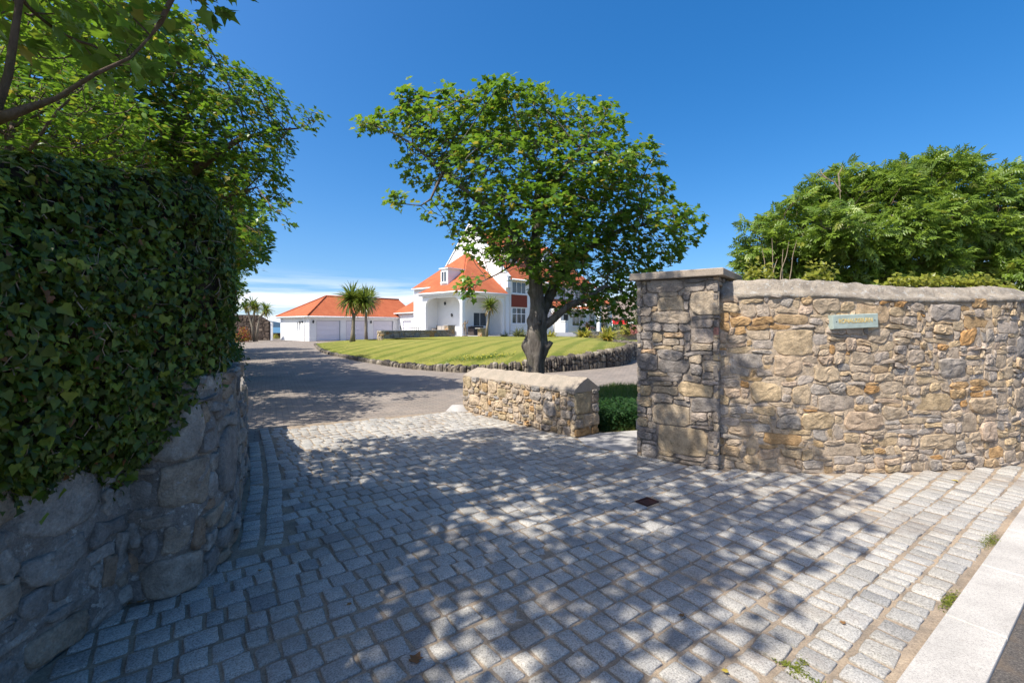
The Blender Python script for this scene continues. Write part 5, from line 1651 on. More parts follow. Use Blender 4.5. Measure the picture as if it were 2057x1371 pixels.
tag(link_mesh('flowers', me, M_YELLOWF), 'tiny yellow flowers in the clover on the lawn', kind='stuff')

# dry-stone retaining wall of upright stones round the front, kerb stones along the left
rt = empty('retaining_wall', (1.2, 15.7, 0), 'curved dry stone wall of upright stones holding up the lawn', 'wall')
ke_ = empty('lawn_edging', (-7.0, 21.0, 0), 'low row of squared edging stones along the left of the lawn', 'edging')
rk = random.Random(12)
wl = Path([Vector(p) for p in EP] + [Vector((6.2, 22.4)), Vector((6.35, 24.0)), Vector((5.9, 26.5))], -1, True, 0.1)
L0 = edgepath.L
def wz(s): return edge_z(min(s, L0))
def block_stone(mb_c, q, nn, d, w, dep, z0, z1, mat, parent, name):
    vs = []
    c = q
    for lev, (zz, sc) in enumerate(((z0, 1.0), (z0 + (z1 - z0) * .55, 1.04), (z1 - .04, .97), (z1, .72))):
        for a, b in ((-.5, .5), (0, .62), (.5, .5), (.55, 0), (.5, -.5), (-.5, -.5), (-.55, 0)):
            p = c + d * (a * w * sc * rk.uniform(.9, 1.06)) + nn * (b * dep * sc * rk.uniform(.88, 1.1))
            vs.append((p.x, p.y, zz + rk.uniform(-.012, .012)))
    K_ = 7
    fs = [(l * K_ + i, l * K_ + (i + 1) % K_, (l + 1) * K_ + (i + 1) % K_, (l + 1) * K_ + i) for l in range(3) for i in range(K_)] + [[3 * K_ + i for i in range(K_)]]
    org = (c.x, c.y, z0)
    return link_mesh(name, np_mesh(name, vs, fs, [rk.random()] * len(vs), False, org), mat, parent, org)
s = 0.0
while s < wl.L - 0.1:
    q, nn, d = wl.at(s)
    z = wz(s)
    if s < 0.60 * L0 and q.x < -2.2:
        w = rk.uniform(.28, .5) if q.y > 20 else rk.uniform(.16, .26)
        block_stone(None, q, nn, d, w * .93, .18, -.05, z + rk.uniform(-.02, .03), M_DRY, ke_, 'edging_stone')
        s += w
    else:
        # two or three stones on end above each other where the wall is taller
        w = rk.uniform(.07, .17)
        cuts = [-.05]
        while cuts[-1] < z - .22: cuts.append(cuts[-1] + rk.uniform(.14, .3))
        if z - cuts[-1] > .06 or len(cuts) == 1: cuts.append(z + rk.uniform(.0, .09))
        else: cuts[-1] = z + rk.uniform(0, .08)
        for a, b in zip(cuts, cuts[1:]):
            block_stone(None, q - nn * rk.uniform(0, .04), nn, d, w * rk.uniform(.85, .97), .26, a + .008, b - .006, M_DRY, rt, 'stone')
        s += w
# dark earth behind the stones
vs, fs = [], []
m_ = 60
for i in range(m_ + 1):
    q, nn, d = wl.at(wl.L * i / m_)
    q = q - nn * .05
    vs += [(q.x, q.y, -.1), (q.x, q.y, wz(wl.L * i / m_) - .03)]
for i in range(m_): fs.append((2 * i, 2 * i + 2, 2 * i + 3, 2 * i + 1))
link_mesh('earth_backing', np_mesh('earth_backing', vs, fs, None, False, ORG[rt.name]), M_ASHDIRT, rt, ORG[rt.name])

# ------------------------------------------------------------------ building tools
U2 = Vector((0.67, 0.742)).normalized(); W2 = Vector((-U2.y, U2.x))
U3 = Vector((U2.x, U2.y, 0)); W3 = Vector((W2.x, W2.y, 0)); Z3 = Vector((0, 0, 1))
HC = Vector((-4.38, 40.0))
def HP(s, t, z):
    """house frame: s along the long front, t back along the gable"""
    q = HC + U2 * s + W2 * t
    return Vector((q.x, q.y, z))

def wall_run(p0, p1, z0, z1, thick, openings, inward, name, mat, parent):
    """a straight wall with real openings: (a0, a1, b0, b1) along and up"""
    p0, p1 = Vector(p0), Vector(p1)
    e = (p1 - p0); L = e.length; e.normalize(); iv_ = Vector(inward).normalized()
    xs = sorted({0.0, L} | {a for o in openings for a in o[:2]})
    mb = MB()
    for a, b in zip(xs, xs[1:]):
        mid = (a + b) / 2
        cuts = sorted([(o[2], o[3]) for o in openings if o[0] <= mid <= o[1]])
        z = z0
        for lo_, hi in cuts + [(z1, None)]:
            if lo_ > z + 1e-4:
                q = [p0 + e * a, p0 + e * b, p0 + e * b + iv_ * thick, p0 + e * a + iv_ * thick]
                mb.prism([(k.x, k.y, z) for k in q], (0, 0, lo_ - z))
            if hi is not None: z = hi
    return mb.build(name, mat, parent)

def window(p, e, inward, w, h, parent, cols=2, rows=1, sill=True, name='window', frame=.07, bottom_heavy=False, depth=.07):
    """casement: frame set in its opening, glass behind, sill below; p is the lower corner"""
    p = Vector(p); e = Vector(e).normalized(); iv_ = Vector(inward).normalized()
    mb = MB()
    def bar(a0, a1, b0, b1, d0=.0, d1=.06):
        q = [p + e * a0 + Z3 * b0, p + e * a1 + Z3 * b0, p + e * a1 + Z3 * b1, p + e * a0 + Z3 * b1]
        mb.prism([k + iv_ * (depth + d0) for k in q], iv_ * (d1 - d0))
    bar(0, w, 0, frame); bar(0, w, h - frame, h); bar(0, frame, frame, h - frame); bar(w - frame, w, frame, h - frame)
    for k in range(1, cols):
        a = w * k / cols; bar(a - frame * .5, a + frame * .5, frame, h - frame, .001, .055)
    for k in range(1, rows):
        b = h * (0.62 if bottom_heavy else k / rows); bar(frame, w - frame, b - frame * .5, b + frame * .5, .004, .05)
    o = mb.build(name, M_WHITE2, parent)
    g = MB(); q = [p + e * .02 + Z3 * .02, p + e * (w - .02) + Z3 * .02, p + e * (w - .02) + Z3 * (h - .02), p + e * .02 + Z3 * (h - .02)]
    g.prism([k + iv_ * (depth + .035) for k in q], iv_ * .012)
    g.build('pane', M_GLASS, o)
    if sill:
        s_ = MB(); q = [p - e * .06 - iv_ * .06, p + e * (w + .06) - iv_ * .06, p + e * (w + .06) + iv_ * (depth - .003), p - e * .06 + iv_ * (depth - .003)]
        s_.prism([k - Z3 * .085 for k in q], Z3 * .08); s_.build('sill', M_WHITE2, o)
    return o

def roof_slab(poly, parent, name='roof', th=.14, mat=None):
    poly = [Vector(p) for p in poly]
    n = sum(((poly[i] - poly[0]).cross(poly[i + 1] - poly[0]) for i in range(1, len(poly) - 1)), Vector()).normalized()
    if n.z < 0: n = -n
    return MB().prism(poly, -n * th).build(name, mat or M_TILE, parent)

def line_tube(name, pts, r, mat, parent, k=6):
    return MB().tube(pts, r, k).build(name, mat, parent, True)

def lamp(p, outward, name, label, cat='wall lamp', parent=None):
    """black carriage lantern on a bracket"""
    p = Vector(p); o_ = Vector(outward).normalized()
    t = empty(name, p, label, cat, 'black lanterns on the white walls')
    c = p + o_ * .12
    MB().box(p + o_ * .012, (.1, .02, .22), o_.cross(Z3), o_).build('back_plate', M_BLACK, t)
    MB().tube([p + o_ * .02 + Z3 * .05, p + o_ * .09 + Z3 * .2, c + Z3 * .17], .012, 5).build('bracket', M_BLACK, t)
    MB().tube([c - Z3 * .15, c - Z3 * .12, c + Z3 * .06], [.045, .06, .09], 6).build('glass', M_GLASS, t)
    MB().tube([c + Z3 * .06, c + Z3 * .10, c + Z3 * .18], [.12, .10, .01], 6).build('cap', M_BLACK, t)
    return t

# ------------------------------------------------------------------ the garage
GA = Vector((-20.5, 46.0)); GU = Vector((.66, .75)).normalized(); GW = Vector((-GU.y, GU.x))
GU3, GW3 = Vector((*GU, 0)), Vector((*GW, 0))
def GP(s, t, z):
    q = GA + GU * s + GW * t
    return Vector((q.x, q.y, z))
ga = empty('garage', (GA.x, GA.y, 0), 'long white garage block with an orange tiled hipped roof and roller doors', 'garage')
EH_ = 2.55
doors = [(0.75, 3.35), (4.0, 6.6), (7.3, 9.9)]
wall_run(GP(0, 0, 0), GP(13, 0, 0), -.1, EH_, .22, [(a, b, -.1, 2.12) for a, b in doors], GW3, 'front_wall', M_WHITE, ga)
wall_run(GP(0, .222, 0), GP(0, 7, 0), -.1, EH_, .22, [(1.9, 2.15, 1.0, 1.95), (2.35, 2.6, 1.0, 1.95)], GU3, 'end_wall', M_WHITE, ga)
wall_run(GP(.222, 7, 0), GP(13, 7, 0), -.1, EH_, .22, [], -GW3, 'back_wall', M_WHITE, ga)
wall_run(GP(13, .222, 0), GP(13, 6.778, 0), -.1, EH_, .22, [], -GU3, 'end_wall', M_WHITE, ga)
for a, b in doors:
    d = MB()
    for k in range(4):                                # four panels hinged above one another
        q = [GP(a, .12, .012 + k * .53), GP(b, .12, .012 + k * .53), GP(b, .16, .012 + k * .53), GP(a, .16, .012 + k * .53)]
        d.prism(q, (0, 0, .515))
    dd = d.build('garage_door', M_DOOR, ga)
    f = MB()
    for x0, x1, z0, z1 in ((a, a + .06, 0, 2.12), (b - .06, b, 0, 2.12), (a + .06, b - .06, 2.06, 2.12)):
        f.prism([GP(x0, .06, z0), GP(x1, .06, z0), GP(x1, .11, z0), GP(x0, .11, z0)], (0, 0, z1 - z0))
    f.build('door_frame', M_DOORFRAME, dd)
window(GP(0, .222 + 1.9, 1.0), GW3, GU3, .25, .95, ga, 1, 1, False, frame=.03)
window(GP(0, .222 + 2.35, 1.0), GW3, GU3, .25, .95, ga, 1, 1, False, frame=.03)
for tt in (3.05, 3.6):
    q = GP(-.03, tt - 1.0 if False else tt, 1.98)
    MB().tube([GP(.0, tt - 1.6, 1.98), GP(-.08, tt - 1.6, 1.98), GP(-.12, tt - 1.6, 1.86)], [.07, .07, .09], 8).build('vent', M_BLACK, ga)
ov = .35
e0, e1, e2, e3 = GP(-ov, -ov, EH_), GP(13.4, -ov, EH_), GP(13.4, 7 + ov, EH_), GP(-ov, 7 + ov, EH_)
r0, r1_ = GP(3.5, 3.5, 4.85), GP(13.1, 3.5, 4.85)
roof_slab([e0, e1, r1_, r0], ga); roof_slab([e0, r0, e3], ga); roof_slab([e3, r0, r1_, e2], ga); roof_slab([e1, e2, r1_], ga)
line_tube('ridge_tiles', [r0 + Z3 * .03, r1_ + Z3 * .03], .1, M_TILE, ga)
line_tube('hip_tiles', [e0 + Z3 * .03, r0 + Z3 * .03], .08, M_TILE, ga); line_tube('hip_tiles', [e3 + Z3 * .03, r0 + Z3 * .03], .08, M_TILE, ga)
MB().prism([GP(-ov + .05, -ov + .05, EH_ - .18), GP(13.3, -ov + .05, EH_ - .18), GP(13.3, 7 + ov - .05, EH_ - .18), GP(-ov + .05, 7 + ov - .05, EH_ - .18)], (0, 0, .13)).build('soffit', M_WHITE2, ga)
line_tube('gutter', [e0 - Z3 * .08, e1 - Z3 * .08], .065, M_WHITE2, ga); line_tube('gutter', [e0 - Z3 * .08, e3 - Z3 * .08], .065, M_WHITE2, ga)
line_tube('downpipe', [GP(-.3, .9, EH_ - .1), GP(-.06, .9, EH_ - .45), GP(-.06, .9, 0)], .04, M_WHITE2, ga)
line_tube('downpipe', [GP(10.6, -.3, EH_ - .1), GP(10.6, -.06, EH_ - .45), GP(10.6, -.06, 0)], .04, M_WHITE2, ga)
lamp(GP(.38, 0, 1.95), -GW3, 'wall_lamp', 'black lantern on the garage wall left of the first roller door')
lamp(GP(6.95, 0, 1.95), -GW3, 'wall_lamp', 'black lantern on the garage wall between the second and third doors')

# link building between garage and house
lk = empty('link_building', (*GP(10.4, 0, 0),), 'low white link with orange roof joining the garage and the house', 'building')
LKO = Vector(GP(10.6, -.02, 0).xy)
LKE = Vector((.75, -.66)).normalized(); LKI = Vector((.66, .75)).normalized()
def KP(a, b, z):
    q = LKO + LKE * a + LKI * b
    return Vector((q.x, q.y, z))
LK3, LI3 = Vector((*LKE, 0)), Vector((*LKI, 0))
wall_run(KP(0, 0, 0), KP(6.6, 0, 0), -.1, 3.0, .22, [(.9, 2.6, -.1, 2.12), (4.7, 5.6, .6, 2.7)], LI3, 'front_wall', M_WHITE, lk)
MB().prism([KP(.9, .12, 0), KP(2.6, .12, 0), KP(2.6, .16, 0), KP(.9, .16, 0)], (0, 0, 2.1)).build('garage_door', M_DOOR, lk)
MB().prism([KP(4.7, .12, .6), KP(5.6, .12, .6), KP(5.6, .16, .6), KP(4.7, .16, .6)], (0, 0, 2.1)).build('door', M_WHITE2, lk)
roof_slab([KP(-.6, -.3, 3.02), KP(6.8, -.3, 3.14), KP(6.8, 3.2, 4.75), KP(-1.4, 3.2, 4.6)], lk)
roof_slab([KP(-1.4, 3.2, 4.6), KP(6.8, 3.2, 4.75), KP(6.8, 6.6, 3.1), KP(-1.4, 6.6, 3.1)], lk)
line_tube('gutter', [KP(-.6, -.34, 2.96), KP(6.8, -.34, 3.08)], .065, M_WHITE2, lk)
wall_run(KP(0, 6.2, 0), KP(6.6, 6.2, 0), -.1, 3.0, .2, [], -LI3, 'back_wall', M_WHITE, lk)
line_tube('downpipe', [KP(3.3, -.3, 2.95), KP(3.3, -.05, 2.6), KP(3.3, -.05, 0)], .04, M_WHITE2, lk)
lamp(KP(4.3, 0, 2.2), -LI3, 'wall_lamp', 'black lantern by the door of the low link building')

# ------------------------------------------------------------------ the house
ho = empty('house', (HC.x, HC.y, .6), 'large white rendered house with steep orange tiled roofs and an arched porch', 'house')
FL = .66                                               # terrace level
# corner porch: two arched faces, corner column, set-back room
def arch_face(p0, e, L, z0, z1, inward, c=.28, spring=.95, th=.3, c2=None, name='porch_arch'):
    p0 = Vector(p0); e = Vector(e).normalized(); c2 = c2 or c
    rise = .75
    zt = z1 - .42
    pts = [(0, z0), (0, z1), (L, z1), (L, z0), (L - c2, z0), (L - c2, zt - rise)]
    for k in range(1, 7):
        a = math.pi / 2 * k / 6
        pts.append((L - c2 - 1.1 * (1 - math.cos(a)), zt - rise + rise * math.sin(a)))
    for k in range(6, 0, -1):
        a = math.pi / 2 * k / 6
        pts.append((c + 1.1 * (1 - math.cos(a)), zt - rise + rise * math.sin(a)))
    pts += [(c, zt - rise), (c, z0)]
    MB().prism([p0 + e * a + Z3 * (b - p0.z) for a, b in pts], Vector(inward).normalized() * th).build(name, M_WHITE, ho)
EV = 4.58
arch_face(HP(0, 0, FL), W3, 5.75, FL, EV, U3, .3, c2=.5)
arch_face(HP(.302, 0, FL), U3, 5.3, FL, EV, W3, .02, c2=.35)
wall_run(HP(1.7, 2.2, 0), HP(1.7, 5.75, 0), FL, EV, .2, [], U3, 'porch_back_wall', M_WHITE, ho)
wall_run(HP(1.902, 2.2, 0), HP(5.6, 2.2, 0), FL, EV, .2, [(1.55, 3.35, 1.5, 2.85)], W3, 'porch_side_wall', M_WHITE, ho)
window(HP(2.502 + .95, 2.2, 1.5), U3, W3, 1.8, 1.35, ho, 2, 1, True, frame=.05)
wall_run(HP(.302, 5.55, 0), HP(1.698, 5.55, 0), FL, EV, .198, [], W3, 'porch_end_wall', M_WHITE, ho)
MB().prism([HP(.31, .31, EV - .32), HP(5.5, .31, EV - .32), HP(5.5, 5.5, EV - .32), HP(.31, 5.5, EV - .32)], (0, 0, .06)).build('porch_ceiling', M_WHITE, ho)
# porch roof
PA, PB = HP(5.6, 5.75, 9.2), HP(5.6, 5.25, 9.2)
C0, CL, CR = HP(-.38, -.38, EV + .06), HP(-.38, 6.0, EV + .06), HP(5.62, -.38, EV + .06)
plane_n = (CL - C0).cross(PA - C0).normalized()
def on_left_slope(px, py):
    o_ = Vector((0, 0, EYE)); d = Vector(((px - CX) / FPX, 1, -(py - HY) / FPX))
    return o_ + d * ((C0 - o_).dot(plane_n) / d.dot(plane_n))
E1, E2 = on_left_slope(827, 579.5), on_left_slope(866, 576)
roof_slab([C0, CL, E2, E1, PA], ho); roof_slab([C0, PA, PB, CR], ho)
line_tube('hip_tiles', [C0 + Z3 * .03, PA + Z3 * .03], .07, M_TILE, ho)
line_tube('gutter', [C0 - Z3 * .09, CL - Z3 * .09], .085, M_WHITE2, ho); line_tube('gutter', [C0 - Z3 * .09, CR - Z3 * .09], .085, M_WHITE2, ho)
line_tube('gutter', [E1 - Z3 * .09, E2 - Z3 * .09], .08, M_WHITE2, ho)
for a, b in ((C0, CL), (C0, CR)):
    e = (b - a).normalized(); nn = Z3.cross(e)
    if nn.dot(Vector(HP(2, 2, 0)) - a) < 0: nn = -nn
    MB().prism([a + nn * .1 - Z3 * .3, b + nn * .1 - Z3 * .3, b + nn * .36 - Z3 * .3, a + nn * .36 - Z3 * .3], Z3 * .14).build('fascia', M_WHITE2, ho)
# taller white block under the raised eave at the left
bl = [E1 + U3 * .25, E2 + U3 * .25]
t1_, t2_ = [(q.xy - HC).dot(W2) for q in bl]
if t2_ < 5.85: bl[1] = bl[1].lerp(bl[0], (5.85 - t2_) / (t1_ - t2_))
wall_run((*bl[1].xy, 0), (*(bl[0]).xy, 0), .4, bl[0].z - .1, .25, [], U3, 'side_wall', M_WHITE, ho)
wall_run((*(bl[0] + U3 * .252).xy, 0), (*(bl[0] + U3 * 5.6).xy, 0), .4, bl[0].z - .1, .25, [], -W3, 'side_wall', M_WHITE, ho)
# dormer on the porch roof, facing left of the camera
dm0 = on_left_slope(885, 573); dm1 = on_left_slope(901, 571)
dw = 1.05
dq = dm0 + U3 * .02
dtop = dq.z + 1.55
MB().prism([dq - Z3 * .1, dq - W3 * dw - Z3 * .1, dq - W3 * dw + U3 * 3.2 - Z3 * .1, dq + U3 * 3.2 - Z3 * .1], Z3 * 1.6).build('dormer', M_WHITE, ho)
dorm = ho.children[-1]
window(dq - W3 * dw + W3 * .12 + Z3 * .25 - U3 * .062, W3, U3, dw - .24, 1.05, ho, 2, 1, True, 'dormer_window', .07, depth=0.0)
MB().prism([dq + W3 * .12 - U3 * .14 + Z3 * 1.503, dq - W3 * (dw + .12) - U3 * .14 + Z3 * 1.503, dq - W3 * (dw + .12) + U3 * 3.1 + Z3 * 1.503, dq + W3 * .12 + U3 * 3.1 + Z3 * 1.503], Z3 * .1).build('dormer_roof', M_WHITE2, ho)
# main gable wall (facing the garden) and main roof running back to the right
ME = 6.25; PK = 11.7; GT = 5.2; ML_ = 15.6
gs = 5.65
MB().prism([HP(gs, 0, .4), HP(gs, 0, ME + .25), HP(gs, GT, PK + .3), HP(gs, 2 * GT, ME + .25), HP(gs, 2 * GT, .4)], U3 * .35).build('gable_wall', M_WHITE, ho)
# raked parapet copings with kneeler
for t0, t1, z0, z1 in ((-.25, GT, ME - .02, PK + .42), (2 * GT + .25, GT, ME - .02, PK + .42)):
    a, b = HP(gs - .09, t0, z0), HP(gs - .09, t1, z1)
    MB().prism([a, b, b + Z3 * .16, a + Z3 * .16], U3 * .55).build('gable_coping', M_WHITE2, ho)
MB().box(HP(gs + .17, -.16, ME - .5), (.5, .3, 1.0), U3, W3).build('kneeler', M_WHITE2, ho)
# round plaque on the gable
rc = HP(gs - .03, 1.05, 5.9)
MB().tube([rc + U3 * .03, rc - U3 * .03], .42, 18).build('round_plaque', M_WHITE2, ho)
wall_run(HP(gs + .36, 0, 0), HP(gs + ML_, 0, 0), .4, ME, .3, [(.55, 2.65, 1.75, 3.35), (.55, 2.65, 4.75, 5.95), (4.6, 6.0, 4.7, 5.95), (8.0, 9.6, 4.7, 5.95), (11.5, 13.0, 4.7, 5.95)], W3, 'front_wall', M_WHITE, ho)
wall_run(HP(gs + ML_, .302, 0), HP(gs + ML_, 2 * GT, 0), .4, ME, .3, [], -U3, 'end_wall', M_WHITE, ho)
wall_run(HP(gs + .36, 2 * GT, 0), HP(gs + ML_ - .302, 2 * GT, 0), .4, ME, .3, [], -W3, 'back_wall', M_WHITE, ho)
wb = gs + .36
window(HP(wb + .55, 0, 1.75), U3, W3, 2.1, 1.6, ho, 3, 2, True, bottom_heavy=True, depth=.02)
window(HP(wb + .55, 0, 4.75), U3, W3, 2.1, 1.2, ho, 3, 1, True, depth=.02)
for a, w in ((4.6, 1.4), (8.0, 1.6), (11.5, 1.5)):
    window(HP(wb + a, 0, 4.7), U3, W3, w, 1.25, ho, 2, 1, True, depth=.03)
# hung tiles between the two bay windows
MB().prism([HP(wb + .42, -.06, 3.42), HP(wb + 2.78, -.06, 3.42), HP(wb + 2.78, -.003, 3.42), HP(wb + .42, -.003, 3.42)], Z3 * 1.2).build('hung_tiles', M_HUNG, ho)
roof_slab([HP(gs + .36, -.45, ME - .1), HP(gs + ML_ + .45, -.45, ME - .1), HP(gs + ML_ - 3.6, GT, PK), HP(gs + .36, GT, PK)], ho)
roof_slab([HP(gs + .36, 2 * GT + .45, ME - .1), HP(gs + .36, GT, PK), HP(gs + ML_ - 3.6, GT, PK), HP(gs + ML_ + .45, 2 * GT + .45, ME - .1)], ho)
roof_slab([HP(gs + ML_ + .45, -.45, ME - .1), HP(gs + ML_ + .45, 2 * GT + .45, ME - .1), HP(gs + ML_ - 3.6, GT, PK)], ho)
line_tube('ridge_tiles', [HP(gs + .4, GT, PK + .02), HP(gs + ML_ - 3.6, GT, PK + .02)], .1, M_TILE, ho)
line_tube('gutter', [HP(gs + .4, -.5, ME - .18), HP(gs + ML_ + .45, -.5, ME - .18)], .08, M_WHITE2, ho)
line_tube('downpipe', [HP(gs + .55, -.4, ME - .2), HP(gs + .55, -.06, ME - .6), HP(gs + .55, -.06, .6)], .05, M_WHITE2, ho)
line_tube('downpipe', [HP(5.4, -.3, EV - .1), HP(5.45, -.06, EV - .5), HP(5.45, -.06, .6)], .05, M_WHITE2, ho)
# dormer on the main roof: its window peers out between the leaves
def slope_z(t): return ME - .1 + (PK - ME + .1) * (t + .45) / (GT + .45)
for a in (1.3, 7.2):
    t_ = 1.55; z_ = slope_z(t_)
    q = HP(wb + a, t_, z_ - .15)
    MB().prism([q, q + U3 * 1.7, q + U3 * 1.7 + W3 * 2.2, q + W3 * 2.2], Z3 * 1.75).build('dormer', M_WHITE, ho)
    window(q + U3 * .2 + Z3 * .4 - W3 * .062, U3, W3, 1.3, 1.05, ho, 2, 1, True, 'dormer_window', depth=0.0)
    roof_slab([q + Z3 * 1.72 - W3 * .2 - U3 * .2, q + Z3 * 1.72 - W3 * .2 + U3 * .85 + Z3 * .75, q + Z3 * 2.47 + U3 * .85 + W3 * 3.1, q + Z3 * 1.72 + W3 * 2.3 - U3 * .2], ho, 'dormer_roof')
    roof_slab([q + Z3 * 1.72 - W3 * .2 + U3 * 1.9, q + Z3 * 1.72 - W3 * .2 + U3 * .85 + Z3 * .75, q + Z3 * 2.47 + U3 * .85 + W3 * 3.1, q + Z3 * 1.72 + W3 * 2.3 + U3 * 1.9], ho, 'dormer_roof')
    MB().prism([q + Z3 * 1.753 + U3 * .03 - W3 * .02, q + Z3 * 1.753 + U3 * 1.67 - W3 * .02, q + Z3 * 2.4 + U3 * .85 - W3 * .02], W3 * .1).build('dormer_gable', M_WHITE, ho)
# single-storey entrance wing in front of the right half
s0, s1_ = gs + 6.0, gs + 13.4; dp = 2.2
wall_run(HP(s0, -dp, 0), HP(s1_, -dp, 0), .4, 3.35, .25, [(.5, 1.4, .66, 2.75), (2.1, 4.2, 1.5, 2.9), (5.4, 6.6, 1.5, 2.95)], W3, 'entrance_wall', M_WHITE, ho)
wall_run(HP(s0, -dp + .252, 0), HP(s0, -.02, 0), .4, 3.35, .25, [], U3, 'entrance_wall', M_WHITE, ho)
wall_run(HP(s1_, -dp + .252, 0), HP(s1_, -.02, 0), .4, 3.35, .25, [], -U3, 'entrance_wall', M_WHITE, ho)
window(HP(s0 + 2.1, -dp, 1.5), U3, W3, 2.1, 1.4, ho, 3, 1, True, depth=.03)
window(HP(s0 + 5.4, -dp, 1.5), U3, W3, 1.2, 1.45, ho, 2, 1, True, depth=.03)
dor = MB().prism([HP(s0 + .5, -dp + .1, .66), HP(s0 + 1.4, -dp + .1, .66), HP(s0 + 1.4, -dp + .15, .66), HP(s0 + .5, -dp + .15, .66)], Z3 * 2.08).build('door', M_BLACK, ho)
roof_slab([HP(s0 - .3, -dp - .3, 3.35), HP(s1_ + .3, -dp - .3, 3.35), HP(s1_ + .3, -.02, 4.5), HP(s0 - .3, -.02, 4.5)], ho)
line_tube('gutter', [HP(s0 - .3, -dp - .34, 3.28), HP(s1_ + .3, -dp - .34, 3.28)], .07, M_WHITE2, ho)
lamp(HP(1.7, 4.3, 3.7), -U3, 'wall_lamp', 'black lantern high on the wall inside the arched porch')
lamp(HP(1.7, 3.3, 2.55), -U3, 'wall_lamp', 'black lantern low on the wall inside the arched porch')

# open white pergola porch at the far right with its little tiled roof
pg = empty('side_porch', (*P(1216, 660, 47.0).xy, .5), 'small open porch on white posts with an orange tiled top at the right end', 'porch')
pq = P(1203, 660, 46.5); pr = P(1225, 660, 47.5)
for q in (pq, pr):
    MB().box((q.x, q.y, 2.0), (.32, .32, 3.1), U3).build('post', M_WHITE2, pg)
mid = (pq + pr) / 2
MB().prism([(*(pq.xy - W2 * -.2 - U2 * .4), 3.55), (*(pr.xy + W2 * .2 + U2 * .4), 3.55), (*(pr.xy + W2 * 2.4 + U2 * .4), 3.55), (*(pq.xy + W2 * 2.4 - U2 * .4), 3.55)], (0, 0, .25)).build('beam', M_WHITE2, pg)
roof_slab([(*(pq.xy - U2 * .6 - W2 * .3), 3.82), (*(pr.xy + U2 * .6 - W2 * .3), 3.82), (*(pr.xy + U2 * .1 + W2 * 1.6), 4.9), (*(pq.xy - U2 * .1 + W2 * 1.6), 4.9)], pg)

# paved terrace with its stone wall
sheet('terrace', [HP(-1.2, -1.6, 0).xy, HP(5.6, -2.2, 0).xy, HP(5.62, 2.3, 0).xy, HP(1.8, 2.3, 0).xy, HP(1.8, 8, 0).xy, HP(-2.5, 9, 0).xy, (-10.8, 36.8), (-9.75, 33.9), (-5.6, 38.7)], FL, M_SLAB)
tw = empty('terrace_wall', (-8, 36, .5), 'low grey and cream rubble wall along the terrace edge', 'wall')
TP = Path([(-10.6, 36.6), (-10.2, 34.6), (-9.85, 33.7), (-9.3, 33.9), (-8.0, 35.45), (-6.6, 37.2), (-5.35, 38.75)], -1, True, .1)
TH = 1.16
wall_core(TP, lambda s: TH, .3, 'mortar', M_MORTAR_G, tw, du=.2, dv=.2)
def MT(u, v, h):
    q, nn, d = TP.at(u); return (q.x + nn.x * h, q.y + nn.y * h, v)
r5 = random.Random(91)
cells = [[(x, y + .4) for x, y in c] for c in rubble(TP.L, .76, .11, .08, S_BLOCK, r5, .02)]
lay(cells, MT, M_LOW, tw, r5, (.008, .015), (.03, .05), k=8, limit=200)
vs, fs = [], []
m_ = 40
for i in range(m_ + 1):
    q, nn, d = TP.at(TP.L * i / m_)
    a, b = q + nn * .06, q - nn * .36
    vs += [(a.x, a.y, TH + .002), (a.x, a.y, TH + .055), (b.x, b.y, TH + .055), (b.x, b.y, TH + .002)]
for i in range(m_):
    for j in range(4):
        fs.append((4 * i + j, 4 * i + 4 + j, 4 * i + 4 + (j + 1) % 4, 4 * i + (j + 1) % 4))
fs += [(0, 1, 2, 3), (4 * m_ + 3, 4 * m_ + 2, 4 * m_ + 1, 4 * m_)]
link_mesh('coping', np_mesh('coping', vs, fs, None, False, ORG[tw.name]), M_SLAB, tw, ORG[tw.name])
# return pier of the terrace wall beside the corner column
pr_ = empty('terrace_pier', (*P(903, 676, 38.6).xy, FL), 'short stone pier at the right end of the terrace wall', 'pier')
c = Vector(P(903, 676, 39.2).xy)
MB().box((c.x, c.y, FL + .45), (.75, .55, .9), U3).build('mortar', M_MORTAR_G, pr_)
r6 = random.Random(17)
for nn, e in ((-U2, -W2), (-W2, U2)):
    Lw = .55 if nn == -U2 else .75
    a0 = c + nn * ((.75 if nn == -U2 else .55) / 2) - e * (Lw / 2)
    def MPq(u, v, h, a0=a0, e=e, nn=nn):
        q = a0 + e * u + nn * h; return (q.x, q.y, v + FL)
    lay(rubble(Lw, .9, .08, .07, S_BLOCK, r6), MPq, M_LOW, pr_, r6, (.008, .015), (.02, .035), k=8)
MB().box((c.x, c.y, FL + .93), (.85, .65, .06), U3).build('coping', M_SLAB, pr_)

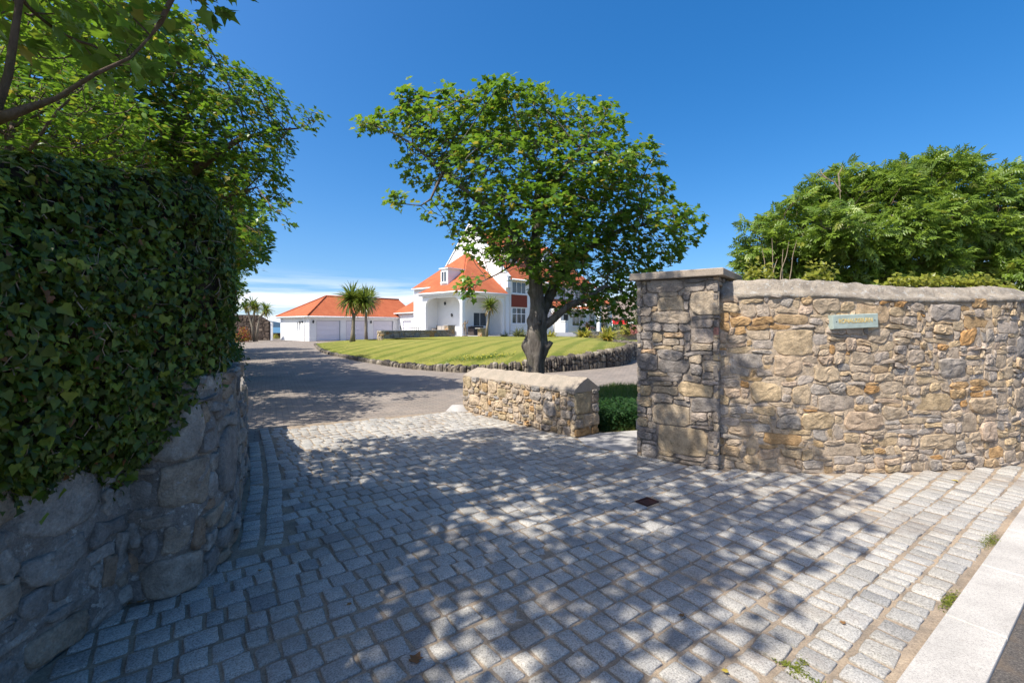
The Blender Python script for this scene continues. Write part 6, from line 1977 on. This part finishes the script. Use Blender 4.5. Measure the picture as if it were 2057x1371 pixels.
# ------------------------------------------------------------------ furniture on the terrace
def chair(x, y, rz, label):
    t = empty('garden_chair', (x, y, FL), label, 'chair', 'black metal garden chairs on the terrace')
    e = Vector((math.cos(rz), math.sin(rz), 0)); f = Vector((-e.y, e.x, 0)); b = Vector((x, y, FL))
    MB().prism([b + e * -.24 + f * -.24 + Z3 * .44, b + e * .24 + f * -.24 + Z3 * .44, b + e * .24 + f * .24 + Z3 * .44, b + e * -.24 + f * .24 + Z3 * .44], Z3 * .03).build('seat', M_BLACK, t)
    for i, j in ((-1, -1), (1, -1), (1, 1), (-1, 1)):
        line_tube('leg', [b + e * .22 * i + f * .22 * j + Z3 * .44, b + e * .27 * i + f * .27 * j], .014, M_BLACK, t, 5)
    line_tube('back_frame', [b - e * .23 + f * -.24 + Z3 * .44, b - e * .30 + f * -.25 + Z3 * .85, b - e * .32 + Z3 * .95, b - e * .30 + f * .25 + Z3 * .85, b - e * .23 + f * .24 + Z3 * .44], .018, M_BLACK, t, 5)
    for k in (-.12, 0, .12):
        line_tube('back_slat', [b - e * .23 + f * k + Z3 * .45, b - e * .31 + f * k + Z3 * .90], .010, M_BLACK, t, 4)
    for j in (-1, 1):
        line_tube('arm', [b - e * .27 + f * .25 * j + Z3 * .66, b + e * .2 + f * .27 * j + Z3 * .66, b + e * .22 + f * .26 * j + Z3 * .46], .014, M_BLACK, t, 5)
tx = Vector(P(835, 665, 41.5).xy)
tb_ = empty('garden_table', (tx.x, tx.y, FL), 'black metal garden table behind the terrace wall', 'table')
MB().tube([(tx.x, tx.y, FL + .70), (tx.x, tx.y, FL + .735)], .75, 20).build('tabletop', M_BLACK, tb_)
for k in range(4):
    a = k * math.pi / 2 + .4
    line_tube('leg', [(tx.x + .4 * math.cos(a), tx.y + .4 * math.sin(a), FL + .70), (tx.x + .5 * math.cos(a), tx.y + .5 * math.sin(a), FL)], .02, M_BLACK, tb_, 5)
for k, (dx, dy, lb) in enumerate(((-1.05, -.1, 'black garden chair at the left side of the terrace table'), (-.2, .95, 'black garden chair behind the terrace table'), (1.55, .5, 'black garden chair right of the terrace table, turned away'))):
    chair(tx.x + dx, tx.y + dy, math.atan2(-dy, -dx), lb)
def sofa(p, e, w, name, mat, label, cush):
    t = empty(name, p, label, 'sofa', 'woven garden sofas on the terrace')
    p = Vector(p); e = Vector(e).normalized(); f = Vector((-e.y, e.x, 0))      # e along, f towards the back
    def bx_(n, c, s, mt): MB().box(c, s, e, f).build(n, mt, t)
    bx_('base', p + Z3 * .2, (w, .8, .36), mat)
    bx_('backrest', p + f * .33 + Z3 * .60, (w, .16, .44), mat)
    for k in (-1, 1): bx_('armrest', p + e * (w / 2 - .09) * k - f * .085 + Z3 * .5, (.18, .65, .235), mat)
    nC = max(1, round((w - .4) / .65)); cw = (w - .38) / nC
    for k in range(nC):
        bx_('seat_cushion', p + e * (-(w - .38) / 2 + cw * (k + .5)) - f * .1 + Z3 * .45, (cw - .02, .60, .12), cush)
        bx_('back_cushion', p + e * (-(w - .38) / 2 + cw * (k + .5)) + f * .18 + Z3 * .68, (cw - .04, .12, .38), cush)
sp_ = HP(1.0, 3.9, FL); sofa((sp_.x, sp_.y, FL), -W3, 2.3, 'garden_sofa', M_RATTAN_L, 'pale woven sofa inside the arched porch against the white wall', flat('pale_cushion', (.42, .38, .34), .9, .1))
sp_ = HP(3.0, 1.1, FL); sofa((sp_.x, sp_.y, FL), U3, 1.9, 'garden_sofa', M_RATTAN, 'dark brown woven sofa under the shaded porch window', flat('brown_cushion', (.09, .07, .065), .9, .1))
st_ = empty('stone_table', (*P(968, 676, 38.0).xy, FL), 'short stone pedestal with a pale slab top beside the dark sofa', 'pedestal')
c = P(968, 676, 38.0)
MB().box((c.x, c.y, FL + .33), (.5, .5, .66), U3).build('mortar', M_MORTAR_G, st_)
for nn, e in ((-U2, -W2), (-W2, U2)):
    a0 = Vector(c.xy) + nn * .25 - e * .25
    def MPq(u, v, h, a0=a0, e=e, nn=nn):
        q = a0 + e * u + nn * h; return (q.x, q.y, v + FL)
    lay(rubble(.5, .66, .08, .07, S_BLOCK, r6), MPq, M_LOW, st_, r6, (.008, .015), (.02, .035), k=8)
MB().box((c.x, c.y, FL + .69), (1.0, .62, .055), U3).build('top', M_SLAB, st_)

# small bronze garden figure beside the column
def garden_figure():
    p = P(934, 674, 39.0); p.z = FL
    t = empty('garden_statue', p, 'slim bronze garden figure standing beside the white corner column', 'statue')
    me = bpy.data.meshes.new('figure')
    pts = [(0, 0, .72), (0, 0, .95), (.0, .0, 1.13), (0, 0, 1.22), (0.0, -.01, 1.34), (-.07, 0, .68), (-.08, .0, .4), (-.08, .02, .06), (.07, 0, .68), (.10, -.04, .4), (.11, .0, .06), (-.15, 0, 1.10), (-.22, -.03, .9), (-.17, -.1, .76), (.15, 0, 1.10), (.24, -.04, 1.2), (.27, -.08, 1.4)]
    rads = [.10, .085, .10, .045, .085, .08, .055, .035, .08, .055, .035, .05, .038, .03, .05, .038, .028]
    ed = [(0, 1), (1, 2), (2, 3), (3, 4), (0, 5), (5, 6), (6, 7), (0, 8), (8, 9), (9, 10), (2, 11), (11, 12), (12, 13), (2, 14), (14, 15), (15, 16)]
    me.from_pydata(pts, ed, [])
    o = link_mesh('figure', me, M_BRONZE, t, p)
    sk = o.modifiers.new('skin', 'SKIN')
    for v, r_ in zip(me.skin_vertices[0].data, rads): v.radius = (r_, r_)
    me.skin_vertices[0].data[0].use_root = True
    sb = o.modifiers.new('smooth', 'SUBSURF'); sb.levels = 1; sb.render_levels = 1
    MB().box((p.x, p.y, FL + .03), (.4, .32, .06), U3).build('plinth', M_BRONZE, t)
garden_figure()

# ------------------------------------------------------------------ steps, white piers and garden wall in front of the entrance
stp = empty('garden_steps', (*P(1147, 684, 38).xy, .5), 'short flight of pale grey steps up to the entrance', 'steps')
c = Vector(P(1147, 684, 38).xy)
for k in range(4):
    q = c + W2 * (-.2 + .34 * k) * 1.0
    w = 1.7
    MB().box((q.x + W2.x * .2, q.y + W2.y * .2, .46 + .07 + .13 * k), (2.0, .38, .14), (1, .12, 0)).build('step', M_STEP, stp)
for px, lab in ((1098, 'white rendered pier left of the entrance steps, near the tree trunk'), (1134, 'white rendered pier at the top of the entrance steps')):
    q = P(px, 672, 41.5)
    t = empty('white_pier', (q.x, q.y, .6), lab, 'pier', 'white piers in front of the entrance')
    MB().box((q.x, q.y, 1.25), (.5, .5, 1.4), U3).build('shaft', M_WHITE, t)
    MB().box((q.x, q.y, 1.99), (.6, .6, .08), U3).build('cap', M_WHITE2, t)
gw = empty('garden_wall', (8, 40, .4), 'low pinkish garden wall with pale coping in front of the right border', 'wall')
GWP = Path([P(1060, 676, 40).xy, P(1120, 676, 40).xy], -1, False) if False else Path([Vector(P(1165, 676, 40).xy), Vector(P(1205, 676, 41).xy), Vector(P(1300, 676, 43).xy), Vector(P(1400, 676, 44).xy)], -1, True, .2)
wall_core(GWP, lambda s: 1.0, .3, 'mortar', M_MORTAR, gw, du=.2, dv=.2)
def MG(u, v, h):
    q, nn, d = GWP.at(u); return (q.x + nn.x * h, q.y + nn.y * h, v)
lay([[(x, y + .3) for x, y in c_] for c_ in rubble(GWP.L, .7, .12, .09, S_BLOCK, r6, .02)], MG, M_WALL, gw, r6, (.008, .015), (.03, .05), k=8, limit=150)
vs, fs = [], []
for i in range(21):
    q, nn, d = GWP.at(GWP.L * i / 20); a, b = q + nn * .05, q - nn * .35
    vs += [(a.x, a.y, 1.002), (a.x, a.y, 1.06), (b.x, b.y, 1.06), (b.x, b.y, 1.002)]
for i in range(20):
    for j in range(4): fs.append((4 * i + j, 4 * i + 4 + j, 4 * i + 4 + (j + 1) % 4, 4 * i + (j + 1) % 4))
link_mesh('coping', np_mesh('coping', vs, fs, None, False, ORG[gw.name]), M_SLAB, gw, ORG[gw.name])
# second small lawn with its rough stone edge across the drive
sheet('lower_lawn', [(6.9, 27.5), (18, 27.5), (22, 40), (7, 39.5)], .30, M_LAWN)
lr = empty('rubble_edge', (9, 27.4, 0), 'rough low stone edge of the second lawn beyond the drive', 'edging')
for k in range(34):
    q = Vector((6.9 + k * .33, 27.35 + .05 * math.sin(k)))
    block_stone(None, q, Vector((0, -1)), Vector((1, 0)), .31, .3, -.03, .30 + rk.uniform(0, .1), M_DRY, lr, 'stone')

# ------------------------------------------------------------------ things beyond: dark gable, boundary wall, neighbours
dg_ = empty('stone_outbuilding', (*P(510, 685, 49).xy, 0), 'dark brown stone gable wall standing beyond the end of the drive', 'outbuilding')
a, b = P(420, 685, 49), P(541, 685, 49)
ed_ = Vector((b.x - a.x, b.y - a.y)).normalized(); en = Vector((ed_.y, -ed_.x))
Lg = (b - a).length
hz = [(0, 2.75), (Lg * .78, 2.75), (Lg, 1.95)]
poly = [(a.x, a.y, -.1), (b.x, b.y, -.1), (b.x, b.y, 1.95), (*(Vector(a.xy) + ed_ * Lg * .79), 2.72), (a.x, a.y, 2.75)]
MB().prism(poly, (-en.x * .5, -en.y * .5, 0)).build('wall_body', M_FAR_STONE, dg_, tint=True)
def MDg(u, v, h):
    q = Vector(a.xy) + ed_ * u + en * h; return (q.x, q.y, v)
lay(rubble(Lg, 2.75, .14, .12, S_BLOCK, r6, .03), MDg, M_FAR_STONE, dg_, r6, (.01, .02), (.03, .06), k=8, keep=lambda u, v: v < np.interp(u, [0, Lg * .79, Lg], [2.68, 2.66, 1.9]), limit=120)
q = Vector(b.xy) + ed_ * .12
MB().box((q.x - en.x * .25, q.y - en.y * .25, .93), (.14, .3, 2.05), (ed_.x, ed_.y, 0)).build('rendered_end', M_WHITE, dg_)
fw = empty('far_wall', (*P(560, 684, 56).xy, 0), 'low dark field wall between the gable and the garage with the sea above', 'wall')
a2, b2 = P(530, 684, 56), P(580, 684, 58)
MB().prism([(a2.x, a2.y, -.1), (b2.x, b2.y, -.1), (b2.x, b2.y, .62), (a2.x, a2.y, .66)], (0, .4, 0)).build('wall_body', M_FAR_STONE, fw, tint=True)
fe = Vector((b2.x - a2.x, b2.y - a2.y)).normalized()
def MFw(u, v, h):
    q = Vector(a2.xy) + fe * u; return (q.x + fe.y * h, q.y - fe.x * h, v)
lay(rubble((b2 - a2).length, .66, .12, .1, S_BLOCK, r6, .02), MFw, M_FAR_STONE, fw, r6, (.01, .02), (.03, .06), k=8, limit=40)

nb = empty('neighbour_house', (*P(1250, 650, 72).xy, 0), 'neighbouring house with a broad brown pitched roof glimpsed under the sycamore', 'house')
na = P(1165, 650, 74)
nx_ = Vector((1, -.1, 0)).normalized(); ny_ = Vector((.1, 1, 0)).normalized()
def NP_(u, v, z): return Vector((na.x, na.y, 0)) + nx_ * u + ny_ * v + Z3 * z
wall_run(NP_(0, 0, 0), NP_(22, 0, 0), 0, 2.6, .3, [(4, 5.6, 1.0, 2.2), (13, 14.6, 1.0, 2.2)], ny_, 'front_wall', M_PINKWALL, nb)
wall_run(NP_(0, .302, 0), NP_(0, 8, 0), 0, 2.6, .3, [], nx_, 'side_wall', M_PINKWALL, nb)
wall_run(NP_(22, .302, 0), NP_(22, 8, 0), 0, 2.6, .3, [], -nx_, 'side_wall', M_PINKWALL, nb)
window(NP_(4, 0, 1.0), nx_, ny_, 1.6, 1.2, nb, 2, 1, True); window(NP_(13, 0, 1.0), nx_, ny_, 1.6, 1.2, nb, 2, 1, True)
roof_slab([NP_(-.5, -.6, 2.6), NP_(22.5, -.6, 2.6), NP_(20, 4, 6.2), NP_(2.5, 4, 6.2)], nb, 'roof', .2, M_BROWNROOF)
roof_slab([NP_(-.5, 8.6, 2.6), NP_(2.5, 4, 6.2), NP_(20, 4, 6.2), NP_(22.5, 8.6, 2.6)], nb, 'roof', .2, M_BROWNROOF)
roof_slab([NP_(-.5, -.6, 2.6), NP_(2.5, 4, 6.2), NP_(-.5, 8.6, 2.6)], nb, 'roof', .2, M_BROWNROOF)
roof_slab([NP_(22.5, -.6, 2.6), NP_(22.5, 8.6, 2.6), NP_(20, 4, 6.2)], nb, 'roof', .2, M_BROWNROOF)
# red canopy with a white end above the clipped hedge
aw = empty('red_canopy', (*P(1251, 647, 52).xy, 1.6), 'bright red canopy with a white end above the clipped hedge', 'canopy')
a, b = P(1231, 646, 52), P(1262, 646, 52)
MB().prism([(a.x, a.y, 1.72), (b.x, b.y, 1.72), (b.x, b.y + .12, 2.08), (a.x, a.y + .12, 2.08)], (0, .06, 0)).build('valance', M_REDP, aw)
MB().prism([(a.x, a.y + .13, 2.085), (b.x, b.y + .13, 2.085), (b.x, b.y + 1.6, 2.14), (a.x, a.y + 1.6, 2.14)], (0, 0, .05)).build('cover', M_REDP, aw)
MB().prism([(b.x + .004, b.y, 1.78), (b.x + .62, b.y, 1.80), (b.x + .62, b.y + .1, 1.98), (b.x + .004, b.y + .1, 2.02)], (0, .06, 0)).build('end_panel', M_WHITE2, aw)
for q in (a, b):
    line_tube('post', [(q.x, q.y + .2, .3), (q.x, q.y + .2, 2.05)], .05, M_WHITE2, aw)

# ------------------------------------------------------------------ cabbage palms
def palm_head(c, rad, n, seed, dry=.25, up=0.25):
    g = np.random.default_rng(seed)
    d = g.normal(size=(n, 3)); d[:, 2] = d[:, 2] * .9 + up; d /= np.linalg.norm(d, axis=1, keepdims=True)
    low = d[:, 2] < -.25
    tint = np.clip(g.beta(2, 3, n) * .75, 0, .75)
    tint[low & (g.random(n) < dry * 3)] = g.uniform(.8, 1.0)
    nn = np.array((0, 0, 1.0)) + g.normal(size=(n, 3)) * .25 - d * d[:, 2:3]
    return np.tile(np.array(c), (n, 1)) + d * rad * .06, nn + 1e-3, d + np.array((0, 0, -.08)), rad * g.uniform(.75, 1.1, n), tint
def palm(name, base, trunks, heads, label, seed, n=110, group=None):
    t = empty(name, base, label, 'palm', group)
    for line, rads in trunks:
        MB().tube(line, rads, 8).build('trunk', M_BARK3, t, True)
    for k, (c, rad) in enumerate(heads):
        h = palm_head(c, rad, n, seed + k)
        me = leaves_mesh('crown', T_SWORD, *h, c)
        link_mesh('crown', me, M_PALM, t, c)
    return t
dpa = 34.5
def pp_(px, py, dd=0): return P(px, py, dpa + dd)
b_ = pp_(708, 691); b_.z = lawn_z(b_.x, b_.y) - .05
palm('cabbage_palm', b_, [([b_, pp_(709, 668), pp_(710, 640), pp_(712, 630)], [.24, .15, .13, .13]), ([pp_(711, 636), pp_(706, 622), pp_(705, 608)], [.11, .09, .085]), ([pp_(711, 634), pp_(721, 622), pp_(729, 610)], [.11, .09, .085])],
     [(pp_(706, 601), 1.4), (pp_(730, 606), 1.15)], 'forked cabbage palm on the lawn in front of the garage', 300, 250, 'cabbage palms')
b2_ = P(736, 683, 41.0); b2_.z = .0
palm('cabbage_palm', b2_, [([b2_, P(735, 660, 41), P(735, 630, 41), P(735, 612, 41)], [.17, .13, .12, .12])], [(P(737, 604, 41), 1.5)], 'single stemmed cabbage palm just behind the forked one', 320, 240, 'cabbage palms')
d_ = 45.0
b3_ = P(511, 685, d_); b3_.z = 0
palm('cabbage_palm', b3_, [([b3_, P(507, 655, d_), P(500, 632, d_), P(497, 620, d_)], [.16, .12, .10, .09]), ([P(507, 655, d_), P(510, 635, d_), P(511, 622, d_)], [.1, .09, .08]), ([P(515, 685, d_), P(518, 655, d_), P(522, 638, d_), P(533, 626, d_)], [.15, .12, .10, .09])],
     [(P(494, 617, d_), .75), (P(507, 612, d_), .95), (P(515, 618, d_), .85), (P(534, 622, d_), 1.0)], 'clump of slender cabbage palms against the dark stone gable', 340, 120, 'cabbage palms')
d_ = 36.5
b4_ = P(977, 677, d_); b4_.z = lawn_z(b4_.x, b4_.y) - .03
palm('cabbage_palm', b4_, [([b4_, P(979, 655, d_), P(982, 638, d_), P(984, 625, d_)], [.13, .10, .085, .08])], [(P(984, 615, d_), .92)], 'small cabbage palm in front of the shaded porch window', 360, 190, 'cabbage palms')
d_ = 42
b5_ = P(1113, 668, d_); b5_.z = .65
t = empty('red_cordyline', b5_, 'dark red cordyline on a thin stem beside the entrance piers', 'shrub', 'dark red cordylines')
MB().tube([b5_, P(1113, 640, d_)], [.05, .04], 6).build('trunk', M_BARK3, t)
h = palm_head(P(1114, 634, d_), .75, 90, 381); link_mesh('crown', leaves_mesh('crown', T_SWORD, *h, P(1114, 634, d_)), M_MAROON, t, P(1114, 634, d_))
b6_ = P(1181, 672, 39); b6_.z = .6
t = empty('red_cordyline', b6_, 'dark red cordyline above the yellow flax right of the steps', 'shrub', 'dark red cordylines')
MB().tube([b6_, P(1181, 662, 39)], [.06, .05], 6).build('trunk', M_BARK3, t)
h = palm_head(P(1181, 660, 39), .75, 90, 391, up=.7); link_mesh('crown', leaves_mesh('crown', T_SWORD, *h, P(1181, 660, 39)), M_MAROON, t, P(1181, 660, 39))

def flax(px, py, dd, rad, label, seed, mat=M_FLAX, n=150, name='yellow_flax', cat='plant', group='yellow flax clumps by the steps'):
    g = np.random.default_rng(seed)
    q = P(px, py, dd); c = np.array((q.x, q.y, max(.35, q.z)))
    t = empty(name, c, label, cat, group)
    d = g.normal(size=(n, 3)) * np.array((1, 1, .6)) + np.array((0, 0, 1.0)); d[:, 2] = np.abs(d[:, 2]) + .25; d /= np.linalg.norm(d, axis=1, keepdims=True)
    nn = np.array((0, 0, 1.0)) - d * d[:, 2:3] + g.normal(size=(n, 3)) * .2
    tmpl = ([(-0.035, 0, 0), (0.035, 0, 0), (0.05, 0.4, 0.06), (-0.05, 0.4, 0.06), (0.035, 0.75, -0.02), (-0.035, 0.75, -0.02), (0, 1, -0.3)], T_SWORD[1])
    pos_ = np.tile(c, (n, 1)) + g.normal(size=(n, 3)) * rad * .08 * np.array((1, 1, .1))
    me = leaves_mesh('blades', tmpl, pos_, nn, d, rad * g.uniform(.7, 1.2, n), np.clip(g.beta(2, 2, n), 0, 1), c)
    link_mesh('blades', me, mat, t, c)
    n2 = 60
    d2_ = g.normal(size=(n2, 3)) + np.array((0, 0, .2)); d2_ /= np.linalg.norm(d2_, axis=1, keepdims=True)
    pos2 = np.tile(c, (n2, 1)) + np.array((0, 0, .02))
    me = leaves_mesh('dry_base', tmpl, pos2, d2_ * 0 + np.array((0, 0, 1.0)) + g.normal(size=(n2, 3)) * .3, d2_ * np.array((1, 1, .25)) + np.array((0, 0, .12)), rad * .8 * g.uniform(.6, 1.1, n2), np.full(n2, 1.0), c)
    link_mesh('dry_base', me, mat, t, c)
flax(1107, 684, 36.5, .85, 'yellow flax clump just right of the sycamore trunk', 401)
flax(1174, 684, 37.5, 1.1, 'yellow flax clump right of the steps under the red cordyline', 402)
flax(1220, 686, 36.0, 1.2, 'largest yellow flax clump at the right end of the lawn', 403)
flax(1043, 683, 37.0, 1.0, 'grey green spiky tussock against the white wall left of the trunk', 404, M_GREYLEAF, 220, 'grey_tussock', 'plant', 'grey plants under the house wall')
flax(1014, 683, 37.5, .7, 'small purplish grey tussock left of the larger one', 405, M_GREYLEAF, 130, 'grey_tussock', 'plant', 'grey plants under the house wall')
def BZ(px, py, d): q = P(px, py, d); return (q.x, q.y, max(.3, q.z))
bush('clipped_hedge', BZ(1238, 671, 46), (1.3, .8, 1.1), 1800, 'rounded dark clipped hedge below the red canopy', M_HEDGE, T_OVAL, .12, 'hedge', None, 501)
bush('clipped_hedge', BZ(1203, 671, 49), (1.0, .8, 1.6), 1500, 'dark hedge seen through the white side porch', M_HEDGE, T_OVAL, .14, 'hedge', None, 502)
bush('golden_shrub', BZ(1256, 671, 42), (.55, .5, 1.0), 700, 'bright yellow green shrub beside the pink blossom', M_FLAX, T_OVAL, .14, 'shrub', None, 503)
bush('blossom_shrub', BZ(1273, 670, 42), (.5, .45, .85), 700, 'shrub covered in pink blossom beside the pillar edge', M_PINKF, T_OVAL, .12, 'shrub', None, 504)
bush('tall_shrub', BZ(1285, 672, 47), (1.0, .9, 2.6), 1800, 'tall light green shrub behind the pink blossom', M_SHRUB, T_OVAL, .15, 'shrub', None, 505)
bush('red_shrub', (*P(488, 684, 44).xy, 0), (.75, .6, 1.45), 900, 'red and yellow leaved shrub in front of the dark gable', M_RED, T_OVAL, .16, 'shrub', None, 506)
bush('low_border_plant', BZ(1010, 682, 38), (2.2, .35, .28), 700, 'low strip of border plants under the porch', M_SHRUB, T_OVAL, .09, 'plant', None, 507, stems=False)
bush('low_border_plant', BZ(1250, 686, 34), (.5, .4, .35), 300, 'small green weed clump at the corner of the lawn', M_SHRUB, T_OVAL, .09, 'plant', None, 508, stems=False)
bush('far_grass_clump', (*P(551, 684, 53).xy, 0), (.6, .4, .55), 300, 'pale grass clump in front of the far field wall', M_FLAX, T_BLADE, .35, 'plant', None, 509, stems=False)
